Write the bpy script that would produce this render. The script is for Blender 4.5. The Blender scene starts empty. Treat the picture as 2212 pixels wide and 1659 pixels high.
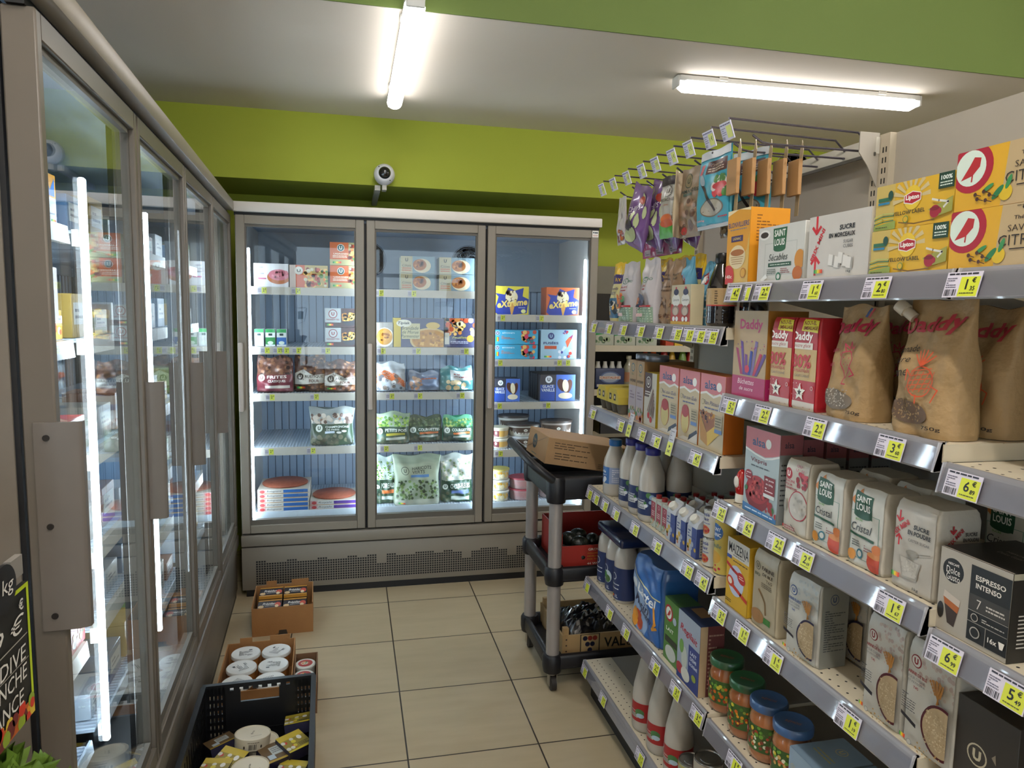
import bpy, bmesh, math, random
from mathutils import Vector, Matrix
from mathutils.geometry import tessellate_polygon
random.seed(7)
PI = math.pi
SC = bpy.context.scene
COL = SC.collection

# ------------------------------------------------------------------ camera
YAW, PITCH, ROLL = 0.22566, 0.10424, 0.01762
cd = bpy.data.cameras.new('camera')
cd.sensor_width = 36.0
cd.lens = 1517.3 / 2212 * 36
cd.clip_start = 0.02
cam = bpy.data.objects.new('camera', cd)
COL.objects.link(cam)
fw = Vector((math.sin(YAW) * math.cos(PITCH), math.cos(YAW) * math.cos(PITCH), -math.sin(PITCH)))
rt = Vector((math.cos(YAW), -math.sin(YAW), 0))
up = rt.cross(fw)
r2 = math.cos(ROLL) * rt + math.sin(ROLL) * up
u2 = -math.sin(ROLL) * rt + math.cos(ROLL) * up
cam.matrix_world = Matrix(((r2.x, u2.x, -fw.x, 0), (r2.y, u2.y, -fw.y, 0), (r2.z, u2.z, -fw.z, 1.5), (0, 0, 0, 1)))
SC.camera = cam

# ------------------------------------------------------------------ world and exposure
SC.view_settings.view_transform = 'Standard'
SC.view_settings.look = 'None'
SC.view_settings.exposure = 0.78
SC.view_settings.gamma = 1.0
SC.view_settings.use_curve_mapping = False
SC.cycles.max_bounces = 9
SC.cycles.diffuse_bounces = 4
SC.cycles.glossy_bounces = 5
SC.cycles.transparent_max_bounces = 24
SC.cycles.use_denoising = True
SC.cycles.sample_clamp_indirect = 6
SC.cycles.caustics_reflective = False
SC.cycles.caustics_refractive = False
W = bpy.data.worlds.new('sky'); SC.world = W
W.use_nodes = True
wn = W.node_tree.nodes
wn['Background'].inputs[0].default_value = (0.75, 0.87, 1.0, 1)
wn['Background'].inputs[1].default_value = 2.4
# lamp strengths (tubes of the ceiling, unseen front tubes added for fill, led strips inside the cabinets)
TUBE, TUBE_FILL, LED = 9.5, 56.0, 26.0

# ------------------------------------------------------------------ materials
def lin(c):
    return tuple((x / 12.92 if x <= 0.04045 else ((x + 0.055) / 1.055) ** 2.4) for x in c)
def hexc(h):
    return lin((int(h[0:2], 16) / 255, int(h[2:4], 16) / 255, int(h[4:6], 16) / 255))
MATS = {}
def M(name, col=(0.8, 0.8, 0.8), rough=0.5, metal=0.0, vary=0.05, scale=30, bump=0.0, bscale=60, spec=0.5, emit=0, coat=0, alpha=1, trans=0):
    if name in MATS: return MATS[name]
    m = bpy.data.materials.new(name); m.use_nodes = True
    nt = m.node_tree; b = nt.nodes['Principled BSDF']
    if isinstance(col, str): col = hexc(col)
    b.inputs['Roughness'].default_value = rough
    b.inputs['Metallic'].default_value = metal
    b.inputs['Specular IOR Level'].default_value = spec
    b.inputs['Coat Weight'].default_value = coat
    b.inputs['Base Color'].default_value = (*col, 1)
    b.inputs['Alpha'].default_value = alpha
    b.inputs['Transmission Weight'].default_value = trans
    if vary or bump:
        tc = nt.nodes.new('ShaderNodeTexCoord')
        no = nt.nodes.new('ShaderNodeTexNoise'); no.inputs['Scale'].default_value = scale
        nt.links.new(tc.outputs['Object'], no.inputs['Vector'])
        if vary:
            mx = nt.nodes.new('ShaderNodeMixRGB')
            mx.inputs[1].default_value = (*[x * (1 - vary) for x in col], 1)
            mx.inputs[2].default_value = (*[min(1, x * (1 + vary)) for x in col], 1)
            nt.links.new(no.outputs['Fac'], mx.inputs[0]); nt.links.new(mx.outputs[0], b.inputs['Base Color'])
        if bump:
            n2 = nt.nodes.new('ShaderNodeTexNoise'); n2.inputs['Scale'].default_value = bscale
            nt.links.new(tc.outputs['Object'], n2.inputs['Vector'])
            bp = nt.nodes.new('ShaderNodeBump'); bp.inputs['Strength'].default_value = bump; bp.inputs['Distance'].default_value = 0.004
            nt.links.new(n2.outputs['Fac'], bp.inputs['Height']); nt.links.new(bp.outputs[0], b.inputs['Normal'])
    if emit:
        b.inputs['Emission Color'].default_value = (*col, 1); b.inputs['Emission Strength'].default_value = emit
    MATS[name] = m
    return m
def P(h, rough=0.42):
    """printed ink / card / film of one colour"""
    return M('print_' + h + ('' if rough == 0.42 else '_%d' % int(rough * 100)), h, rough, vary=0.04, scale=45)
def glass(name, tint=(0.96, 0.985, 0.98), ior=1.55, rough=0.0, gl=(1, 1, 1), boost=0.0):
    if name in MATS: return MATS[name]
    m = bpy.data.materials.new(name); m.use_nodes = True
    nt = m.node_tree; nt.nodes.clear()
    out = nt.nodes.new('ShaderNodeOutputMaterial'); mix = nt.nodes.new('ShaderNodeMixShader')
    tr = nt.nodes.new('ShaderNodeBsdfTransparent'); tr.inputs[0].default_value = (*tint, 1)
    g = nt.nodes.new('ShaderNodeBsdfGlossy'); g.inputs['Roughness'].default_value = rough; g.inputs['Color'].default_value = (*gl, 1)
    fr = nt.nodes.new('ShaderNodeFresnel'); fr.inputs[0].default_value = ior
    ad = nt.nodes.new('ShaderNodeMath'); ad.operation = 'ADD'; ad.inputs[1].default_value = boost; ad.use_clamp = True
    geo = nt.nodes.new('ShaderNodeNewGeometry'); mr = nt.nodes.new('ShaderNodeMapRange')
    mr.inputs['To Min'].default_value = ior; mr.inputs['To Max'].default_value = 1 / ior   # same reflectance on leaving the pane as on entering it
    nt.links.new(geo.outputs['Backfacing'], mr.inputs['Value']); nt.links.new(mr.outputs[0], fr.inputs[0])
    nt.links.new(fr.outputs[0], ad.inputs[0])
    nt.links.new(ad.outputs[0], mix.inputs[0]); nt.links.new(tr.outputs[0], mix.inputs[1]); nt.links.new(g.outputs[0], mix.inputs[2])
    nt.links.new(mix.outputs[0], out.inputs[0])
    MATS[name] = m
    return m
def lamp(name, col, strength):
    m = bpy.data.materials.new(name); m.use_nodes = True
    nt = m.node_tree; nt.nodes.clear()
    out = nt.nodes.new('ShaderNodeOutputMaterial'); e = nt.nodes.new('ShaderNodeEmission')
    e.inputs[0].default_value = (*col, 1); e.inputs[1].default_value = strength
    nt.links.new(e.outputs[0], out.inputs[0]); MATS[name] = m
    return m
TUBE_M = lamp('tube_diffuser_lit', (1.0, 0.965, 0.93), TUBE)
FILL_M = lamp('fill_tube_diffuser', (1.0, 0.96, 0.91), TUBE_FILL)
LED_L = lamp('led_strip_lit_left', (0.74, 0.88, 1.0), LED * 0.9)
LED_M = lamp('led_strip_lit', (0.72, 0.87, 1.0), LED)

# ------------------------------------------------------------------ mesh collector
class G:
    def __init__(s):
        s.v = []; s.f = []; s.m = []; s.mats = []; s.sm = []
    def mi(s, mat):
        if mat not in s.mats: s.mats.append(mat)
        return s.mats.index(mat)
    def add(s, vs, fs, mat, smooth=False, T=None):
        o = len(s.v)
        s.v += [tuple(T @ Vector(p)) for p in vs] if T else [tuple(p) for p in vs]
        k = s.mi(mat)
        for f in fs:
            s.f.append([i + o for i in f]); s.m.append(k); s.sm.append(smooth)
        return s
    def box(s, x0, x1, y0, y1, z0, z1, mat, T=None):
        v = [(x0, y0, z0), (x1, y0, z0), (x1, y1, z0), (x0, y1, z0), (x0, y0, z1), (x1, y0, z1), (x1, y1, z1), (x0, y1, z1)]
        return s.add(v, [(0, 3, 2, 1), (4, 5, 6, 7), (0, 1, 5, 4), (1, 2, 6, 5), (2, 3, 7, 6), (3, 0, 4, 7)], mat, T=T)
    def rbox(s, x0, x1, y0, y1, z0, z1, mat, r=0.004, seg=2, T=None):
        bm = bmesh.new(); bmesh.ops.create_cube(bm, size=1)
        for v in bm.verts:
            v.co = Vector(((x0 + x1) / 2 + v.co.x * (x1 - x0), (y0 + y1) / 2 + v.co.y * (y1 - y0), (z0 + z1) / 2 + v.co.z * (z1 - z0)))
        r = min(r, (x1 - x0) * .45, (y1 - y0) * .45, (z1 - z0) * .45)
        bmesh.ops.bevel(bm, geom=bm.edges[:], offset=r, segments=seg, affect='EDGES', profile=0.5)
        bm.verts.index_update()
        s.add([v.co for v in bm.verts], [[v.index for v in f.verts] for f in bm.faces], mat, True, T)
        bm.free(); return s
    def prism(s, pts, a, b, mat, axis='Y', T=None):
        n = len(pts)
        def q(p, h):
            return {'Y': (p[0], h, p[1]), 'X': (h, p[0], p[1]), 'Z': (p[0], p[1], h)}[axis]
        v = [q(p, a) for p in pts] + [q(p, b) for p in pts]
        fs = [[i, (i + 1) % n, n + (i + 1) % n, n + i] for i in range(n)]
        tri = tessellate_polygon([[Vector((p[0], p[1], 0)) for p in pts]])
        fs += [list(t) for t in tri] + [[n + i for i in t] for t in tri]
        return s.add(v, fs, mat, T=T)
    def tube(s, pts, r, mat, n=8, T=None, cap=True):
        pts = [Vector(p) for p in pts]; vs = []; fs = []
        prev = None
        for i, p in enumerate(pts):
            d = (pts[min(i + 1, len(pts) - 1)] - pts[max(i - 1, 0)]).normalized()
            if prev is None:
                a = d.cross(Vector((0, 0, 1)))
                if a.length < 1e-3: a = d.cross(Vector((0, 1, 0)))
            else:
                a = prev - d * prev.dot(d)
            a.normalize(); prev = a; b = d.cross(a)
            for k in range(n):
                t = 2 * PI * k / n
                vs.append(p + a * math.cos(t) * r + b * math.sin(t) * r)
        for i in range(len(pts) - 1):
            for k in range(n):
                fs.append((i * n + k, i * n + (k + 1) % n, (i + 1) * n + (k + 1) % n, (i + 1) * n + k))
        if cap:
            fs.append(tuple(range(n - 1, -1, -1))); fs.append(tuple(range((len(pts) - 1) * n, len(pts) * n)))
        return s.add(vs, fs, mat, True, T)
    def lathe(s, prof, mat, n=28, c=(0, 0), sx=1, sy=1, T=None, cap=True):
        vs = []; fs = []
        for r, z in prof:
            for k in range(n):
                t = 2 * PI * k / n
                vs.append((c[0] + r * sx * math.cos(t), c[1] + r * sy * math.sin(t), z))
        for i in range(len(prof) - 1):
            for k in range(n):
                fs.append((i * n + k, i * n + (k + 1) % n, (i + 1) * n + (k + 1) % n, (i + 1) * n + k))
        if cap:
            fs.append(tuple(range(n - 1, -1, -1))); fs.append(tuple(range((len(prof) - 1) * n, len(prof) * n)))
        return s.add(vs, fs, mat, True, T)
    def ball(s, c, r, mat, n=12, sq=(1, 1, 1), T=None):
        vs = []; fs = []
        m = n // 2
        for i in range(m + 1):
            p = PI * i / m
            for k in range(n):
                t = 2 * PI * k / n
                vs.append((c[0] + r * sq[0] * math.sin(p) * math.cos(t), c[1] + r * sq[1] * math.sin(p) * math.sin(t), c[2] - r * sq[2] * math.cos(p)))
        for i in range(m):
            for k in range(n):
                fs.append((i * n + k, i * n + (k + 1) % n, (i + 1) * n + (k + 1) % n, (i + 1) * n + k))
        return s.add(vs, fs, mat, True, T)
    def build(s, name, parent=None, loc=None, rz=0, rot=None):
        me = bpy.data.meshes.new(name)
        me.from_pydata(s.v, [], s.f)
        for m in s.mats: me.materials.append(m)
        me.polygons.foreach_set('material_index', s.m)
        me.polygons.foreach_set('use_smooth', s.sm)
        me.update()
        if any(s.sm): me.set_sharp_from_angle(angle=math.radians(42))
        o = bpy.data.objects.new(name, me); COL.objects.link(o)
        if loc is not None: o.location = loc
        if rot is not None: o.rotation_euler = rot
        elif rz: o.rotation_euler = (0, 0, rz)
        if parent is not None: o.parent = parent
        return o
USED = set()
def tag(o, label, cat, group=None, kind=None):
    if label in USED and not group: print('DUPLICATE LABEL', label)
    USED.add(label)
    o['label'] = label; o['category'] = cat
    if group: o['group'] = group
    if kind: o['kind'] = kind
    return o
LIFT = {'egg_carton', 'milk_six_pack', 'preserve_jar', 'sweetener_dispenser', 'wooden_crate', 'avocado_box', 'cream_tub', 'coffee_capsule_box'}
def empty(name, loc, rz=0, label=None, cat=None, group=None, rot=None):
    o = bpy.data.objects.new(name, None); COL.objects.link(o)
    if name in LIFT: loc = (loc[0], loc[1], loc[2] + .0009)
    o.location = loc; o.rotation_euler = rot if rot else (0, 0, rz); o.empty_display_size = 0.05
    if label: tag(o, label, cat, group)
    return o
def struct(g, name, **k):
    o = g.build(name, **k); o['kind'] = 'structure'; return o

# ------------------------------------------------------------------ printing on surfaces
_GL = {}
def glyphs(txt, bold, shear=0.0):
    k = (txt, bold, shear)
    if k in _GL: return _GL[k]
    cu = bpy.data.curves.new('t', 'FONT'); cu.body = txt; cu.size = 1; cu.resolution_u = 2
    cu.offset = bold; cu.shear = shear
    o = bpy.data.objects.new('t', cu)
    me = o.to_mesh()
    vs = [(v.co.x, v.co.y) for v in me.vertices]
    tris = []
    me.calc_loop_triangles()
    for t in me.loop_triangles: tris.append(tuple(t.vertices))
    o.to_mesh_clear(); bpy.data.objects.remove(o); bpy.data.curves.remove(cu)
    if not vs: vs = [(0, 0), (1, 0), (0, 1)]
    x0 = min(v[0] for v in vs); x1 = max(v[0] for v in vs); y0 = min(v[1] for v in vs); y1 = max(v[1] for v in vs)
    _GL[k] = (vs, tris, x0, x1, y0, y1)
    return _GL[k]
class Ink:
    """draws flat shapes on a surface S(u,v,d); u 0..1 left to right, v 0..1 bottom to top"""
    def __init__(s, g, S, w, h, cell=None):
        s.g = g; s.S = S; s.w = w; s.h = h; s.d = 0.0004; s.cell = cell; s.rough = 0.42; s.mg = 0.0
    def tris(s, vs, tris, col, clip=True):
        mat = P(col, s.rough) if isinstance(col, str) else col
        s.d += 0.00015 if s.cell else 0.00009
        pts = [(a * s.w, b * s.h) for a, b in vs]
        tl = list(tris)
        if clip and any(q[0] < s.mg or q[0] > s.w - s.mg or q[1] < 0 or q[1] > s.h for q in pts): pts, tl = s.cut(pts, tl)
        if not tl: return
        if s.cell:
            out = []; cache = {}; st = tl
            while st:
                a, b, c = st.pop()
                L = sorted(((math.dist(pts[a], pts[b]), a, b, c), (math.dist(pts[b], pts[c]), b, c, a), (math.dist(pts[c], pts[a]), c, a, b)))
                l, i, j, k = L[2]
                if l > s.cell and len(pts) < 60000:
                    key = (min(i, j), max(i, j))
                    if key not in cache:
                        cache[key] = len(pts); pts.append(((pts[i][0] + pts[j][0]) / 2, (pts[i][1] + pts[j][1]) / 2))
                    n = cache[key]
                    st.append((i, n, k)); st.append((n, j, k))
                else: out.append((a, b, c))
            tl = out
        if clip:
            tl = [t for t in tl if not (all(pts[i][0] < 0 for i in t) or all(pts[i][0] > s.w for i in t) or all(pts[i][1] < 0 for i in t) or all(pts[i][1] > s.h for i in t))]
            pts = [(min(max(p[0], 0), s.w), min(max(p[1], 0), s.h)) for p in pts]
        s.g.add([s.S(p[0], p[1], s.d) for p in pts], tl, mat)
    def cut(s, pts, tl):
        """trim triangles to the printed face"""
        def side(P_, ax, lim, sg):
            out = []
            for i in range(len(P_)):
                a, b = P_[i - 1], P_[i]; ia = sg * (a[ax] - lim) <= 0; ib = sg * (b[ax] - lim) <= 0
                if ia != ib:
                    t = (lim - a[ax]) / (b[ax] - a[ax]); out.append((a[0] + (b[0] - a[0]) * t, a[1] + (b[1] - a[1]) * t))
                if ib: out.append(b)
            return out
        np_, nt = [], []
        for t in tl:
            q = [pts[i] for i in t]
            for ax, lim, sg in ((0, s.mg, -1), (0, s.w - s.mg, 1), (1, 0, -1), (1, s.h, 1)):
                if q: q = side(q, ax, lim, sg)
            if len(q) >= 3:
                o = len(np_); np_ += q
                nt += [(o, o + k, o + k + 1) for k in range(1, len(q) - 1)]
        return np_, nt
    def poly(s, pts, col):
        tr = tessellate_polygon([[Vector((p[0] * s.w, p[1] * s.h, 0)) for p in pts]])
        s.tris(pts, [tuple(t) for t in tr], col)
    def rect(s, u0, v0, u1, v1, col):
        s.tris([(u0, v0), (u1, v0), (u1, v1), (u0, v1)], [(0, 1, 2), (0, 2, 3)], col)
    def ell(s, cu, cv, ru, rv, col, n=20, a0=0, rot=0):
        """ru in fractions of width; rv in fractions of height (None: round)"""
        if rv is None: rv = ru * s.w / s.h
        pts = []
        for k in range(n):
            t = 2 * PI * k / n
            x, y = ru * s.w * math.cos(t), rv * s.h * math.sin(t)
            if rot: x, y = x * math.cos(rot) - y * math.sin(rot), x * math.sin(rot) + y * math.cos(rot)
            pts.append((cu + x / s.w, cv + y / s.h))
        s.tris(pts + [(cu, cv)], [(k, (k + 1) % n, n) for k in range(n)], col)
    def ring(s, cu, cv, ru, col, inner, wd=0.2, rv=None):
        s.ell(cu, cv, ru, rv, col)
        s.ell(cu, cv, ru * (1 - wd), None if rv is None else rv * (1 - wd), inner)
    def line(s, pts, wd, col):
        """stroke of width wd (fraction of width)"""
        W_ = wd * s.w / 2
        vs = []; tr = []
        for i in range(len(pts) - 1):
            ax, ay = pts[i][0] * s.w, pts[i][1] * s.h; bx, by = pts[i + 1][0] * s.w, pts[i + 1][1] * s.h
            l = math.hypot(bx - ax, by - ay) or 1e-6; dx, dy = (bx - ax) / l, (by - ay) / l
            ax -= dx * W_ * .5; ay -= dy * W_ * .5; bx += dx * W_ * .5; by += dy * W_ * .5
            o = len(vs)
            vs += [((ax - dy * W_) / s.w, (ay + dx * W_) / s.h), ((ax + dy * W_) / s.w, (ay - dx * W_) / s.h), ((bx + dy * W_) / s.w, (by - dx * W_) / s.h), ((bx - dy * W_) / s.w, (by + dx * W_) / s.h)]
            tr += [(o, o + 1, o + 2), (o, o + 2, o + 3)]
        s.tris(vs, tr, col)
    def text(s, txt, cu, cv, tw, th, col, bold=0.02, shear=0.0, rot=0.0):
        vs, tr, x0, x1, y0, y1 = glyphs(txt, bold, shear)
        if tw is None: tw = th * s.h * (x1 - x0) / (y1 - y0) / s.w   # natural proportions
        out = []
        for x, y in vs:
            a = ((x - x0) / (x1 - x0) - .5) * tw * s.w; b = ((y - y0) / (y1 - y0) - .5) * th * s.h
            if rot: a, b = a * math.cos(rot) - b * math.sin(rot), a * math.sin(rot) + b * math.cos(rot)
            out.append((cu + a / s.w, cv + b / s.h))
        s.tris(out, tr, col)
    def lines(s, u0, u1, v0, v1, n, col, fill=0.45):
        """small print: n thin uneven bars"""
        vs = []; tr = []
        rr = random.Random(int(u0 * 1000 + v0 * 777 + n))
        for i in range(n):
            b = v0 + (v1 - v0) * (i + .25) / n; t = b + (v1 - v0) / n * fill
            x = u0
            while x < u1 - 0.01:
                l = (u1 - u0) * rr.uniform(.08, .24); e = min(x + l, u1)
                o = len(vs); vs += [(x, b), (e, b), (e, t), (x, t)]; tr += [(o, o + 1, o + 2), (o, o + 2, o + 3)]
                x = e + (u1 - u0) * .03
                if rr.random() < .12 and i > 0: break
        s.tris(vs, tr, col)
    def bars(s, u0, u1, v0, v1, n, col):
        vs = []; tr = []; rr = random.Random(n)
        for i in range(n):
            a = u0 + (u1 - u0) * i / n; b = a + (u1 - u0) / n * rr.choice((.3, .5, .7))
            o = len(vs); vs += [(a, v0), (b, v0), (b, v1), (a, v1)]; tr += [(o, o + 1, o + 2), (o, o + 2, o + 3)]
        s.tris(vs, tr, col)
    def blobs(s, u0, u1, v0, v1, n, ru, cols, seed=1, rv=None, el=1.0):
        rr = random.Random(seed)
        by = {}
        for i in range(n):
            c = rr.choice(cols); by.setdefault(c, []).append((rr.uniform(u0, u1), rr.uniform(v0, v1), rr.uniform(.6, 1.2) * ru, rr.uniform(0, PI)))
        for c, L in by.items():
            vs = []; tr = []
            for cu, cv, r, a in L:
                o = len(vs)
                for k in range(9):
                    t = 2 * PI * k / 9; x = r * s.w * math.cos(t); y = r * s.w * el * math.sin(t)
                    x, y = x * math.cos(a) - y * math.sin(a), x * math.sin(a) + y * math.cos(a)
                    vs.append((cu + x / s.w, cv + y / s.h))
                tr += [(o, o + k, o + k + 1) for k in range(1, 8)]
            s.tris(vs, tr, c)
    def ulogo(s, cu, cv, r, ring='FFFFFF', ink='1E2C38', fill=None):
        s.ell(cu, cv, r, None, ring)
        if fill: s.ell(cu, cv, r * .86, None, fill)
        k = s.w / s.h
        s.text('U', cu, cv, r * .85, r * 1.0 * k, ink, 0.05)
    def nutri(s, u0, v0, w, h, gap=True):
        for i, c in enumerate(('1E8F4E', '8BC34A', 'F3D43A', 'F08A2C', 'E0452F')):
            s.rect(u0 + w * i / 5, v0, u0 + w * (i + .95) / 5, v0 + h, c)
def boxS(w, d):
    return {'F': lambda u, v, e: (u - w / 2, -d / 2 - e, v), 'R': lambda u, v, e: (w / 2 + e, u - d / 2, v), 'L': lambda u, v, e: (-w / 2 - e, d / 2 - u, v)}
def interp(tab, v):
    for i in range(len(tab) - 1):
        a, b = tab[i], tab[i + 1]
        if v <= b[0]:
            t = (v - a[0]) / max(1e-6, b[0] - a[0]); t = t * t * (3 - 2 * t)
            return [a[k] + (b[k] - a[k]) * t for k in range(1, len(a))]
    return list(tab[-1][1:])
def finish(g, name, label, cat, loc, rz, group, rot=None):
    loc = (loc[0], loc[1], loc[2] + .0009)
    o = g.build(name, loc=loc, rz=rz, rot=rot); tag(o, label, cat, group); return o
def pbox(name, label, cat, w, d, h, base, decor, loc, rz=0, group=None, rot=None, side=None, top=None, left=None, r=0.0015, rough=.42):
    g = G(); m = P(base, rough) if isinstance(base, str) else base
    g.rbox(-w / 2, w / 2, -d / 2, d / 2, 0, h, m, r, 1)
    S = boxS(w, d)
    if decor: decor(Ink(g, S['F'], w, h))
    if side: side(Ink(g, S['R'], d, h))
    if left: left(Ink(g, S['L'], d, h))
    if top: top(Ink(g, lambda u, v, e: (u - w / 2, v - d / 2, h + e), w, d))
    return finish(g, name, label, cat, loc, rz, group, rot)
PROF = {
    'brick': [(0, .94, .97), (.03, 1, 1), (.86, 1, 1), (.95, .93, .97), (1, .80, .93)],
    'flour': [(0, .95, .98), (.03, 1, 1), (.80, 1, 1), (.93, .75, .98), (1, .5, .97)],
    'stand': [(0, .95, .98), (.04, 1, 1), (.45, .92, .95), (.75, .5, .93), (.93, .14, 1), (1, .06, 1)],
    'pouch': [(0, .95, .97), (.05, 1, 1), (.55, .8, .95), (.8, .4, 1.0), (.9, .2, 1.02), (1, .05, 1.05)],
    'pillow': [(0, .04, 1.0), (.06, .2, .98), (.25, .85, .93), (.5, 1, .9), (.75, .85, .93), (.94, .2, .98), (1, .04, 1.0)],
    'sag': [(0, .35, .97), (.05, .7, 1), (.35, 1, 1), (.62, .75, .96), (.8, .3, .97), (.92, .12, .94), (1, .04, .9)],
    'hang': [(0, .08, .95), (.08, .45, 1), (.35, 1, 1), (.65, .7, .95), (.88, .15, .92), (1, .03, .9)],
}
def bagmesh(w, d, h, base, prof, p=4, wr=0.002, seed=0, n=28, rings=24, lean=0.0, rough=.42):
    tab = PROF[prof]
    rr = random.Random(seed); ph = [rr.uniform(0, 6.3) for _ in range(8)]; fr = [rr.uniform(3, 8) for _ in range(8)]
    def wob(x, v):
        a = x / w; b = v / h
        return wr * (math.sin(fr[0] * a + fr[1] * b * 2 + ph[0]) + .6 * math.sin(fr[2] * 2.2 * a - fr[3] * 2 * b + ph[1]) + .45 * math.sin(fr[4] * 3 * b + fr[5] * 3 * a + ph[2]))
    def S(u, v, e):
        T, Wd = interp(tab, v / h)
        x = (u - w / 2) * Wd; q = min(1, abs(2 * (u - w / 2) / w))
        y = -(T * d / 2) * max(0, 1 - q ** p) ** (1 / p) - wob(u - w / 2, v) * (1 - q ** 4) * min(1, 4 * T) - e
        return (x, y + lean * v / h, v + 0.35 * wr * math.sin(9 * (u / w) + ph[3]) * (v / h) ** 4 * 3)
    g = G(); m = P(base, rough) if isinstance(base, str) else base
    # front sheet sampled evenly across, denser towards the rims, then mirrored for the back
    m_ = 12 if w < .13 and h < .17 and p < 5 else 18
    us = sorted(set([0, .003, .009, .018, .03, .045, .955, .97, .982, .991, .997, 1] + [.08 + .84 * k / m_ for k in range(m_ + 1)]))
    rows = sorted(set([round(q, 4) for q in [k / rings for k in range(rings + 1)] + [t[0] for t in tab]]))
    vs = []; fs = []; n = 2 * len(us) - 2
    for b in rows:
        v = h * b
        for a in us: vs.append(S(a * w, v, 0))
        for a in us[-2:0:-1]:
            q = S(a * w, v, 0); vs.append((q[0], 2 * lean * v / h - q[1], q[2]))
    for i in range(len(rows) - 1):
        for k in range(n):
            fs.append((i * n + k, i * n + (k + 1) % n, (i + 1) * n + (k + 1) % n, (i + 1) * n + k))
    fs.append(tuple(range(n - 1, -1, -1))); fs.append(tuple(range((len(rows) - 1) * n, len(rows) * n)))
    g.add(vs, fs, m, True)
    return g, S
def pbag(name, label, cat, w, d, h, base, prof, decor, loc, rz=0, group=None, p=4, wr=0.002, seed=0, rot=None, cell=0.012, rough=.35, lean=0.0, side=None, e0=0.0012):
    g, S = bagmesh(w, d, h, base, prof, p, wr, seed, n=40 if p > 5 else 28, lean=lean, rough=rough)
    if decor:
        k = Ink(g, S, w, h, cell); k.d = e0; k.mg = w * (.05 if p > 5 else .025); k.rough = rough; decor(k)
    if side:
        k = Ink(g, lambda u, v, e: (w / 2 + e, (u - d / 2) * .9, v), d, h); k.d = 0.0012; side(k)
    return finish(g, name, label, cat, loc, rz, group, rot)
def cylS(rad, z0=0, sx=1, sy=1):
    """front of a round body facing -Y; u=0..circumference centred on the front"""
    def S(u, v, e, rad=rad):
        R = rad(v + z0) if callable(rad) else rad
        L = 2 * PI * (rad(z0) if callable(rad) else rad)
        a = (u - L / 2) / L * 2 * PI
        return ((R * sx + e) * math.sin(a), -(R * sy + e) * math.cos(a), v + z0)
    return S
def rprof(tab):
    def f(z):
        for i in range(len(tab) - 1):
            if z <= tab[i + 1][1]:
                a, b = tab[i], tab[i + 1]; t = (z - a[1]) / max(1e-9, b[1] - a[1]); return a[0] + (b[0] - a[0]) * t
        return tab[-1][0]
    return f
# ================================================================== the room
cream = M('ceiling_paint', 'D9D0C4', .8, vary=.03, scale=3, bump=.05, bscale=250)
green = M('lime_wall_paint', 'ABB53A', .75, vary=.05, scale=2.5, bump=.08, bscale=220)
green_shaded = M('shaded_wall_paint', '66793A', .75, vary=.05, scale=2.5, bump=.08, bscale=220)  # fascia green, darkened in colour for the missing direct tube light
def floor_mat():
    m = bpy.data.materials.new('floor_tiles'); m.use_nodes = True
    nt = m.node_tree; b = nt.nodes['Principled BSDF']; b.inputs['Roughness'].default_value = .38
    tc = nt.nodes.new('ShaderNodeTexCoord'); mp = nt.nodes.new('ShaderNodeMapping')
    mp.inputs['Location'].default_value = (-(0.176 - 0.452 * 20), -(0.0606 - 0.432 * 20), 0)
    br = nt.nodes.new('ShaderNodeTexBrick'); br.offset = 0; br.squash = 1
    br.inputs['Scale'].default_value = 1; br.inputs['Mortar Size'].default_value = .003
    br.inputs['Brick Width'].default_value = .452; br.inputs['Row Height'].default_value = .432
    br.inputs['Mortar Smooth'].default_value = .2
    br.inputs['Color1'].default_value = (*hexc('B8A88A'), 1); br.inputs['Color2'].default_value = (*hexc('B1A183'), 1)
    br.inputs['Mortar'].default_value = (*hexc('2E261D'), 1)
    no = nt.nodes.new('ShaderNodeTexNoise'); no.inputs['Scale'].default_value = 3.5; no.inputs['Detail'].default_value = 6
    mp2 = nt.nodes.new('ShaderNodeMapping'); mp2.inputs['Scale'].default_value = (1, 5, 1)
    mx = nt.nodes.new('ShaderNodeMixRGB'); mx.blend_type = 'MULTIPLY'; mx.inputs[0].default_value = .35
    rp = nt.nodes.new('ShaderNodeValToRGB'); rp.color_ramp.elements[0].color = (.72, .7, .66, 1); rp.color_ramp.elements[0].position = .3
    rp.color_ramp.elements[1].color = (1, 1, 1, 1); rp.color_ramp.elements[1].position = .65
    L = nt.links.new
    L(tc.outputs['Object'], mp.inputs[0]); L(mp.outputs[0], br.inputs[0]); L(tc.outputs['Object'], mp2.inputs[0]); L(mp2.outputs[0], no.inputs[0])
    L(no.outputs['Fac'], rp.inputs[0]); L(br.outputs['Color'], mx.inputs[1]); L(rp.outputs[0], mx.inputs[2]); L(mx.outputs[0], b.inputs['Base Color'])
    bp = nt.nodes.new('ShaderNodeBump'); bp.inputs['Strength'].default_value = .4; bp.inputs['Distance'].default_value = .003; bp.invert = True
    L(br.outputs['Fac'], bp.inputs['Height']); L(bp.outputs[0], b.inputs['Normal'])
    return m
XL, XR, YB, YF = -1.45, 3.9, 4.46, -4.2
struct(G().box(XL, XR, YF, YB + .1, -.1, 0, floor_mat()), 'floor')
g = G(); g.box(XL, XR, 2.5, YB + .1, 2.5, 2.62, cream); struct(g, 'ceiling')
struct(G().box(XL, XR, YF, 2.5, 3.1, 3.2, cream), 'ceiling_front')
struct(G().box(XL, XR, 2.5, 2.56, 2.62, 3.2, green_shaded).box(XL, XR, 2.496, 2.502, 2.5, 3.1, green_shaded), 'trim_1')
struct(G().box(XL, XR, 3.9, YB, 2.15, 2.5, green), 'trim_2')
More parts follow.
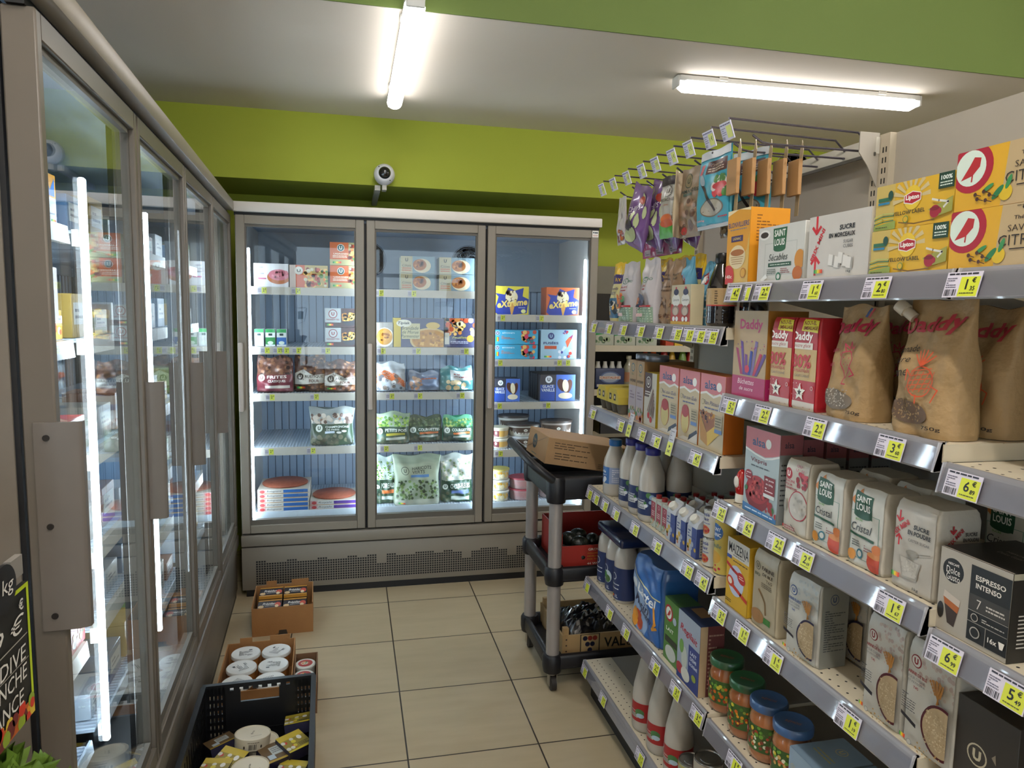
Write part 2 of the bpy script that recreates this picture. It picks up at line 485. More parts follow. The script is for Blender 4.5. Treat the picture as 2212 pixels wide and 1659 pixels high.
struct(G().box(XL, XR, YB, YB + .1, 0, 2.5, green), 'wall_back')
struct(G().box(XL - .1, XL, YF, YB, 0, 3.1, cream), 'wall_left')
struct(G().box(XR, XR + .1, YF, YB, 0, 3.1, cream), 'wall_right')
g = G()
g.box(XL, -.9, YF - .1, YF, 0, 3.1, cream).box(3.2, XR, YF - .1, YF, 0, 3.1, cream)
g.box(-.9, 3.2, YF - .1, YF, 2.5, 3.1, cream).box(-.9, 3.2, YF - .1, YF, 0, .45, cream)
struct(g, 'wall_front')
wf = M('window_frame_white', 'D8D8D4', .4)
g = G()
for x in (-.9, .45, 1.8, 3.14): g.box(x, x + .06, YF - .08, YF - .02, .45, 2.5, wf)
for z in (.45, 2.0, 2.44): g.box(-.9, 3.2, YF - .08, YF - .02, z, z + .06, wf)
w1 = struct(g, 'window_1')
G().box(-.9, 3.2, YF - .055, YF - .05, .5, 2.46, glass('window_glass', (.97, .99, .98), 1.45)).build('window_pane', w1)

# trunking that carries the camera cable, under the beam
pvc = M('white_pvc', 'C9C6BC', .4)
g = G(); g.rbox(-.62, .155, 4.425, 4.46, 2.075, 2.105, pvc, .003)
g.rbox(.125, .155, 3.86, 4.44, 2.118, 2.146, pvc, .003)
tag(g.build('cable_trunking'), 'white plastic cable trunking running along the green wall above the freezer', 'cable trunking')
e = empty('dome_camera', (.174, 3.835, 2.198), label='round white surveillance camera with a dark eye on the green beam', cat='camera')
g = G(); g.lathe([(.022, -.065), (.034, -.063), (.046, -.05), (.053, -.028), (.055, -.005), (.052, .015), (.04, .032), (.032, .036)], M('camera_shell', 'DCDCE0', .3), 32, T=Matrix.Rotation(PI / 2, 4, 'X'), cap=True)
for a in (-.9, 2.3): g.ball((.044 * math.cos(a), -.032, .044 * math.sin(a)), .003, P('202020'))
g.build('shell', e)
G().ball((0, -.022, .002), .0345, M('camera_lens_black', '08080C', .05, coat=1), 24).build('lens', e)
G().ball((.004, -.052, .006), .006, M('lens_glint_glass', '5A5A66', .1, coat=1), 12).build('lens_glint', e)  # small grey bead, a glint put on the lens by colour
g = G(); g.rbox(-.012, .012, .0, .064, -.08, -.04, pvc, .003); g.build('bracket', e)

# ceiling tubes; the front ones are unseen, added to brighten the aisle
def tube_light(name, x, y, rz, L, z, mat, label, parts=True):
    e = empty(name, (x, y, z), rz, label, 'ceiling light')
    hw = M('lamp_housing_white', 'D6D6D2', .35)
    g = G(); g.rbox(-L / 2, L / 2, -.032, .032, -.028, -.002, hw, .006); g.build('housing', e)
    for s in (-1, 1): G().rbox(s * L * .33 - .02, s * L * .33 + .02, -.036, .036, -.016, 0, hw, .003).build('clip', e)
    g = G(); pr = [(.004, -L / 2 + .0), (.02, -L / 2 + .008), (.033, -L / 2 + .03), (.033, L / 2 - .03), (.02, L / 2 - .008), (.004, L / 2)]
    g.lathe(pr, mat, 20, T=Matrix.Translation((0, 0, -.036)) @ Matrix.Rotation(PI / 2, 4, 'Y') @ Matrix.Diagonal((.9, 1.05, 1, 1)))
    g.build('diffuser', e)
    for s in (-1, 1): G().rbox(s * (L / 2 + .004) - .006, s * (L / 2 + .004) + .006, -.03, .03, -.05, -.004, hw, .004).build('end_cap', e)
    return e
tube_light('tube_light', .205, 2.93, PI / 2, 1.15, 2.5, TUBE_M, 'long lit tube light pointing at the freezer, left of the two')
tube_light('tube_light', 1.93, 2.845, -.03, 1.16, 2.5, TUBE_M, 'long lit tube light running crosswise above the hanging bags')
tube_light('tube_light', .15, .35, PI / 2, 1.25, 3.1, FILL_M, 'added unseen tube light over the aisle on the front ceiling')
tube_light('tube_light', .45, -1.7, PI / 2, 1.25, 3.1, FILL_M, 'added unseen tube light on the front ceiling near the shop window')
tube_light('tube_light', 2.2, .5, 0, 1.25, 3.1, FILL_M, 'added unseen tube light on the front ceiling behind the shelving')

# round dial on the beam
e = empty('wall_clock', (2.62, 3.89, 2.372), label='round white dial on the green wall behind the hanging kraft cards', cat='clock')
g = G(); g.lathe([(.12, 0), (.12, -.02), (.105, -.035), (.098, -.03)], M('dial_rim', 'D5D3CE', .3), 40, T=Matrix.Rotation(-PI / 2, 4, 'X') @ Matrix.Diagonal((1, 1, -1, 1)), cap=False)
for q in g.v[:0]: pass
o = g.build('rim', e); o.rotation_euler = (0, 0, 0)
g = G(); g.lathe([(.001, .021), (.1, .021)], M('dial_face', 'C8C6B4', .5), 32, T=Matrix.Rotation(PI / 2, 4, 'X'), cap=True)
k = Ink(g, lambda u, v, d: (u - .1, -.022 - d, v - .1), .2, .2)
for i in range(12):
    a = i * PI / 6; k.ell(.5 + .42 * math.sin(a), .5 + .42 * math.cos(a), .022, None, '2A2A2A', 8)
g.build('face', e)
g = G(); k = Ink(g, lambda u, v, d: (u - .1, -.026 - d, v - .1), .2, .2)
k.line([(.5, .5), (.28, .75)], .025, '26262A'); k.line([(.5, .5), (.54, .9)], .03, '26262A'); k.ell(.5, .5, .04, None, '26262A')
g.build('hands', e)

# ================================================================== refrigerated cabinets
frameM = M('cabinet_frame_grey', '857E73', .38, vary=.02, spec=.4)
headM = M('cabinet_header_white', 'D3CDC6', .35, vary=.02)
darkM = M('cabinet_gasket_black', '0C0C10', .5)
innerM = M('cabinet_liner_blue_grey', '8E9FB4', .55, vary=.03)
grooveM = M('liner_groove_dark', '3A4758', .6)
whiteM = M('shelf_wire_white', 'C6D2DE', .4)
railM = M('price_rail_clear', 'B9B3A9', .25, vary=.05)
GL = glass('door_glass', (.955, .98, .985), 1.38)
GL2 = glass('door_glass_left', (.95, .975, .97), 1.5)
PITCHX = .629
def cooler(name, label, n, loc, rz, shelves, gl, fans=(), perf=True, only=None, handle='slim', D=.72, side=headM, PITCHX=.629, stile=.042, BY=0.0, LY=.055, LO=.012, led=None, SY=0.0, headM=headM, frameM=frameM):
    e = empty(name, loc, rz, label, 'refrigerated cabinet')
    Wd = n * PITCHX
    g = G()
    g.box(.0, .03, .03 + BY, D, .06, 1.985, side).box(Wd - .03, Wd, .03, D, .06, 1.985, side)
    g.box(.03, Wd - .03, D - .03, D, .06, 1.985, innerM).box(.03, Wd - .03, .03, D, 1.93, 1.985, innerM)
    g.box(.03, Wd - .03, .03, D - .03, .06, .36, darkM)
    x = .06
    while x < Wd - .05:
        g.box(x, x + .004, D - .034, D - .029, .38, 1.62, grooveM); x += .0415
    g.box(.03, Wd - .03, D - .05, D - .03, 1.62, 1.93, M('fan_duct_grey', '7E8793', .5))
    g.build('cabinet_body', e)
    g = G(); g.box(.02, Wd - .02, .005, .06, .0, .06, darkM); g.build('plinth', e)
    g = G(); g.rbox(-.005, Wd + (-.06 if BY else .005), -.03, .06, 1.957, 2.005, headM, .006); g.build('header', e)
    G().box(.0, Wd, .004, .03, 1.943, 1.958, darkM).build('gasket', e)
    g = G(); g.rbox(0, Wd, -.012, .04, .27, .328, frameM, .006); g.build('base_band', e)
    g = G(); g.rbox(0, Wd, 0, .03, .035, .262, frameM, .004)
    if perf:
        k = Ink(g, lambda u, v, d: (u, -d, .035 + v), Wd, .227); k.d = .0006
        rr = random.Random(3); vs = []; tr = []
        xi = 0; x = .07
        while x < Wd - .06:
            if xi % 4 == 0: top = rr.choice((.148, .148, .135, .15, .142, .14, .1))
            z = .03
            while z < top:
                o = len(vs); a = x / Wd; b = z / .227; dx = .0088 / Wd; dz = .0088 / .227
                vs += [(a, b), (a + dx, b), (a + dx, b + dz), (a, b + dz)]; tr += [(o, o + 1, o + 2), (o, o + 2, o + 3)]
                z += .0128
            x += .0128; xi += 1
        k.tris(vs, tr, M('vent_hole_dark', '17171A', .8))
    g.build('base_panel', e)
    for i in range(n):
        x0 = i * PITCHX + .006; x1 = (i + 1) * PITCHX - .006
        fwid = .042; z0, z1 = .338, 1.943
        g = G()
        for a, b, c, d in ((x0, x1, z0, z0 + fwid), (x0, x1, z1 - fwid, z1)): g.rbox(a + stile, b - stile, -.0075, .028, c, d, frameM, .002, 1)
        for a, b in ((x0, x0 + stile), (x1 - stile, x1)): g.rbox(a, b, -.008, .028 + BY * .6, z0, z1, frameM, .003, 1)
        # inner dark lip
        t = .012
        for a, b, c, d in ((x0 + fwid, x1 - fwid, z0 + fwid, z0 + fwid + t * 2.2), (x0 + fwid, x1 - fwid, z1 - fwid - t, z1 - fwid)): g.box(a, b, .002, .03, c, d, M('door_lip_dark', '5C574F', .5))
        for a, b in ((x0 + stile, x0 + stile + t * .6), (x1 - stile - t * .6, x1 - stile)): g.box(a, b, .004, .03, z0 + fwid, z1 - fwid, M('door_lip_dark', '5C574F', .5))
        dr = g.build('door', e)
        G().box(x0 + .03, x1 - .03, .008, .013, z0 + .03, z1 - .03, gl).build('glass_pane', dr)
        g = G()
        hx = x0 + .004
        if handle == 'slim':
            g.rbox(hx, hx + .022, -.045, -.006, .975, 1.318, M('handle_grey', 'B7ADA5', .35), .005)
        else:
            hm = M('handle_grey_dark', '655E57', .4)
            pts = [(-.0035, .024), (-.0035, -.030), (-.001, -.033), (-.001, -.038), (.004, -.044), (.014, -.045), (.014, -.041), (.006, -.040), (.003, -.036), (.003, -.032), (.0, -.026), (.0, .024)]
            pts = [(hx - .0045 + p[0], p[1]) for p in pts]
            g.prism(pts, .965, 1.31, hm, 'Z')
            for z in (1.285, 1.14, .99): g.lathe([(.0052, 0), (.0052, .002)], M('screw_dark', '1A1512', .4), 12, T=Matrix.Translation((hx - .0078, .006, z)) @ Matrix.Rotation(-PI / 2, 4, 'Y'))
        g.build('handle', dr)
    # led strips behind the mullions
    for i in range(n + 1):
        x = min(max(i * PITCHX, .045), Wd - .045)
        for s in ((-1, 1) if 0 < i < n else ((1,) if i == 0 else (-1,))):
            g = G(); g.rbox(x + s * LO - .0055, x + s * LO + .0055, LY, LY + .016, .40, 1.79, led or LED_M, .004, 1); g.build('led_strip', e)
        if BY and i == 0: G().box(.004, .03, .042, .05, .06, 1.95, darkM).build('gasket', e)
        if 0 < i < n:
            G().box(x - .008 - LO, x + .008 + LO, .031 + BY * .4, .048 + BY * .4, .34, 1.93, darkM).build('mullion', e)
    for (i0, i1, zs) in shelves:
        for j, z in enumerate(zs):
            xa, xb = i0 * PITCHX + .035, i1 * PITCHX - .035
            low = j == len(zs) - 1
            g = G(); g.box(xa, xb, .0885 + SY, D - .04, z - .008, z - .003, M('shelf_plate_pale', 'A9B4C0', .5))
            x = xa + .006
            while x < xb - .004:
                g.box(x, x + .0035, .0885 + SY, D - .055, z - .003, z, whiteM); x += .016
            sh = g.build('shelf', e)
            g = G()
            if not low:
                g.prism([(.07 + SY, z - .038), (.074 + SY, z + .002), (.088 + SY, z + .002), (.088 + SY, z - .038)], xa - .0, xb + .0, railM, 'X')
            else:
                g.prism([(.07 + SY, z - .02), (.074 + SY, z + .012), (.08 + SY, z + .012), (.08 + SY, z - .02)], xa - .0, xb + .0, whiteM, 'X')
            g.build('price_rail', sh)
    # fan guards
    for fx in fans:
        g = G(); T = Matrix.Translation((fx, D - .055, 1.79)) @ Matrix.Rotation(PI / 2, 4, 'X')
        for r in (.03, .05, .07, .09, .105):
            pts = [(r * math.cos(2 * PI * k / 24), r * math.sin(2 * PI * k / 24), .03 * math.cos(r / .105 * PI / 2)) for k in range(25)]
            g.tube(pts, .0016, M('fan_wire', '46525F', .4), 5, T)
        for k in range(12):
            a = 2 * PI * k / 12; g.tube([(.105 * math.cos(a), .105 * math.sin(a), 0), (.06 * math.cos(a), .06 * math.sin(a), .02), (.02 * math.cos(a), .02 * math.sin(a), .03)], .0014, M('fan_wire', '46525F', .4), 5, T)
        g.lathe([(.1, -.01), (.1, -.005)], M('fan_dark', '2A3440', .6), 24, T=T)
        g.build('fan_guard', e)
    return e
FX = -.557; FY = 3.713
SH12 = [1.597, 1.292, 1.05, .765, .415]; SH3 = [1.476, 1.229, .989, .72, .413]
cooler('display_freezer', 'three-door glass upright freezer standing against the green back wall', 3, (FX, FY, 0), 0,
       [(0, 1, SH12), (1, 2, SH12), (2, 3, SH3)], GL, fans=(.66, 1.27))
ROW = math.radians(2.63); RD = Vector((-math.sin(ROW), math.cos(ROW), 0))
RP0 = Vector((-.581, 3.68, 0)) - RD * 2.445
LR = PI / 2 + ROW; LP = .6265
cooler('display_fridge', 'four-door glass refrigerator in a long row along the left wall', 4, RP0, LR,
       [(i, i + 1, [1.672, 1.412, 1.125, .875, .68, .413]) for i in range(4)], GL2, perf=False, handle='plate', PITCHX=LP, stile=.022, side=M('cabinet_side_taupe', '70695F', .45), BY=.02, LY=.105, LO=.002, led=LED_L, SY=.062, frameM=M('cabinet_frame_taupe', '645D54', .4, vary=.02), headM=M('cabinet_header_grey', '8A8277', .38))
def rowpt(s, back=0, z=0):
    """a point of the left row: s along it from its near end, back = depth behind the door plane"""
    n = Vector((-math.cos(ROW), -math.sin(ROW), 0))
    p = RP0 + RD * s + n * back
    return (p.x, p.y, z)
G().box(1.332, 1.338, 3.75, 4.40, .06, 1.95, M('freezer_end_panel', 'C6B45A', .5)).build('freezer_end_panel')
bpy.data.objects['freezer_end_panel'].parent = bpy.data.objects['display_freezer']; bpy.data.objects['freezer_end_panel'].location = (-FX, -FY, 0)
# maker's sticker on the third door
g = G(); g.box(0, .035, -.0012, 0, 0, .035, P('E4E4E0')); k = Ink(g, lambda u, v, d: (u, -.0012 - d, v), .035, .035); k.ell(.2, .72, .12, None, '3A4A54'); k.rect(.35, .6, .9, .8, '3A4A54'); k.lines(.1, .9, .15, .4, 2, 'B05038')
o = g.build('door_sticker', loc=(1.285 - FX, 3.7035 - FY, 1.905)); o.parent = bpy.data.objects['display_freezer']

# ================================================================== gondola shelving
XF, XB = .88, 1.29
plateM = M('shelf_cream_enamel', 'CFC4AC', .4, vary=.02)
plateD = M('shelf_steel_grey', '8D877E', .45, vary=.03)
backM = M('back_panel_grey', 'A39D92', .5, vary=.02)
railG = M('price_rail_grey', '8A888C', .32, vary=.06, scale=8, coat=.5)
clearM = glass('rail_cover_clear', (.95, .95, .97), 1.4, .05)
holeM = M('peg_hole_black', '0B0908', .8)
def unit(label, y0, y1, zs, base_z=None, panel=(0.05, 1.945), brackets=True, ext=None):
    e = empty('shelving_unit', (0, 0, 0), 0, label, 'shelving')
    g = G(); g.box(XB, XB + .02, y0 + .001, y1 - .001, panel[0], panel[1], backM); g.build('back_panel', e)
    for y in (y0 + .0155, y1 - .0155):
        g = G(); g.box(XB - .018, XB + .05, y - .015, y + .015, 0, panel[1] + .0, M('upright_cream', 'B4AA96', .45))
        z = .2
        while z < panel[1] - .03:
            for dy in (-.006, .004): g.box(XB - .0188, XB - .018, y + dy, y + dy + .003, z, z + .013, holeM)
            z += .025
        g.build('upright', e)
    for z in zs:
        g = G(); t = .028
        base = base_z is not None and abs(z - base_z) < 1e-3
        g.box(XF, XB - .018, y0 + .002, y1 - .002, z - t, z - .0015, plateM)
        g.box(XF, XF + .11, y0 + .002, y1 - .002, z - .0015, z, plateM)
        g.box(XF + .112, XB - .018, y0 + .002, y1 - .002, z - .0015, z - .0006, plateD if z < 1.0 else plateM)
        vs = []; fs = []
        y = y0 + .02; i = 0
        while y < y1 - .015:
            for xx, on in ((.022, 1), (.048, 1), (.085, i % 2)):
                if not on: continue
                o = len(vs); c = (XF + xx, y + (.012 if xx == .048 else 0)); vs += [(c[0] + .0026 * math.cos(a * PI / 4), c[1] + .0026 * math.sin(a * PI / 4), z + .0003) for a in range(8)]; fs.append(tuple(range(o, o + 8)))
            y += .025; i += 1
        g.add(vs, fs, holeM)
        sh = g.build('shelf', e)
        if not base:
            for y in (y0 + .018, y1 - .018):
                G().prism([(XB - .02, z - .004), (XB - .02, z - .10), (XB - .06, z - .085), (XF + .08, z - .03), (XF + .02, z - .028), (XF + .02, z - .004)], y - .0015, y + .0015, plateM, 'Y').build('bracket', sh)
        else:
            G().box(XF + .03, XF + .04, y0 + .002, y1 - .002, 0, z - t, darkM).build('kick_plate', sh)
        g = G()
        g.prism([(XF - .001, z + .003), (XF + .004, z + .003), (XF + .004, z - .04), (XF - .013, z - .043), (XF - .014, z - .04), (XF - .003, z - .001)], y0 + .004, y1 - .004, railG, 'Y')
        g.prism([(XF - .0165, z - .039), (XF - .0155, z - .039), (XF - .0065, z - .004), (XF - .0075, z - .004)], y0 + .004, y1 - .004, clearM, 'Y')
        for y in (y0 + .004, y1 - .007): g.prism([(XF - .016, z - .043), (XF + .006, z - .044), (XF + .006, z + .003), (XF - .006, z + .003)], y, y + .003, M('rail_end_clear', 'B9B8BC', .15, coat=1), 'Y')
        g.build('price_rail', sh)
    return e
YA, YAB, YBC = 2.485, 1.535, .88
A_Z = [.148, .485, .845, 1.15, 1.467]; B_Z = [.148, .476, .798, 1.046, 1.308, 1.571]; C_Z = [.148, .45, .74, 1.018, 1.28, 1.571]
uA = unit('far shelving unit with milk, baking mixes and the hook rail above', YAB, YA, A_Z, .148)
uB = unit('middle shelving unit with sugar, flour and jars', YBC, YAB, B_Z, .148)
uC = unit('near shelving unit cut by the right edge with coffee boxes', -.07, YBC, C_Z, .148)
# hook rail on the far unit
metal = M('hook_steel', '6F6B7A', .25, metal=.85, vary=.02)
g = G(); g.box(XB - .03, XB - .019, YAB + .002, YA, 1.90, 1.94, M('rail_pale', 'C4C0B4', .35)); g.box(XB - .034, XB - .03, YAB - .0, YA, 1.895, 1.903, P('4A4740')); g.build('hook_rail', uA)
G().prism([(XB - .02, 1.95), (XB - .075, 1.95), (XB - .075, 1.90), (XB - .05, 1.87), (XB - .02, 1.82)], YAB + .003, YAB + .006, backM, 'Y').build('rail_bracket', uA)
HOOK_Y = [2.42, 2.31, 2.19, 2.07, 1.97, 1.86, 1.76, 1.65, 1.565]
HOOK_P = ['2', '2', '1', '2', '2', '1', '2', '1', '']
HOOK_W = ['farthest', 'second farthest', 'third from the far end', 'fourth from the far end', 'middle', 'sixth from the far end', 'third nearest', 'second nearest', 'nearest']
for i, y in enumerate(HOOK_Y):
    g = G(); zt = 1.94
    g.tube([(XB - .03, y, zt - .012), (XB - .06, y, zt + .014), (.885, y, zt + .022), (.875, y, zt + .022)], .0026, metal, 6)
    g.tube([(XB - .03, y, zt - .03), (.99, y, zt - .03), (.965, y, zt - .027), (.94, y, zt - .012)], .0028, metal, 6)
    h = g.build('hook', uA)
    g = G(); T = Matrix.Translation((.872, y, zt - .008)) @ Matrix.Rotation(-.35, 4, 'Y') @ Matrix.Rotation(-PI / 2, 4, 'Z')
    w, hh = .05, .042
    g.box(-w / 2, w / 2, -.001, .001, -hh / 2, hh / 2, P('D9D6EA'), T)
    k = Ink(g, lambda u, v, d, T=T: tuple(T @ Vector((u - w / 2, -.001 - d, v - hh / 2))), w, hh)
    k.rect(.5, .12, .95, .78, 'D9E07A'); k.lines(.06, .92, .82, .95, 1, '4A4870'); k.lines(.06, .44, .3, .75, 4, '8A88A0'); k.bars(.06, .3, .08, .25, 6, '55536E')
    if HOOK_P[i]: k.text(HOOK_P[i] + ' \u20ac', .72, .5, .3, .25, '2A2A30', 0)
    t = g.build('hook_price_tag'); tag(t, 'price card on the %s hook of the rail' % HOOK_W[i], 'price tag', 'price cards on the hook rail')

def price_tag(y, z, big, cents, label, xf=XF, w=.06, h=.038, group='price tags on the shelf edges', yel=True, title=True):
    g = G()
    g.box(-w / 2, w / 2, -.0006, .0004, 0, h, P('DCD6E4'))
    k = Ink(g, lambda u, v, d: (u - w / 2, -.0006 - d, v), w, h); k.d = .0002
    if yel: k.rect(.44, .03, .98, .80, 'D6DE3C')
    k.lines(.06, .9, .86, .97, 1, '2A2834', .6)
    k.lines(.04, .34, .36, .8, 5, '6E6A7C'); k.bars(.05, .40, .06, .32, 9, '2C2A34')
    if big:
        k.text(big, .64, .5, None, .40, '12141A', .015)
        if cents: k.text(cents, .83, .34, None, .17, '12141A', .015)
        k.text('\u20ac', .83, .66, .11, .2, '12141A', .02)
    k.lines(.5, .9, .12, .2, 1, '4A4C30')
    o = g.build('price_tag', loc=(xf - .0175, y, z - .041), rot=(0, .26, -PI / 2))
    # lean back like the rail: rotate about its own width axis
    o.rotation_euler = Matrix.Rotation(-PI / 2, 3, 'Z').to_euler()
    o.matrix_world = Matrix.Translation((xf - .0182, y, z - .0405)) @ Matrix.Rotation(.25, 4, 'Y') @ Matrix.Rotation(-PI / 2, 4, 'Z')
    tag(o, label, 'price tag', group)
    return o
# ================================================================== goods on the gondola
RG = -PI / 2
def gl(yf, yn, z, d, xf=.895): return (xf + d / 2, (yf + yn) / 2, z)
def wheat(k, cu, cv, s, col='B07A32', n=4):
    for i in range(n):
        a = math.radians(118 - i * 14); dx, dy = math.cos(a), math.sin(a); q = k.w / k.h
        k.line([(cu, cv), (cu + dx * s, cv + dy * s * q)], .022, col)
        for j in range(5):
            t = .45 + j * .14
            for sg in (-1, 1): k.ell(cu + dx * s * t - dy * sg * .022, cv + (dy * s * t + dx * sg * .022) * q, .026, .011, col, 7, rot=a)
def arrows(k, cu, cv, s, col='C8202C'):
    q = k.w / k.h
    for sg, oy in ((1, -.36), (-1, .36)):
        b = cv + oy * s * q * 2.2; t = cv + oy * .40 * s * q * 2.2
        k.line([(cu, b), (cu, t)], .035, col); k.line([(cu - .07, t - sg * .07 * q), (cu, t)], .035, col); k.line([(cu + .07, t - sg * .07 * q), (cu, t)], .035, col)
def bird(k, cu, cv, s):
    q = k.w / k.h
    k.ell(cu, cv, s, None, 'A81E34', 28); k.ell(cu - s * .05, cv, s * .72, None, 'D8E8DC', 28)
    k.poly([(cu - s * .5, cv - s * .45 * q), (cu - s * .1, cv + s * .1 * q), (cu + s * .1, cv + s * .42 * q), (cu + s * .42, cv + s * .35 * q), (cu + s * .38, cv), (cu + s * .05, cv - s * .32 * q)], 'B4282E')
    k.line([(cu + .05 * s, cv - s * .3 * q), (cu + .03 * s, cv - s * .55 * q)], .012, 'B4282E')

# ---- middle unit, top shelf: tea and sugar boxes
def d_blon(k):
    k.rect(0, 0, 1, 1, 'D99A2B'); k.poly([(0, .0), (.15, .45), (.5, .28), (.9, .45), (1, .7), (1, 0)], 'D9B25A')
    k.poly([(0, .93), (.5, 1), (1, .96), (1, 1), (0, 1)], 'E8D9B0'); k.text('BLONVILLIERS', .5, .80, .92, .07, '4A4C7A'); k.lines(.14, .86, .72, .75, 1, '7B8090')
    k.rect(.2, .57, .72, .65, '3A2A5E'); k.text('LIGNAC', .46, .61, .36, .035, 'D8C070')
    k.ell(.5, .36, .36, .16, 'E2CFA4', 24); k.ell(.5, .42, .30, .045, 'A4622A'); 
    for i in range(4): k.line([(.22 + i * .02, .36 - i * .03), (.78 - i * .02, .36 - i * .03)], .018, 'B08858')
    k.ell(.14, .10, .26, .16, 'C9302C', 24); k.text('140c', .16, .10, .3, .05, 'F4E8DC'); k.ring(.8, .14, .12, 'B07020', 'D9A540')
def d_blon_s(k):
    k.rect(0, 0, 1, 1, 'D48E1E'); k.lines(.16, .86, .55, .92, 9, '7A4A10', .35)
pbox('sugar_box', 'tall orange sugar box with a sloping top at the far end of the top shelf', 'sugar box', .098, .10, .172, 'D99A2B', d_blon, gl(1.568, 1.458, 1.571, .10, .885), RG, side=d_blon_s)
def d_stl(k):
    k.rect(0, 0, 1, 1, 'CBCBC6'); k.rect(.16, .12, .86, .70, 'B9BBB6'); k.rect(.175, .135, .845, .685, 'CBCBC6')
    k.ell(.14, .86, .13, .09, 'E2E2DE'); k.ell(.14, .86, .09, .055, '2E2017')
    k.poly([(.36, .58), (.62, .58), (.64, .95), (.34, .95)], '1F5A34'); k.ell(.49, .58, .13, .05, '1F5A34')
    k.text('SAINT', .49, .86, .24, .12, 'F2F4EE'); k.text('LOUIS', .49, .70, .22, .12, 'F2F4EE')
    k.text('Sécables', .47, .44, .42, .12, '26302A', .0, .3); k.rect(.26, .27, .76, .34, '1F4A34'); k.lines(.3, .72, .29, .32, 1, 'D8E4D8')
    k.lines(.24, .44, .14, .24, 3, '606860'); k.lines(.54, .74, .14, .24, 3, '905050'); k.ring(.5, .09, .055, '1F6A4A', 'CBCBC6', .4)
    k.ell(.93, .36, .1, .17, 'C8862E', 20); k.ell(.9, .13, .1, .12, 'B9641E'); k.poly([(.1, .05), (.22, .15), (.26, .08), (.14, .0)], 'E6E8E6')
pbox('sugar_box', 'white sugar lump box with a green shield and a coffee cup beside the orange box', 'sugar box', .166, .10, .12, 'C9C9C4', d_stl, gl(1.443, 1.275, 1.571, .10), RG)
def d_prix(k):
    k.rect(0, 0, 1, 1, 'C8C4BE'); arrows(k, .14, .54, .42); k.text('PRIX MINI', .17, .54, .40, .075, 'C8202C', .03, rot=1.05)
    k.text('SUCRE', .65, .77, .24, .075, '1A1A20', .03); k.text('EN MORCEAUX', .57, .66, .42, .07, '1A1A20', .03)
    k.text('SUGAR', .68, .55, .15, .05, '4A4A4E', 0); k.text('CUBES', .68, .48, .15, .05, '4A4A4E', 0)
    for a, b, r in ((.42, .28, 0), (.52, .24, .4), (.58, .3, .2), (.66, .25, -.2), (.72, .22, .3)):
        k.poly([(a - .05, b - .07), (a + .05, b - .09), (a + .06, b + .07), (a - .04, b + .10)], 'DEDBD6'); k.poly([(a + .02, b - .08), (a + .055, b - .085), (a + .06, b + .07), (a + .03, b + .08)], 'A09C96')
    k.nutri(.14, .09, .15, .06); k.text('1kg', .72, .09, .07, .045, '222222', .01)
pbox('sugar_box', 'white sugar cube box with red arrows between the shield box and the yellow tea', 'sugar box', .172, .09, .122, 'D2CEC8', d_prix, gl(1.262, 1.090, 1.571, .09), RG, side=lambda k: k.rect(0, 0, 1, 1, 'DAD8CE'))
def d_lip(k):
    k.rect(0, 0, 1, 1, 'D9AE2A'); k.rect(.0, .3, .26, 1, 'C8B060')
    for i in range(9):
        a = i * PI / 8; k.poly([(.48, .62), (.48 + .24 * math.cos(a), .62 + .5 * math.sin(a)), (.48 + .24 * math.cos(a + .2), .62 + .5 * math.sin(a + .2))], 'CDBB8A')
    k.ell(.50, .62, .11, .26, 'E5C437', 24); k.poly([(.39, .52), (.50, .47), (.61, .54), (.61, .70), (.50, .76), (.39, .68)], 'E8E4DC')
    k.poly([(.40, .54), (.50, .49), (.60, .56), (.60, .69), (.50, .74), (.40, .67)], 'B01E2E'); k.text('Lipton', .5, .615, .17, .13, 'F6F2EA', .04)
    k.text('YELLOW LABEL', .46, .32, .42, .085, '2A2A22', .015); k.rect(.04, .64, .22, .72, '2B6A4E'); k.rect(.04, .57, .2, .62, '2A7FA8'); k.ell(.21, .76, .035, .10, '1F4A3E')
    for i in range(5): k.line([(.0, .30 - i * .055), (.12, .36 - i * .06), (.27, .34 - i * .05)], .012, '4A7A50' if i % 2 else 'B8C070')
    k.poly([(.0, .0), (.0, .1), (.3, .18), (.3, 0)], '8FA048'); k.rect(.82, .68, 1.0, 1.0, '1D3E2C'); k.text('100%', .91, .90, .13, .09, 'EEF4EC', .03); k.lines(.84, .98, .72, .83, 2, 'DDE8DC')
    k.poly([(.72, .3), (.86, .4), (1, .5), (1, .2), (.8, .12)], '9A9A48'); k.line([(.76, .5), (.84, .45), (.95, .4), (.9, .3)], .02, 'D8D8D0')
    k.ell(.80, .24, .06, .13, 'A02238'); k.ell(.80, .30, .06, .04, '7A1428'); k.ell(.86, .24, .02, .06, 'A02238'); k.line([(.35, .12), (.55, .05), (.8, .08)], .012, '7A5A28')
    k.ring(.44, .17, .035, '4A8A48', 'D9AE2A'); k.lines(.03, .2, .04, .08, 1, '3A3A20')
for z, w in ((1.571, 'lower'), (1.6475, 'upper')):
    pbox('tea_box', '%s of the two stacked yellow tea boxes with a red badge' % w, 'tea box', .165, .075, .0755, 'D9AE2A', d_lip, gl(1.082, .915, z, .075, .892 + (.004 if w == 'upper' else 0)), RG, group='yellow tea boxes on the top shelf')
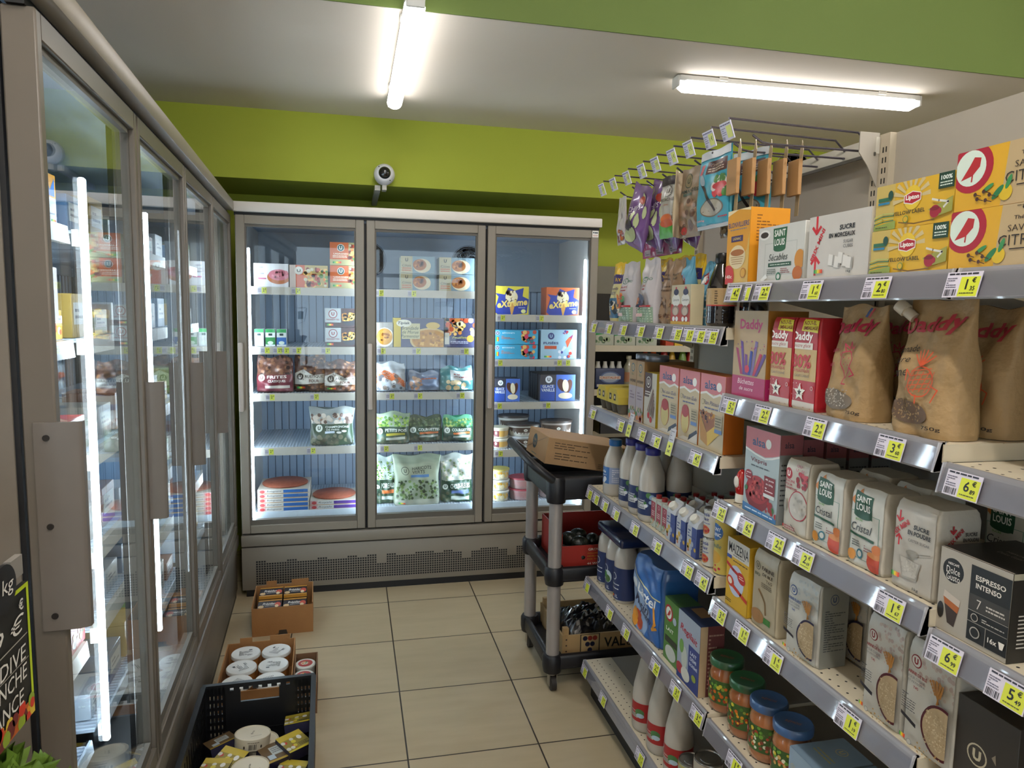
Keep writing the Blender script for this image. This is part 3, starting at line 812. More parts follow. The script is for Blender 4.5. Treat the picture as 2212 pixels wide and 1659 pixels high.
def d_auc(k):
    k.rect(0, 0, 1, 1, 'D9A82A'); k.poly([(.38, 0), (.80, 0), (.82, 1), (.42, 1)], 'BDA67E'); k.poly([(.80, 0), (.82, 1), (1, 1), (1, 0)], 'DDB02C')
    bird(k, .13, .70, .175); k.ell(.60, .93, .03, .04, '2A1E18'); k.lines(.53, .69, .95, .98, 1, '6A5A40')
    k.text('Thé noir', .60, .78, .17, .06, '33261E', .01); k.text('SAVEUR', .60, .62, .25, .10, '33261E', -.005); k.text('CITRON', .60, .43, .38, .17, '26201C', -.005)
    k.line([(.5, .29), (.7, .29)], .008, '33261E'); k.ell(.42, .2, .05, .13, 'D9B92A', rot=-.3); k.ell(.36, .22, .06, .05, '2E7A4A', rot=.8); k.ell(.44, .36, .05, .04, '3A8A50', rot=1.2)
    k.ell(.28, .32, .05, .035, '3A8A50', rot=.5)
    for a, b in ((.18, .24), (.25, .27), (.2, .16), (.27, .12), (.3, .2)): k.ell(a, b, .014, None, '4A2A20'); k.line([(a, b), (a + .05, b - .04)], .006, '4A2A20')
    k.ell(.90, .42, .085, .19, 'D89A20', 24); k.ell(.90, .42, .07, .15, 'E8C04A', 24); k.ell(.89, .9, .06, .05, '2E7A4A', rot=-.5); k.ell(.93, .66, .07, .06, '1F6A48', rot=.6); k.line([(.9, .84), (.95, .92), (.99, .82)], .02, 'F0CC3A')
for z, w in ((1.571, 'lower'), (1.6585, 'upper')):
    pbox('tea_box', '%s of the two stacked lemon tea boxes with a red bird badge' % w, 'tea box', .205, .08, .0865, 'D0A030', d_auc, gl(.912, .707, z, .08, .89 + (.003 if w == 'upper' else 0)), RG, group='lemon tea boxes on the top shelf')

# ---- second shelf: sugar sticks, icing sugar and kraft pouches
Z = 1.308
def d_daddy(k):
    k.rect(0, 0, 1, 1, 'B29A76'); k.text('Daddy', .52, .83, .68, .15, 'B21A63', .03); k.rect(0, 0, 1, .24, 'A82A62'); k.text('Bûchettes', .43, .18, .5, .06, 'EFDDE4', 0, .2); k.text('de sucre', .45, .10, .42, .045, 'EFDDE4', 0, .2)
    for i, (a, t, c) in enumerate(((.1, .10, 'A0285E'), (.24, .08, '5C3A8E'), (.38, .03, '6A2E84'), (.52, -.08, '2E3E9A'), (.66, -.1, '7A6AA0'), (.78, -.18, 'B02A50'), (.9, -.2, '5A3A86'))):
        k.poly([(.44 + (a - .44) * .55, .26), (.44 + (a - .44) * .55 + .075, .26), (a + .08 - t * .2, .56 + .09 * math.sin(i * 2)), (a - t * .2, .57 + .09 * math.sin(i * 2))], c)
    k.ell(.46, .33, .07, .045, 'C2244A'); k.blobs(.04, .95, .56, .66, 16, .012, ['B21A63', '5C3A8E'], 3)
def d_daddy_s(k): k.rect(0, 0, 1, 1, 'A8752E'); k.rect(0, 0, 1, .24, 'A82A62')
pbox('sugar_stick_box', 'kraft box of sugar sticks with a magenta foot, second shelf', 'sugar box', .137, .10, .20, 'B29A76', d_daddy, gl(1.525, 1.388, Z, .10), RG, side=d_daddy_s)
def d_glace(k):
    k.rect(0, 0, 1, 1, 'A8222C'); k.rect(0, .32, 1, .66, 'BFA166'); k.rect(0, 0, 1, .09, 'C9BFB4'); k.poly([(.3, .86), (1, .84), (1, .97), (.32, .99)], 'D9CE3A'); k.text('NOUVEL', .62, .945, .5, .042, '7A1A1A'); k.text('EMBALLAGE', .66, .89, .56, .04, '7A1A1A')
    k.text('Daddy', .38, .79, .8, .12, 'F4EEE8', .03); k.rect(.0, .66, .8, .73, 'D9D4C8'); k.text('sucre glace', .38, .695, .66, .05, 'A8222C', 0, .3)
    k.text('80%', .36, .53, .78, .15, 'B41E28', .03); k.text('DE PLASTIQUE', .36, .425, .7, .035, 'A8222C'); k.text('CARTONNÉ', .42, .375, .6, .035, '8A7A66')
    pts = []
    for i in range(10): a = PI / 2 + i * PI / 5; r = .24 if i % 2 == 0 else .11; pts.append((.38 + r * math.cos(a), .19 + r * math.sin(a) * k.w / k.h))
    k.poly(pts, 'E8E6DA'); pts = [(.38 + (p[0] - .38) * .4, .19 + (p[1] - .19) * .4) for p in pts]; k.poly(pts, '2A1A14'); k.blobs(.05, .95, .1, .3, 14, .014, ['E8DAD0'], 4); k.ring(.86, .25, .05, 'E8DAD0', 'A8222C')
for i, (a, b, w) in enumerate(((1.372, 1.292, 'left'), (1.29, 1.21, 'right'))):
    pbag('icing_sugar_box', '%s of the two red and kraft icing sugar packs' % w, 'icing sugar pack', .079, .07, .187, 'A8222C', 'brick', d_glace, gl(a, b, Z, .07), RG, p=16, cell=.007, wr=.0003, seed=i, group='icing sugar packs')
def kraft_bag(name, label, yf, yn, doodle, seed, xf=.885, w=.118, h=.212, rot=0):
    def dec(k):
        k.text('Daddy', .48, .80, .95, .15, 'A8303E' if doodle != 'berry' else 'A82040', .03, .1, .1)
        k.ell(.38, .17, .36, .085, '5E4630' if doodle == 'pine' else '6E6458', 24, rot=-.1); k.blobs(.12, .62, .11, .26, 90, .012, ['9A7A50', '86683E', 'A88A5E'] if doodle == 'pine' else ['A9A196', 'C2BAAE', '8E867C'], 5)
        k.text('750g', .78, .07, .22, .035, '241A14', .01)
        if doodle == 'pine':
            k.text('cassonade', .16, .62, .44, .05, '221A14', .0, .3, .15); k.text('pure', .18, .53, .26, .045, '221A14', .0, .3, .15); k.text('canne', .16, .44, .34, .045, '221A14', .0, .3, .15)
            q = k.w / k.h; c = 'C8502A'; pts = [(.56 + .17 * math.cos(t * PI / 8), .40 + .19 * q * math.sin(t * PI / 8)) for t in range(17)]; k.line(pts, .016, c)
            for i in range(-2, 3): k.line([(.56 + i * .07 - .06, .40 - .13 * q), (.56 + i * .07 + .05, .40 + .13 * q)], .01, c); k.line([(.42, .40 + i * .06 * q), (.70, .40 + i * .06 * q + .05 * q)], .01, c)
            for i in range(6): a = .7 + i * .35; k.line([(.56, .40 + .2 * q), (.56 + .22 * math.cos(a), .40 + .2 * q + .2 * q * math.sin(a)), (.57, .40 + .2 * q)], .016, c)
            k.line([(.72, .38), (.84, .35), (.78, .26)], .016, c); k.line([(.42, .44), (.34, .48), (.36, .40)], .016, c); k.line([(.55, .30), (.55, .24)], .016, c)
        else:
            k.text('fruits', .1, .60, .2, .04, 'A02A50', 0, .3, .2); k.text('pure', .14, .46, .24, .04, 'A02A50', 0, .3, .2)
            q = k.w / k.h; c = 'B02A4C'; k.line([(.42, .58), (.40, .48), (.52, .36), (.66, .42), (.70, .54), (.56, .60), (.42, .58)], .016, c)
            for a, b in ((.47, .54), (.53, .5), (.6, .54), (.64, .48), (.54, .43), (.6, .45), (.48, .48)): k.ell(a, b, .012, None, c)
            k.line([(.50, .60), (.44, .66), (.55, .62), (.56, .68), (.6, .62), (.68, .65), (.62, .59)], .016, c); k.line([(.41, .55), (.34, .6), (.36, .68)], .016, c); k.line([(.7, .46), (.76, .4), (.68, .38)], .016, c); k.line([(.52, .36), (.5, .31), (.58, .31)], .016, c)
            k.poly([(.62, .90), (.66, .90), (.74, .99), (.70, .99)], '28407A'); k.poly([(.68, .90), (.71, .90), (.79, .99), (.76, .99)], 'B02A34')
    return pbag(name, label, 'sugar pouch', w, .085, h, M('kraft_paper', 'A1855C', .6, bump=.5, bscale=90, vary=.1), 'stand', dec, gl(yf, yn, Z, .085, xf), RG + rot, p=3.2, wr=.0035, seed=seed, cell=.007, e0=.0022, rough=.55)
kraft_bag('sugar_pouch', 'crumpled kraft sugar pouch with a strawberry doodle right of the red packs', 1.195, 1.08, 'berry', 3, .893)
kraft_bag('sugar_pouch', 'kraft sugar pouch with an orange pineapple doodle, foremost and largest', 1.02, .90, 'pine', 5, .893, w=.13, h=.222)
for i, (y, lb) in enumerate(((.955, 'shaded kraft pouch standing right behind the pineapple pouch'), (.85, 'dark kraft pouch in the shade at the right edge of the second shelf'))):
    kraft_bag('sugar_pouch', lb, y + .06 - i * .0, y - .06, 'pine', 8 + i, .985 + i * .0 + .09 * i, w=.128, h=.21)
kraft_bag('sugar_pouch', 'dark kraft pouch behind the strawberry doodle pouch', 1.20, 1.09, 'berry', 12, 1.0)
# white spout of the pineapple pouch
g = G(); g.tube([(-.045, -.012, .19), (-.068, -.018, .208)], .009, P('BDB3A0'), 10); g.tube([(-.06, -.016, .202), (-.074, -.02, .213)], .0115, P('C9C0AE'), 10)
o = g.build('spout'); o.parent = bpy.data.objects['sugar_pouch.001']

# ---- third shelf: sweetener, jam sugar, caster sugar
Z = 1.046
e = empty('sweetener_dispenser', gl(1.515, 1.455, Z, .05, .9), RG, 'red sweetener dispenser on a blister card at the far end of the shelf', 'sweetener')
g = G(); g.prism([(-.03, 0), (.03, 0), (.03, .115), (.022, .138), (0, .147), (-.022, .138), (-.03, .115)], .01, .014, P('A81E22'), 'Y')
k = Ink(g, lambda u, v, d: (u - .03, .01 - d, v), .06, .147); k.text('Canderel', .5, .76, .8, .09, 'F0E0DC', .02, .2); k.ell(.5, .9, .16, None, '4A1414'); k.rect(.1, .60, .7, .68, '22446A'); k.text('300', .42, .64, .3, .045, 'B8D4F0')
g.build('blister_card', e)
g = G(); g.ball((-.012, -.008, .045), .03, M('red_gloss_plastic', 'B01A18', .15, coat=1), 20, (.55, .5, 1.25)); g.lathe([(.010, .0), (.014, .002), (.013, .022), (.009, .026)], P('DCD8CC'), 16, c=(-.012, -.008)); g.build('dispenser', e)
G().ball((-.012, -.022, .052), .011, P('E2DAD0'), 12, (1, .3, 1.3)).build('badge', e)
def alsa_logo(k, cu, cv, s, dark='22283A'):
    q = k.w / k.h
    k.text('alsa', cu, cv, s, s * .38 * q, '1F4E7E', .015)
def d_vit(k):
    k.rect(0, 0, 1, 1, 'A9B9BE'); k.poly([(0, .76), (.3, .72), (.6, .70), (.8, .73), (1, .77), (1, 1), (0, 1)], 'C26C74'); k.poly([(0, .755), (.3, .715), (.6, .69), (.8, .72), (1, .765), (1, .745), (.8, .70), (.6, .672), (.3, .695), (0, .735)], 'DDE2E0')
    alsa_logo(k, .40, .85, .38); k.ell(.68, .86, .08, .055, 'E9ECE8'); k.text('Vitpris', .42, .63, .48, .065, '6A1A28', .01); k.lines(.2, .75, .55, .585, 1, '5A6068')
    k.ell(.42, .25, .36, .20, '7E1620', 28); k.ell(.42, .30, .33, .16, 'A0242A', 28); k.blobs(.18, .7, .2, .42, 60, .035, ['8E1A22', 'B8383A', '701018', 'C24A44'], 6); k.poly([(0, 0), (1, 0), (1, .06), (0, .10)], '3E78B0'); k.lines(.08, .9, .03, .06, 1, 'D6E4F0')
    k.ell(.15, .44, .11, .06, '8C1C2C'); k.lines(.08, .22, .40, .48, 3, 'E8C8CC'); k.rect(.62, .30, .93, .50, '7C1420'); k.text('40 pots', .775, .46, .24, .03, 'F0E4E0'); k.text('de 250g', .775, .41, .2, .025, 'F0E4E0'); k.lines(.66, .88, .32, .38, 2, 'F0D8D8'); k.rect(.62, .26, .93, .30, 'D8DEDC')
    k.ell(.1, .28, .05, .03, '2E6A34', rot=.5); k.ell(.88, .14, .06, .035, '3A7A38'); k.blobs(.7, 1, .08, .2, 8, .05, ['A8242A', '8C1820'], 8)
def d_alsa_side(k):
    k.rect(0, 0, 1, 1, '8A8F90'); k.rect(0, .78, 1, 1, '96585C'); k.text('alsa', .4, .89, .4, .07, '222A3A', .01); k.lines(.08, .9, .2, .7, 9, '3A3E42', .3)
pbox('jam_setting_sugar_box', 'pink and blue box with a pan of red jam beside the red dispenser', 'baking box', .133, .055, .197, 'A9B9BE', d_vit, gl(1.45, 1.317, Z, .055), RG, side=d_alsa_side)
for i in range(4):
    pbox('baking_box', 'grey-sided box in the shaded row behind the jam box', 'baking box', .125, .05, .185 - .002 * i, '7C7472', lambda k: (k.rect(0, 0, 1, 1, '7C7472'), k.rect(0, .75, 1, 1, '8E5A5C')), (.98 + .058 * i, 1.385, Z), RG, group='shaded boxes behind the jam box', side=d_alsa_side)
def d_usug(k):
    k.rect(0, 0, 1, 1, 'BCB6A8'); k.ulogo(.18, .80, .15, 'A8202A', 'F0EAE0'); k.text('SUCRE', .24, .70, .4, .035, 'A83048'); k.text('POUR', .2, .65, .3, .03, 'A83048'); k.text('CONFITURE', .3, .60, .5, .03, 'A83048')
    k.ring(.62, .40, .38, 'A8283A', 'B9B4AA', .07); k.blobs(.5, 1, .66, .84, 26, .06, ['8E1A26', 'B43A44', '6E101A'], 2); k.blobs(.4, .9, .3, .5, 18, .04, ['C4BEB4', 'A8A298'], 3)
    for i in range(5): k.text('U', .55 + .1 * (i % 3), .93 - .05 * (i // 2), .08, .035, 'B05A70')
    k.ell(.14, .36, .06, .09, '9A958A'); k.rect(.02, .05, .12, .09, 'C22F2F'); k.lines(.16, .6, .04, .1, 2, 'A85060'); k.line([(.42, .12), (.7, .02)], .02, '4A4038')
pbag('sugar_bag', 'paper bag of jam sugar with a red circle, left of the two green-shield bags', 'sugar bag', .082, .075, .155, 'BCB6A8', 'brick', d_usug, gl(1.298, 1.214, Z, .075, .897), RG, p=14, wr=.0007, seed=21, cell=.0065)
def d_cris(k):
    k.rect(0, 0, 1, 1, 'C6C6BE'); k.rect(.06, .10, .86, .68, '5E8A7A'); k.rect(.075, .107, .845, .674, 'C6C6BE'); k.poly([(.02, .8), (.3, .98), (.45, .8), (.3, .7)], 'C87A34')
    k.poly([(.14, .66), (.66, .62), (.66, .90), (.14, .94)], '1B4A30'); k.ell(.4, .65, .26, .05, '1B4A30'); k.text('SAINT', .40, .85, .42, .08, 'F0F2EC', .02); k.text('LOUIS', .40, .745, .40, .09, 'F0F2EC', .02)
    k.text('SUCRE', .3, .585, .2, .025, '5E9A3A'); k.text('Cristal', .38, .49, .56, .10, '1E2A30', .0, .2); k.poly([(.06, .385), (.76, .36), (.76, .39), (.06, .415)], '1B4A30')
    k.lines(.14, .36, .24, .33, 3, '5A605C'); k.lines(.5, .76, .22, .31, 3, '8A5050'); k.ring(.38, .17, .10, '2A6A7A', 'C6C6BE', .35); k.ell(.16, .13, .11, .07, 'D08A2A', rot=.4)
    k.ell(.82, .12, .22, .11, 'B8402A', 24); k.rect(.62, .10, 1, .22, 'C24A2E'); k.ell(.82, .22, .20, .04, 'D08A50'); k.ell(.86, .30, .12, .06, 'C8763A'); k.text('1kg', .09, .06, .1, .03, '3A4A40')
for a, b, w, s in ((1.205, 1.112, 'left', 31), (1.100, 1.008, 'right', 33)):
    pbag('sugar_bag', '%s of the two paper sugar bags with green shields and orange jars' % w, 'sugar bag', .088, .078, .148, M('sugar_paper', 'BDB8AC', .5, bump=.35, bscale=70), 'brick', d_cris, gl(a, b, Z, .078, .90), RG, p=14, wr=.0008, seed=s, group='green-shield sugar bags', cell=.0065)
for i in range(2):
    pbag('sugar_bag', 'green-shield sugar bag in the shaded back row', 'sugar bag', .088, .078, .148, M('sugar_paper', 'BDB8AC', .5), 'brick', d_cris, (1.035, 1.16 - .1 * i, Z), RG, p=14, wr=.0008, seed=40 + i, group='sugar bags in the back row', cell=.008)
pbag('sugar_bag', 'green-shield sugar bag alone behind the coffee capsule box', 'sugar bag', .088, .078, .148, M('sugar_paper', 'BDB8AC', .5), 'brick', d_cris, (1.13, .95, Z), RG, p=14, wr=.0008, seed=50, cell=.008)
def d_ps(k):
    k.rect(0, 0, 1, 1, 'B9B4AA'); arrows(k, .16, .68, .40); k.text('PRIX MINI', .18, .68, .5, .06, 'B8242E', .03, rot=.72)
    k.text('SUCRE', .66, .74, .34, .05, '1A1A20', .03); k.text('EN POUDRE', .62, .67, .50, .05, '1A1A20', .03); k.text('CASTER SUGAR', .63, .585, .46, .03, '4A4A4E', 0)
    k.ell(.5, .44, .14, .035, '9A958B'); k.line([(.6, .45), (.9, .50)], .02, '8A857B'); k.poly([(.2, .38), (.72, .36), (.64, .16), (.30, .14)], 'A7A298'); k.poly([(.24, .37), (.68, .355), (.61, .18), (.32, .16)], 'C0BBB1'); k.blobs(.26, .64, .2, .36, 40, .02, ['B3AEA4', 'CBC6BC'], 2)
    k.nutri(.06, .12, .2, .05); k.text('1kg', .64, .06, .12, .04, '222222', .01)
def d_ps_side(k): arrows(k, .3, .7, .3, 'B03038'); k.text('PRIX MINI', .35, .7, .5, .05, 'B03038', .03, rot=.72); k.text('SUCRE', .75, .74, .3, .04, '1A1A20'); k.text('EN POUDRE', .75, .68, .4, .04, '1A1A20')
pbag('sugar_bag', 'white caster sugar bag with red arrows beside the coffee capsule box', 'sugar bag', .092, .085, .15, M('sugar_paper', 'BDB8AC', .5), 'brick', d_ps, gl(.992, .898, Z, .085, .90), RG, p=14, wr=.0007, seed=61, cell=.0065, side=d_ps_side)

# ---- coffee capsules, near unit
Z = 1.018
def d_dg(k):
    k.rect(0, 0, 1, 1, 'AFA99D'); k.ell(.20, .76, .155, None, '14100E', 28); k.text('NESCAFÉ', .2, .84, .16, .035, 'E8E0D8'); k.text('Dolce', .20, .76, .2, .08, 'F0ECE4', 0); k.text('Gusto', .205, .68, .2, .08, 'F0ECE4', 0)
    k.poly([(.09, .42), (.33, .36), (.27, .10), (.17, .12)], '3A2A22'); k.poly([(.09, .42), (.33, .36), (.31, .28), (.11, .34)], 'B0622A'); k.poly([(.1, .50), (.34, .44), (.33, .36), (.09, .42)], 'C8BEB2'); k.ell(.06, .24, .05, .1, '1C1816')
    k.rect(.46, .06, 1.0, .93, '181613'); k.text('ESPRESSO', .73, .80, .40, .06, 'ECE6DC', .02); k.text('INTENSO', .71, .71, .34, .06, 'ECE6DC', .02)
    k.rect(.46, .42, 1, .60, '3A3733'); k.text('7', .60, .50, .06, .11, 'D8D2C8', -.01); k.lines(.70, .95, .46, .54, 2, 'C8C2B8'); k.line([(.46, .41), (1, .41)], .008, 'A09A90'); k.line([(.46, .28), (1, .28)], .008, 'A09A90'); k.line([(.72, .06), (.72, .28)], .008, 'A09A90')
    k.lines(.66, .96, .32, .37, 2, 'C0BAB0'); k.ring(.56, .34, .05, 'C0BAB0', '181613'); k.ring(.58, .17, .07, 'B0AAA0', '181613'); k.text('16x', .82, .17, .12, .06, 'F0EAE0', .02); k.poly([(.9, .21), (.98, .21), (.96, .13), (.92, .13)], 'F0EAE0')
def d_dg_s(k): k.rect(0, 0, 1, 1, '24211D'); k.text('ESPRESSO INTENSO', .55, .74, .8, .05, 'ECE6DC', .02); k.lines(.1, .95, .15, .55, 9, 'C8C2B8', .35); k.rect(0, .93, 1, 1, 'B4AE98')
pbox('coffee_capsule_box', 'black and grey coffee capsule box with an espresso glass on the near shelf', 'coffee box', .122, .14, .13, '211E1B', d_dg, gl(.882, .76, Z, .14, .892), RG, side=d_dg_s, top=lambda k: (k.rect(0, 0, 1, 1, '1E1B19'), k.rect(0, 0, 1, .02, 'A8A294'), k.text('NESCAFÉ', .5, .55, .3, .05, '9A948A'), k.text('Dolce Gusto', .5, .45, .34, .06, '9A948A', 0)))
Z = .74
def d_fil(k):
    k.rect(0, 0, 1, 1, '3A3530'); k.ulogo(.38, .60, .17, 'BDB49A', 'BDB49A', '3A3530'); k.text('FILTRES', .34, .38, .36, .045, '9A9078'); k.text('N°2', .34, .27, .34, .12, 'BFB69C', .02); k.poly([(.62, .66), (.7, .62), (.68, .70)], '8A8070'); k.ring(.8, .42, .14, '8A8070', '4A443C', .12)
pbox('coffee_filter_box', 'dark brown coffee filter box at the bottom right corner', 'coffee filter box', .10, .11, .193, '35302B', d_fil, (.90 + .055, .786, Z), RG)

# ---- flour shelf
Z = .798
def d_maiz(k):
    k.rect(0, 0, 1, 1, 'D0A52A'); k.rect(0, .74, 1, 1, 'C8C6BE'); k.text('MAIZENA', .52, .87, .9, .14, '16161A', .01); k.lines(.28, .8, .76, .79, 1, '5A5A60'); k.rect(0, .70, .22, .75, '2A4A9A')
    k.ell(.46, .42, .36, .22, 'BDC6E0', 28); k.lines(.3, .95, .68, .71, 1, '3A3020')
    k.ell(.70, .50, .19, .075, 'B82A26', rot=-.35); k.line([(.02, .62), (.32, .56), (.56, .53)], .08, 'B82A26'); k.lines(.6, .82, .48, .54, 2, 'F0D8D0'); k.ell(.22, .38, .17, .075, 'C23A22', rot=-.35); k.ell(.20, .385, .10, .045, 'E6D9C8', rot=-.35); k.line([(.36, .33), (.7, .27), (1, .22)], .09, 'C23A22')
    k.lines(.03, .3, .06, .12, 2, '5A5020')
pbox('corn_starch_box', 'yellow corn starch box with red spoons at the far end of the flour shelf', 'corn starch box', .095, .09, .168, 'D0A52A', d_maiz, gl(1.492, 1.402, Z, .09, .888), RG)
def d_ubio(k):
    k.rect(0, 0, 1, 1, 'A79C84'); k.ulogo(.22, .80, .10, '3A3A30', '3A3A30', 'A79C84'); k.text('FARINE', .62, .80, .46, .05, '3A2E22'); k.text('DE BLÉ', .62, .73, .38, .045, '3A2E22'); k.text('T65', .68, .66, .24, .04, '5A4E40', 0); k.text('BIO', .22, .69, .2, .04, '4A5A40')
    k.lines(.4, .8, .55, .62, 3, '6A6050'); k.line([(.3, .5), (.55, .36), (.6, .22)], .04, '7A5A30'); k.ell(.3, .15, .26, .09, '9A7044'); k.rect(.55, .1, .8, .18, '3E7A3A')
pbag('flour_bag', 'beige organic flour bag right beside the yellow starch box', 'flour bag', .098, .075, .175, M('flour_paper', 'A79C84', .5, bump=.35, bscale=70), 'brick', d_ubio, gl(1.39, 1.293, Z, .075, .893), RG, p=14, wr=.0007, seed=71, cell=.0065, side=lambda k: (k.lines(.6, .9, .2, .8, 12, '4A4438', .3)))
def d_flu(col, ink, title):
    def f(k):
        k.rect(0, 0, 1, 1, col); k.blobs(.3, 1, .6, .97, 60, .035, ['AEB4B4', 'B9BEBC'] if ink != '8E1E2A' else ['B9AAA0', 'AE9C94'], 4); k.ulogo(.21, .80, .11, ink, 'E8E8E4', ink); k.ell(.21, .80, .092, None, 'C9C9C2'); k.text('U', .21, .80, .09, .06, ink, .05)
        k.text(title, .24, .685, .42, .038, ink, .02); k.text('POUR CUISINE', .24, .635, .34, .025, '6A6A70', 0); k.text('ET PÂTISSERIE', .24, .60, .34, .025, '6A6A70', 0); k.text('T45', .24, .555, .1, .025, ink, .01)
        wheat(k, .72, .55, .34, 'A87434'); k.ell(.84, .32, .38, .24, '2A2440' if ink != '8E1E2A' else '4A1620', 32); k.ell(.84, .32, .34, .215, 'A89474', 32); k.blobs(.55, 1, .16, .46, 160, .014, ['B8A684', '9A8460', 'C4B494'], 9)
        k.lines(.05, .34, .34, .50, 7, '4A4A50', .35); k.poly([(.05, .27), (.38, .22), (.38, .255), (.05, .305)], '26222A'); k.nutri(.04, .06, .14, .035); k.ring(.27, .06, .05, '8A8A88', col)
        k.blobs(.4, .9, .02, .12, 14, .018, ['B08A50', 'C4A070'], 6)
    return f
def d_flu_s(k): k.rect(0, 0, 1, 1, '8C8E88'); k.ulogo(.45, .84, .16, '3A4A70', '3A4A70', '8C8E88'); k.lines(.12, .88, .2, .72, 18, '42484E', .35)
pbag('flour_bag', 'front flour bag with a blue round logo and wheat ears', 'flour bag', .098, .07, .168, M('flour_paper_white', 'B4B3AC', .5, bump=.3, bscale=70), 'brick', d_flu('BDBDB6', '2A4E96', 'FARINE FLUIDE'), gl(1.262, 1.165, Z, .07, .897), RG + .06, p=14, wr=.0006, seed=81, cell=.0065, side=d_flu_s)
pbag('flour_bag', 'second blue-logo flour bag in the shade behind the first', 'flour bag', .098, .07, .168, M('flour_paper_white', 'B4B3AC', .5), 'brick', d_flu('BDBDB6', '2A4E96', 'FARINE FLUIDE'), (1.03, 1.19, Z), RG, p=14, wr=.0006, seed=82, cell=.008, side=d_flu_s)
for a, b, w, s in ((1.03, .942, 'left', 83), (.938, .835, 'right', 84)):
    pbag('flour_bag', '%s of the two wheat flour bags with red round logos' % w, 'flour bag', .092 if w == 'left' else .1, .065, .18, M('flour_paper_white', 'B4B3AC', .5), 'brick', d_flu('BDBBB2', '8E1E2A', 'FARINE DE BLÉ'), gl(a, b, Z, .065, .897), RG, p=14, wr=.0006, seed=s, group='red-logo flour bags', cell=.0065)

# ---- glass jars and blue boxes
def jar(label, x, y, z, lid, seed, fruit):
    e = empty('preserve_jar', (x, y, z), RG + .3, label, 'jar', 'glass fruit jars on the lower shelf'); e.scale = (1.15, 1.15, 1.17)
    prof = [(.030, 0), (.0345, .004), (.036, .015), (.036, .078), (.034, .088), (.0305, .098), (.0305, .103), (.033, .108)]
    g = G(); g.lathe(prof, M('jar_compote_' + fruit, '9A5E38' if fruit == 'peach' else 'A66A42', .12, coat=1, vary=.15, scale=60), 28); g.build('glass_body', e)
    g = G(); k = Ink(g, cylS(.0364, .022), 2 * PI * .0364, .052, .006)
    k.rect(.18, 0, .82, 1, 'C8C2B2'); k.rect(.33, .0, .82, 1, '3A5A2A'); k.blobs(.34, .80, .1, .75, 60, .016, ['C8641E', 'A83A1A', '8A9A3A', 'D9962A', '5A2A1A', '2E5A2A'] if fruit == 'peach' else ['A8402A', '7A3A2A', 'C8A05A', 'D8D8C0', '5A6A3A', 'B85A3A'], seed)
    k.blobs(.36, .8, .55, .95, 16, .018, ['4A7A2E', '6A9A3A', 'C8B83A'], seed + 9); k.rect(.20, .50, .42, .74, 'A82028'); k.text('RÉMOIS', .31, .62, .18, .13, 'F0E8DC', .02); k.lines(.21, .38, .26, .44, 2, 'A83A2A'); k.ell(.29, .86, .05, .14, 'C8B488')
    g.build('paper_label', e)
    g = G(); c = M('lid_' + lid, lid, .3, vary=.04, coat=.3); g.lathe([(.0335, .100), (.037, .102), (.0375, .114), (.035, .118), (.0325, .1175), (.03, .116), (.001, .116)], c, 30)
    k = Ink(g, lambda u, v, d: (u - .03, v - .03, .1162 + d), .06, .06); k.text('RÉMOIS', .5, .5, .5, .16, 'A8544A' if lid == '2C5A3A' else 'A06A4A', 0, .3, .5)
    g.build('lid', e)
ZZ = .485
J = [(1.558, '2C5A3A', 'peach', 'first glass fruit jar with a green lid, beside the milk powder box'), (1.462, '2C5A3A', 'peach', 'second glass fruit jar, green lid, next to a blue-lidded one'), (1.37, '3A5A86', 'pear', 'glass fruit jar with a blue lid, second from the pale blue boxes'), (1.278, '3A5A86', 'pear', 'glass fruit jar with a blue lid touching the pale blue boxes')]
for i, (y, l, f, lb) in enumerate(J): jar(lb, .94, y, .485 if y > 1.54 else .476, l, i + 3, f)
def d_bl(k):
    k.rect(0, 0, 1, 1, '8FA5B8'); k.ulogo(.16, .66, .09, 'BDAE80', 'BDAE80', '8FA5B8'); k.poly([(.3, .0), (.5, .42), (.58, .1), (.7, 0)], '26384E'); k.poly([(.42, .3), (.5, .5), (.54, .3)], '6A3A4A'); k.lines(.1, .34, .12, .34, 3, 'A8A070'); k.lines(.6, .9, .6, .8, 2, 'A8A070')
for i, y in enumerate((1.185, 1.09)):
    pbox('rice_pudding_box', ('nearer' if i else 'farther') + ' of the two pale blue boxes with gold round logos', 'food box', .09, .13, .118, '8FA5B8', d_bl, (.9 + .065 + i * .0, y, .476), RG, top=lambda k: (k.rect(0, 0, 1, 1, '7E95A8'), k.ulogo(.5, .7, .14, 'BDAE80', 'BDAE80', '7E95A8'), k.lines(.2, .8, .3, .45, 2, 'A8A070')), group='pale blue boxes')
pbox('dark_food_box', 'dark brown box with a white ring at the bottom edge right of the blue boxes', 'food box', .11, .12, .12, '2A2220', lambda k: (k.rect(0, 0, 1, 1, '2A2220'), k.ulogo(.4, .72, .2, 'D8D4CC', 'D8D4CC', '2A2220')), (.9 + .06, .97, .476), RG)

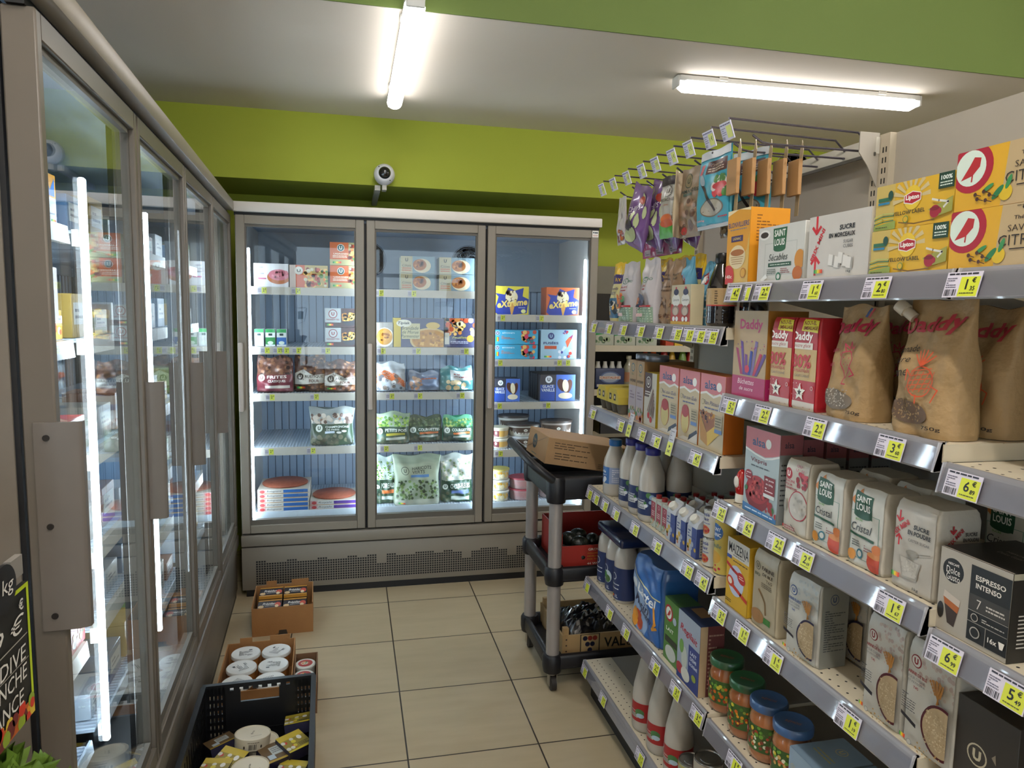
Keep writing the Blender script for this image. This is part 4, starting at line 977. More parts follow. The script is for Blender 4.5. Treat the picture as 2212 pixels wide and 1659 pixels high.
# ================================================================== far unit
# ---- bags on the top shelf
Z = 1.467
def d_yel(k):
    k.rect(0, 0, 1, 1, 'C8BE86'); k.rect(0, .80, 1, 1, 'D9B01E'); k.rect(0, .64, 1, .80, '3A2E66'); k.text('MAX', .6, .71, .5, .06, 'D9B01E'); k.text('Vanille', .5, .56, .7, .05, '4A3A6E', 0, .2); k.text('sucre', .4, .48, .5, .05, '4A3A6E', 0, .2); k.rect(0, .06, 1, .40, '2A5A7A'); k.blobs(.1, .9, .1, .32, 16, .1, ['D8CFBE', '1E2A34', 'C89A4A'], 2)
for i, (a, b, lb) in enumerate(((2.40, 2.30, 'yellow and purple bag standing first at the far end of the shelf'), (2.17, 2.08, 'yellow and purple bag partly hidden between the two white fruit bags'), (2.03, 1.94, 'yellow and purple bag showing its top behind the second white fruit bag'), (1.95, 1.87, 'yellow and purple bag behind the blue bags'))):
    pbag('baking_bag', lb, 'food bag', .1, .05, .205, 'D9B01E', 'stand', d_yel, gl(a, b, Z, .05, .90 if i == 0 else .965), RG, p=3, wr=.003, seed=90 + i)
def d_pru(fr):
    def f(k):
        k.rect(0, 0, 1, 1, 'B9B4B8'); k.ell(.42, .68, .13, .05, '2E6A50'); k.ell(.42, .68, .10, .04, 'B9B4B8'); k.text('U', .42, .68, .1, .045, '2E6A50', .02); k.text('BIO', .70, .68, .26, .04, '2E6A50', .01)
        k.text('FRUITS' if fr == 'a' else 'PRUNE', .42, .58, .4, .03, 'A8303A'); k.lines(.25, .6, .51, .55, 1, 'A8303A')
        k.rect(0, 0, 1, .25, '8FA890'); 
        for i in range(6):
            for j in range(10): k.ell(.06 + j * .1, .03 + i * .04, .025, .008, 'C4D0BC', 6)
        k.rect(.35, .25, 1, .28, 'A8282E')
        if fr == 'a': k.blobs(.1, .75, .30, .42, 9, .13, ['C8642A', 'B8442A', 'D8863A'], 3); k.ell(.7, .38, .1, .05, '3A7A40', rot=.8)
        else: k.ell(.45, .38, .26, .08, '2A2440'); k.ell(.2, .34, .15, .06, 'B87A5A'); k.ell(.5, .32, .16, .05, '3A3050')
        k.rect(.0, .25, .4, .30, '2A3048'); k.rect(.35, .1, .65, .15, 'C8A8A8')
    return f
pbag('dried_fruit_bag', 'pale dried fruit bag with orange fruit printed, at the far end of the shelf', 'dried fruit bag', .125, .06, .20, 'B9B4B8', 'stand', d_pru('a'), gl(2.30, 2.165, Z, .06, .89), RG, p=3, wr=.003, seed=95)
pbag('dried_fruit_bag', 'pale dried prune bag with a peaked top in the middle of the far shelf', 'dried fruit bag', .11, .06, .20, 'B9B4B8', 'stand', d_pru('b'), gl(2.125, 2.01, Z, .06, .89), RG, p=3, wr=.004, seed=96)
for i, (y, c) in enumerate(((1.985, '8E7660'), (1.93, '846A50'))):
    pbag('nut_bag', 'brown bag %s beside the dark bottle end of the shelf' % ('leaning on the prune bag' if i == 0 else 'standing second from the prune bag'), 'food bag', .07, .05, .19, c, 'stand', lambda k: (k.lines(.2, .8, .5, .8, 5, '5A4636'), k.blobs(.1, .9, .1, .4, 20, .08, ['6A4A34', '5A3A2A', 'A08060'], 3)), gl(y + .03, y - .03, Z, .05, .92), RG, p=3, wr=.004, seed=97 + i)
def d_nz(k):
    k.rect(0, 0, 1, 1, '5E9AB4'); k.ell(.4, .72, .24, .12, 'A82028', rot=.9); k.ell(.42, .72, .12, .07, 'E0E0DC', rot=.9); k.lines(.2, .8, .1, .5, 6, 'D0DEE4')
pbag('rice_cake_bag', 'blue bag with a red leaf standing upright behind the orange twin pack', 'food bag', .075, .05, .19, '5E9AB4', 'stand', d_nz, gl(1.93, 1.86, Z, .05, .93), RG, p=3, wr=.005, seed=101)
pbag('rice_cake_bag', 'blue bag with a red leaf slumped against the dark bottle', 'food bag', .11, .05, .175, '5E9AB4', 'stand', d_nz, gl(1.87, 1.77, Z, .05, .965), RG, p=3, wr=.006, seed=102, rot=(0, .0, RG - .1))
def d_tw(k):
    k.rect(0, 0, 1, 1, 'B8AE90'); k.rect(0, 0, 1, .52, 'A83830'); k.rect(0, 0, 1, .09, 'C8A23A')
    for s in (0, .5):
        k.ell(s + .26, .62, .21, .16, 'D4D4CE'); k.text('Levure', s + .26, .63, .32, .07, '3A3A3E', 0, .2); k.ell(s + .26, .82, .13, .08, '2E3250'); k.ell(s + .25, .36, .19, .13, '8A7468'); k.ell(s + .25, .34, .13, .1, 'B8A898'); k.ell(s + .17, .15, .07, .06, 'DADADA'); k.ell(s + .34, .15, .07, .06, 'DADADA'); k.ell(s + .26, .92, .04, .03, 'B83050')
pbox('yeast_pack', 'twin pack of baking powder sachets with grey ovals in front of the blue bags', 'baking powder pack', .118, .04, .112, 'B8AE90', d_tw, gl(1.885, 1.768, Z, .04, .90), RG)
def bottle(label, x, y, z, R, H, neck, cap, body, lab, capc, group=None, shoulder=.55, necked=.8, name='bottle', cat='bottle', labz=(.3, .55), dec=None, rz=RG, ribs=0):
    e = empty(name, (x, y, z + .0009), rz, label, cat, group)
    pr = [(R * .86, 0), (R * .97, .006), (R, .014)]
    if ribs:
        zz = H * .05
        while zz < H * labz[0] - .004: pr += [(R, zz), (R * .97, zz + .004), (R, zz + .008)]; zz += .014
    pr += [(R, H * shoulder), (R * .93, H * (shoulder + (necked - shoulder) * .3)), (R * .72, H * (shoulder + (necked - shoulder) * .65)), (neck * 1.1, H * necked), (neck, H * (necked + .02)), (neck, H - cap * .8)]
    g = G(); g.lathe(pr, body, 28); g.build('bottle_body', e)
    g = G(); n = 24; g.lathe([(neck * 1.12, H - cap), (neck * 1.18, H - cap + .002), (neck * 1.18, H - .003), (neck * 1.05, H), (.001, H)], capc, n); g.build('cap', e)
    if lab is not None:
        z0, z1 = H * labz[0], H * labz[1]; f = rprof(pr)
        g = G(); L = 2 * PI * f(z0); k = Ink(g, cylS(lambda q: f(q) + .0004, z0), 2 * PI * (f(z0)), z1 - z0, .008); k.d = 0; k.rect(0, 0, 1, 1, lab)
        if dec: dec(k)
        g.build('label_band', e)
    return e
dkg = M('syrup_dark_glass', '120E14', .06, coat=1)
bottle('big dark syrup bottle with a tan label on the far top shelf', .935, 1.665, Z, .038, .188, .017, .026, dkg, 'B09468', M('cap_black', '101014', .3), shoulder=.5, necked=.84, labz=(.28, .52), dec=lambda k: (k.rect(0, 0, 1, .07, 'B83A34'), k.ell(.42, .78, .06, .14, 'B8B4AC'), k.lines(.36, .46, .2, .5, 3, 'A84A3A'), k.lines(.6, .64, .1, .9, 6, '4A3A28')), ribs=1)
bottle('dark jar with a gold lid half hidden left of the syrup bottle', .985, 1.755, Z, .03, .125, .02, .014, dkg, None, P('A8873A'), shoulder=.7, necked=.86)
bottle('dark jar with a pale band right behind the syrup bottle', .99, 1.60, Z, .036, .13, .03, .016, dkg, 'B0A88A', P('3A3028'), shoulder=.8, necked=.88, labz=(.62, .74))
# ---- second far shelf
Z = 1.15
eggM = M('egg_carton_yellow', 'B9A63E', .7, bump=.3); eggD = M('egg_carton_pulp', '5E574C', .85, bump=.6)
for i, y in enumerate((2.395, 2.285)):
    e = empty('egg_carton', (.885, y, Z), RG, ('farther' if i == 0 else 'nearer') + ' of the two yellow-lidded egg cartons', 'egg carton', 'egg cartons')
    g = G(); g.prism([(-.052, .035), (-.052, .06), (-.03, .085), (.03, .085), (.052, .06), (.052, .035)], 0, .25, eggM, 'Y')
    k = Ink(g, lambda u, v, d: (u - .045, -d, .036 + v), .09, .048); k.rect(.14, .22, .36, .68, '1E1A16'); k.rect(.6, .22, .82, .68, '1E1A16'); k.rect(.2, .35, .3, .55, 'C8BE9A'); k.rect(.66, .35, .76, .55, 'C8BE9A')
    g.build('lid', e)
    g = G()
    for k_ in range(4):
        for s in (-1, 1): g.lathe([(.017, 0), (.025, .036)], eggD, 10, c=(s * .026, .03 + k_ * .062))
    g.build('tray', e)
def d_oat(k):
    k.rect(0, 0, 1, 1, 'A08560'); k.ring(.5, .88, .24, '2E5E72', 'A9936E', .25); k.text('U', .5, .88, .14, .05, '2E5E72', .03); k.text('Bio', .5, .77, .3, .04, '3E6A40', 0); k.text('AVOINE', .5, .66, .8, .05, '3A2E24', .02); k.rect(0, 0, 1, .58, 'A398A0'); k.blobs(0, 1, .03, .22, 14, .14, ['A84A3A', 'C87A3A', '4A7A4A', 'B8A890'], 3); k.lines(.2, .8, .35, .5, 3, '7A6A78')
for i, (a, b) in enumerate(((2.178, 2.118), (2.117, 2.057))):
    pbox('oat_drink_box', ('farther' if i == 0 else 'nearer') + ' of the two tall brown boxes carrying a tin each', 'food box', .059, .17, .195, '8E6E48', d_oat, gl(a, b, Z, .17, .90), RG, side=lambda k: (k.rect(0, 0, 1, 1, '8A6A44'), k.ell(.55, .78, .12, None, '2A4A4E'), k.ell(.4, .4, .14, None, '3A3A30')), group='tall brown boxes')
    g = G(); g.lathe([(.036, 0), (.038, .003), (.038, .017), (.036, .02), (.034, .0185), (.001, .0185)], M('tin_grey', '7E8490', .3, metal=.5), 28)
    tag(g.build('fish_tin', loc=(.955 + .0, (a + b) / 2 + (.0 if i else .014), Z + .1955)), 'flat grey tin on top of the %s tall brown box' % ('nearer' if i else 'farther'), 'tin', 'flat tins')
def d_ubis(k):
    k.rect(0, 0, 1, 1, 'B8B4A8'); k.poly([(0, 1), (.62, 1), (.62, .72), (.38, .54), (0, .54)], '3A1A1A'); k.ulogo(.32, .82, .20, 'D8D4CC', 'D8D4CC', '3A1A1A'); k.lines(.08, .5, .57, .66, 2, 'D8D4CC')
    for i in range(6): k.poly([(.28 + .1 * i, .28 - .02 * i), (.33 + .1 * i, .26 - .02 * i), (.8 + .02 * i, .68 - .06 * i), (.72 + .02 * i, .72 - .06 * i)], '5A4038' if i % 2 else '7A6050')
    k.ell(.42, .2, .1, .06, 'B02A2E'); k.ell(.62, .13, .1, .06, 'B02A2E')
pbox('biscuit_box', 'white and brown biscuit box between the brown boxes and the pink boxes', 'biscuit box', .088, .06, .165, 'B8A23A', d_ubis, gl(2.05, 1.962, Z, .06, .90), RG, side=lambda k: (k.rect(0, 0, 1, 1, 'A8962E'), k.lines(.3, .7, .3, .9, 8, '2A2418', .4)))
def d_flan(kind):
    def f(k):
        k.rect(0, 0, 1, 1, 'BDAE8E'); k.rect(0, .74, 1, 1, 'C4747C'); k.poly([(0, .74), (.25, .77), (.55, .72), (.8, .77), (1, .74), (1, .71), (.8, .74), (.55, .69), (.25, .74), (0, .71)], 'D8D8D4')
        alsa_logo(k, .42, .86, .48); k.ell(.76, .85, .1, .06, 'E4E4E0'); 
        k.text('Flan aux Œufs' if kind == 0 else 'Flan Pâtissier', .52, .62, .74, .055, '3E4C84', -.005, .25); k.lines(.2, .8, .53, .57, 1, '5A628A')
        k.ring(.13, .62, .06, '8A8A5A', 'BDAE8E', .2)
        if kind == 0:
            k.ell(.36, .30, .22, .20, 'B8563A', 24); k.ell(.36, .27, .19, .17, 'C0B070', 24); k.ell(.36, .42, .18, .09, '9E2E34', 20)
            k.poly([(0, .0), (.3, .06), (.6, .06), (1, .18), (1, 0)], 'C8C4BC'); k.poly([(.55, .02), (.6, .1), (.95, .2), (1, .16)], '2A3448')
        else:
            k.poly([(.0, .50), (.75, .48), (.9, .42), (.35, .22)], '8A5228'); k.blobs(.05, .8, .34, .5, 40, .035, ['5A2A1E', 'A86A2E', 'C8923A', '3A1A24'], 5); k.poly([(.35, .22), (.9, .42), (.88, .26), (.4, .04)], 'C8A63A'); k.poly([(0, .46), (.35, .22), (.4, .04), (.1, .1)], 'B08038')
        k.rect(.66, .30, .95, .48, 'A89C80'); k.lines(.68, .92, .32, .46, 4, '5A5644'); k.rect(.66, .25, .95, .30, '5A7AB0')
    return f
for i, (a, b, kd, lb) in enumerate(((1.946, 1.815, 0, 'first pink-topped custard mix box, farthest of three'), (1.812, 1.692, 0, 'second pink-topped custard mix box, in the middle of three'), (1.69, 1.56, 1, 'third pink-topped box with a dark pastry flan picture, nearest of three'))):
    pbox('custard_mix_box', lb, 'baking mix box', abs(a - b) - .004, .055, .195, 'C06A20', d_flan(kd), gl(a, b, Z, .055, .90), RG, side=lambda k: (k.rect(0, 0, 1, 1, 'C06A20'), k.rect(0, .74, 1, 1, 'B0646C')), group='pink-topped custard mix boxes')
# ---- third far shelf: milk bottles, cartons, tins
Z = .845
milk = M('milk_bottle_white', 'B4AFA6', .28, vary=.02, coat=.3)
bottle('single milk bottle with a bright blue cap at the far end of the shelf', .925, 2.345, Z, .041, .20, .020, .022, milk, '3A6AA8', M('cap_bright_blue', '2868A8', .3), shoulder=.56, necked=.86, labz=(.22, .52), dec=lambda k: (k.rect(.62, 0, 1, 1, '8A98B8'), k.text('Candia', .48, .72, .16, .16, 'E8ECF0', .02, .1), k.text('Matin léger', .48, .5, .2, .13, 'E8ECF0', 0, .2), k.blobs(.4, .6, .1, .4, 8, .03, ['E0B040', 'D0D8E0', '2A5090'], 3), k.lines(.66, .8, .1, .9, 7, 'D0D4E0')))
navy = '22305A'
def d_mk(k): k.ell(.42, .84, .045, .12, 'D8DCE4'); k.text('DEMI ÉCRÉMÉ', .5, .62, .22, .07, 'D8DCE4', .01); k.rect(.43, .25, .62, .55, 'B8BCC0'); k.lines(.44, .6, .28, .5, 3, '3A4258'); k.blobs(.6, .75, .3, .9, 6, .03, ['4A7A48', '8AA8C8', 'D8DCE0'], 2)
MB = [(.925, 2.19), (.925, 2.105), (.925, 2.025), (1.01, 2.10), (1.01, 2.01)]
MW = ['farthest of the front row of three', 'middle of the front row of three', 'nearest of the front row of three', 'farther one of the back pair', 'nearer one of the back pair']
for i, (x, y) in enumerate(MB):
    bottle('milk bottle with a dark blue cap, %s' % MW[i], x, y, Z, .041, .232, .0205, .022, milk, navy, M('cap_royal_blue', '2E2E86', .3), group='milk bottles with dark blue caps', shoulder=.58, necked=.87, labz=(.10, .42), dec=d_mk)
capr = M('cap_red', '8E1E1E', .3); ctM = P('B4BCB4')
def cream_carton():
    e = empty('cream_carton', (0, 0, 0), RG, 'x', 'carton', 'small cream cartons with red caps')
    g = G(); g.rbox(-.0165, .0165, -.024, .024, 0, .088, ctM, .001, 1); k = Ink(g, boxS(.033, .048)['F'], .033, .088); k.rect(.05, .25, .95, .9, '9A3A4A'); k.ring(.5, .78, .18, 'D8C8C8', '9A3A4A'); k.lines(.2, .8, .4, .6, 3, 'D8C8C8'); k.blobs(.1, .9, .05, .28, 5, .12, ['6A9A5A', 'C8A87A'], 2)
    g.build('carton_body', e)
    g = G(); g.lathe([(.008, .088), (.009, .0885), (.009, .099), (.001, .099)], capr, 12, c=(0, -.006)); g.build('cap', e)
    return e
def dupe(o, loc, label, rz=None):
    r = o.copy(); COL.objects.link(r); r.location = loc; r['label'] = label
    if rz is not None: r.rotation_euler = (0, 0, rz)
    for ch in list(o.children):
        c = ch.copy(); COL.objects.link(c); c.parent = r
        for q in list(ch.children):
            d = q.copy(); COL.objects.link(d); d.parent = c
    return r
c0 = cream_carton(); first = True
for j, y in enumerate((1.955, 1.915, 1.875)):
    for i in range(5):
        lb = ('small red-capped cream carton in the shelf-edge row' if i == 0 else 'small red-capped cream carton further back on the shelf') + ', ' + ('farthest', 'middle', 'nearest')[j] + ' line'
        loc = (.925 + i * .062, y, Z)
        loc = (loc[0], loc[1], loc[2] + .0009)
        if first: c0.location = loc; c0['label'] = lb; first = False
        else: dupe(c0, loc, lb)
for (x, y) in ((1.05, 1.80), (1.12, 1.80), (1.19, 1.80), (1.11, 1.76), (1.18, 1.76)):
    dupe(c0, (x, y, Z + .0009), 'small red-capped cream carton standing behind the white-capped cartons')
def gable():
    e = empty('milk_carton', (0, 0, 0), RG, 'x', 'carton', 'gable-top milk cartons with white caps')
    g = G(); w = .026
    g.rbox(-w, w, -w, w, 0, .082, P('8494B4'), .001, 1); g.prism([(-w, .08), (w, .08), (w * .8, .095), (.002, .112), (-.002, .112), (-w * .8, .095)], -w, w, P('B8BCC4'), 'X')
    g.box(-w, w, -.001, .001, .108, .120, P('BCC0C4'))
    k = Ink(g, boxS(.052, .052)['F'], .052, .082); k.rect(0, 0, .5, 1, 'B4B8C0'); k.rect(.5, 0, 1, 1, '3A4A86'); k.blobs(.05, .9, .1, .5, 8, .13, ['C8A23A', '9AA4B8', 'B86A3A'], 2); k.lines(.1, .9, .6, .9, 3, '2A3A76')
    k = Ink(g, boxS(.052, .052)['R'], .052, .082); k.rect(0, 0, 1, 1, '34427A'); k.rect(.2, .05, .8, .7, 'A8A494'); k.lines(.25, .75, .1, .65, 6, '4A4A50')
    g.build('carton_body', e)
    T = Matrix.Translation((0, -.014, .098)) @ Matrix.Rotation(.75, 4, 'X')
    g = G(); g.lathe([(.0115, 0), (.013, .001), (.013, .014), (.011, .016), (.001, .016)], P('D4D2C8'), 16, T=T); g.build('cap', e)
    return e
m0 = gable(); first = True
for j, y in enumerate((1.82, 1.755, 1.69)):
    for i in range(3 if j < 2 else 1):
        loc = (.92 + i * .062, y, Z); lb = 'white-capped milk carton, %s column, %s row' % (('farthest', 'middle', 'nearest')[j], ('front', 'second', 'third')[i])
        loc = (loc[0], loc[1], loc[2] + .0009)
        if first: m0.location = loc; m0['label'] = lb; first = False
        else: dupe(m0, loc, lb)
def tin(label, x, y, z, R, H, base, dec, cat='tin', group=None, top='8A8884', name='food_tin', rz=RG, labz=None):
    g = G(); ml = M('tin_lid_metal', top, .25, metal=.7)
    g.lathe([(R * .97, 0), (R, .002), (R, H - .002), (R * .97, H), (R * .92, H - .003), (R * .6, H - .003), (R * .58, H - .002), (.001, H - .002)], ml, 30)
    k = Ink(g, cylS(R + .0003, .003), 2 * PI * R, H - .006, .008); k.d = 0; k.rect(0, 0, 1, 1, base); dec(k)
    o = g.build(name, loc=(x, y, z + .0009), rz=rz); tag(o, label, cat, group); return o
def d_nes(k): k.text('Nestlé', .5, .84, .22, .13, '22307A', .02); k.text('le lait', .5, .66, .2, .12, '22307A', .02, .2); k.ell(.52, .26, .10, .17, 'B8763A', 20); k.blobs(.44, .6, .18, .38, 14, .02, ['9A1E22', 'B83A34'], 3); k.lines(.42, .62, .48, .54, 1, '5A62A0')
for i in range(2): tin('%s of the two stacked condensed milk tins' % ('upper' if i else 'lower'), .917, 1.62, Z + i * .0765, .024, .076, 'BCBCB4', d_nes, group='stacked condensed milk tins')
tin('tall yellow vanilla dessert tin half hidden by the starch box', .92, 1.563, Z, .026, .142, 'C8B45A', lambda k: (k.ell(.5, .78, .14, .16, '2A62A8'), k.text('MONT', .5, .83, .2, .07, 'E8ECF0', .03), k.text('BLANC', .5, .73, .22, .07, 'E8ECF0', .03), k.text('Vanille', .5, .52, .24, .08, '2A7A8A', 0, .2), k.ell(.5, .3, .12, .12, 'C89A3A'), k.blobs(.42, .6, .05, .16, 5, .02, ['B83040', '3A5AA0'], 3)), top='9A8A5A')
# ---- fourth far shelf: shrink packs and boxes
Z = .485
shr = glass('shrink_film', (.97, .97, .98), 1.35, .15)
e = empty('milk_six_pack', (.94, 2.33, Z), RG, 'shrink-wrapped pack of navy blue milk bottles under the bottle shelf', 'milk pack')
for i in range(3):
    for j in range(2):
        b = G(); R = .041; pr = [(R * .86, 0), (R, .012), (R, .145), (R * .9, .175), (R * .62, .2), (.022, .215), (.022, .222)]
        b.lathe(pr, milk, 20, c=((i - 1) * .084, -.0 + j * .084)); b.lathe([(.0235, .21), (.0235, .228), (.001, .228)], M('cap_navy', '1E2440', .3), 16, c=((i - 1) * .084, j * .084))
        if j == 0:
            f = rprof([(R, .0), (R, .145), (R * .9, .175)])
            k = Ink(b, lambda u, v, d, i=i: ((i - 1) * .084 + (R + d + .0004) * math.sin((u / .257 - .5) * 2 * PI), -(R + d + .0004) * math.cos((u / .257 - .5) * 2 * PI), v + .012), .257, .115, .008); k.rect(0, 0, 1, 1, '26345E'); k.ring(.5, .7, .05, 'D8DCE0', '26345E'); k.text('1L', .56, .1, .05, .1, 'D8DCE0'); k.lines(.42, .6, .3, .5, 3, 'D8DCE0')
            if i == 1: k.ell(.55, .45, .07, .2, 'B8C8D0'); k.ell(.55, .38, .05, .12, '4A6A3A'); k.ell(.5, .5, .04, .1, '3E7A3E')
            if i == 2: k.nutri(.44, .08, .08, .06)
        b.build('milk_bottle', e)
g = G(); fm = M('shrink_film_navy', '1E2A4E', .25, coat=.6)
g.rbox(-.12, .12, -.038, .118, .196, .232, fm, .012, 3); g.build('film_top', e)
def d_lac(k):
    k.rect(0, 0, 1, 1, '2E62A8'); k.poly([(0, 0), (0, .8), (.5, .62), (.7, .4), (.55, 0)], '8AA4C8'); k.text('Lactel', .58, .56, .58, .14, 'E8ECF0', .02, .1, -.15); k.text('Matin', .40, .40, .5, .13, '1E2850', .01, .3, -.15); k.text('léger', .58, .27, .44, .12, '1E2850', .01, .3, -.15)
    k.ell(.2, .62, .08, None, 'C8D0D8'); k.blobs(.1, .6, .05, .22, 5, .09, ['B84A2A', 'D8922E', 'C8C8C0'], 4); k.line([(.82, .48), (.9, .3), (.8, .2), (.92, .25)], .04, 'D8922E'); k.line([(0, .86), (.5, .66), (1, .6)], .02, 'D8D0A0')
pbag('milk_pack', 'large blue shrink-wrapped milk pack with white lettering beside the green box', 'milk pack', .215, .14, .245, M('lactel_film_blue', '2E5E9E', .25, coat=.5, vary=.08), 'brick', d_lac, gl(2.085, 1.868, Z, .14, .895), RG, p=6, wr=.004, seed=120, cell=.009, e0=.003)
def d_grn(k): k.rect(0, 0, 1, 1, '4A7A34'); bird(k, .30, .78, .26); k.text('LAIT', .4, .52, .5, .06, 'D8E0D0'); k.rect(.1, .30, .9, .40, '1E2A1A'); k.ell(.5, .16, .36, .12, 'C0C4BC'); k.ell(.7, .72, .12, .06, 'A8B8C8')
pbox('milk_powder_box', 'green box with a red bird badge beside the blue milk pack', 'milk powder box', .095, .07, .185, '4A7A34', d_grn, gl(1.845, 1.748, Z, .07, .90), RG, top=lambda k: k.rect(0, 0, 1, 1, '3A5A2A'))
def d_reg(k): k.rect(0, 0, 1, 1, '9AA6B8'); k.rect(0, 0, 1, .14, '2A3A7A'); k.rect(.52, .14, 1, .62, '2E3E80'); k.text('Regilait', .5, .74, .78, .13, 'A8283A', .02, .1, -.12); k.text('LAIT', .74, .52, .28, .05, 'D0D8E8'); k.text('DEMI', .74, .44, .28, .05, 'D0D8E8'); k.text('ÉCRÉMÉ', .76, .36, .36, .05, 'D0D8E8'); k.ell(.34, .36, .14, .16, 'B8C0B8'); k.ell(.2, .5, .1, .1, '6A9A4A'); k.ell(.14, .16, .16, .08, 'A8283A'); k.ell(.42, .14, .2, .1, 'C8C8C0'); k.ell(.8, .2, .1, .05, '8A9A3A')
pbox('milk_powder_box', 'milk powder box with red slanted lettering right beside the first glass jar', 'milk powder box', .125, .07, .195, '2A3A6A', d_reg, gl(1.735, 1.61, Z, .07, .89), RG, side=lambda k: (k.rect(0, 0, 1, 1, '6A3A3A'), k.rect(0, 0, .3, 1, 'B09A7A'), k.lines(.35, .95, .1, .9, 14, 'A88A7A', .4)), top=lambda k: (k.rect(0, 0, 1, 1, '24304E'), k.rect(.1, .4, .6, .95, '8A6A4A')))
# ---- bottom shelf
Z = .148
def d_wb(k): k.ulogo(.43, .78, .035, 'D8C8C4', 'A02428', 'D8D4CC'); k.text('LAIT ENTIER', .5, .52, .22, .07, 'E0D4CC'); k.rect(.4, .2, .6, .42, 'B8B0A8'); k.lines(.41, .58, .22, .4, 3, '4A3A38'); k.ell(.62, .5, .06, .2, '4A7A48'); k.ell(.63, .35, .05, .12, 'A8C0D0')
for i, y in enumerate((2.02, 1.90, 1.78)):
    bottle('white milk bottle with a red cap on the bottom shelf, %s of three' % ('farthest', 'middle', 'nearest')[i], .93, y, Z, .042, .262, .019, .022, milk, 'A02428', M('cap_scarlet', '96201E', .3), group='red-capped milk bottles on the bottom shelf', shoulder=.42, necked=.88, labz=(.14, .38), dec=d_wb)
tin('open-topped tin with a yellow fruit label beside the last red-capped bottle', .925, 1.69, Z, .036, .105, '9AA08A', lambda k: (k.blobs(.35, .65, .1, .5, 10, .03, ['B8402A', 'D8A22E', 'C8782E'], 3), k.rect(.3, .9, .7, .96, 'B8A85A')))
tin('tall peach tin with a black lozenge on its label, bottom shelf', .925, 1.60, Z, .038, .17, 'A8A094', lambda k: (k.blobs(.3, .7, .05, .75, 40, .04, ['B8602A', 'D8862E', '8A3A3A', 'C8A04A', '9A5A4A'], 4), k.poly([(.36, .30), (.58, .22), (.62, .50), (.4, .58)], '141416'), k.text('Pêches', .49, .44, .17, .09, 'E0DCD4', .01, .1, -.15), k.lines(.41, .57, .32, .37, 1, 'D0CCC4'), k.ell(.36, .82, .06, .12, 'A82A2E')), top='6A6864')
tin('short dark-topped tin behind the price rail, nearest on the bottom shelf', .93, 1.50, Z, .038, .10, '8A9084', lambda k: k.lines(.3, .7, .2, .7, 5, '4A504A'), top='4A4844')

# ---- price tags
def tags(shelf, z, ys, prices, names, w=.06):
    for y, p, nm in zip(ys, prices, names):
        b, _, c = p.partition('.')
        price_tag(y, z, b, c, 'shelf price tag %s' % nm, w=w)
tags('B5', 1.571, [1.492, 1.375, 1.207, 1.033, .86], ['4.90', '2.80', '1.60', '2.80', '1.35'], ['under the orange sugar box', 'under the white box with the green shield', 'under the sugar cube box', 'reading 2.80 euro under the yellow tea', 'reading 1.35 euro under the lemon tea'])
price_tag(1.433, 1.571, '', '', 'narrow yellow shelf tag left of the tag of the green shield box', w=.026, yel=True)
tags('B4', 1.308, [1.487, 1.35, 1.17, .976], ['5.20', '2.50', '2.69', '3.60'], ['under the sugar stick box', 'under the red icing sugar packs', 'reading 2.69 euro left of the strawberry pouch', 'reading 3.60 euro under the pineapple pouch'])
tags('B3', 1.046, [1.506, 1.389, 1.274, 1.181, .951], ['2.80', '6.80', '2.00', '2.69', '1.67'], ['under the red sweetener dispenser', 'under the red jam box', 'under the red circle sugar bag', 'under the green-shield sugar bags', 'reading 1.67 euro under the caster sugar'])
tags('B2', .798, [1.484, 1.384, 1.258, 1.028], ['3.20', '1.39', '1.70', '1.19'], ['under the yellow starch box', 'under the beige organic flour', 'under the blue-logo flour', 'reading 1.19 euro left of the red-logo flour'])
tags('B1', .476, [1.386], ['1.45'], ['under the green-lidded jars'])
tags('C', 1.28, [.831], ['6.89'], ['reading 6.89 euro on the empty near shelf'])
tags('C', 1.018, [.838, .734], ['6.99', '5.49'], ['reading 6.99 euro under the capsule box', 'cut by the right edge under the capsule box'])
tags('A5', 1.467, [2.455, 2.298, 2.167, 2.026, 1.892, 1.776, 1.708, 1.647, 1.585], ['6.10', '3.20', '3.10', '5.20', '2.10', '3.60', '1.20', '0.60', '0.60'], ['on the far top shelf, at its far end', 'on the far top shelf, second from its far end', 'on the far top shelf under the orange-fruit bag', 'on the far top shelf under the prune bag', 'on the far top shelf under the blue bags', 'first of four touching tags on the far top shelf', 'second of four touching tags on the far top shelf', 'third of four touching tags on the far top shelf', 'last of four touching tags on the far top shelf'])
tags('A4', 1.15, [2.437, 2.162, 1.987, 1.882, 1.64], ['2.10', '2.40', '2.60', '4.50', '4.20'], ['below the farther egg carton', 'below the tall brown boxes', 'below the white and brown biscuit box', 'below the first pink custard box', 'below the third pink custard box'])
for y, nm in ((2.083, 'tall upright yellow tag between the brown boxes and the biscuit box'), (1.787, 'tall upright yellow tag below the second pink box')):
    g = G(); g.box(-.016, .016, -.0008, .0008, 0, .075, P('C4C4CC')); k = Ink(g, lambda u, v, d: (u - .016, -.0008 - d, v), .032, .075); k.rect(0, 0, 1, .5, 'D6DE5A'); k.lines(.15, .85, .56, .95, 5, '6A6A76'); k.ell(.5, .34, .18, .08, '1A1A1A', 3); k.text('2€', .5, .16, .5, .1, '22222A')
    o = g.build('price_tag'); o.matrix_world = Matrix.Translation((XF - .0195, y, 1.15 - .045)) @ Matrix.Rotation(.22, 4, 'Y') @ Matrix.Rotation(-PI / 2, 4, 'Z'); tag(o, nm, 'price tag')
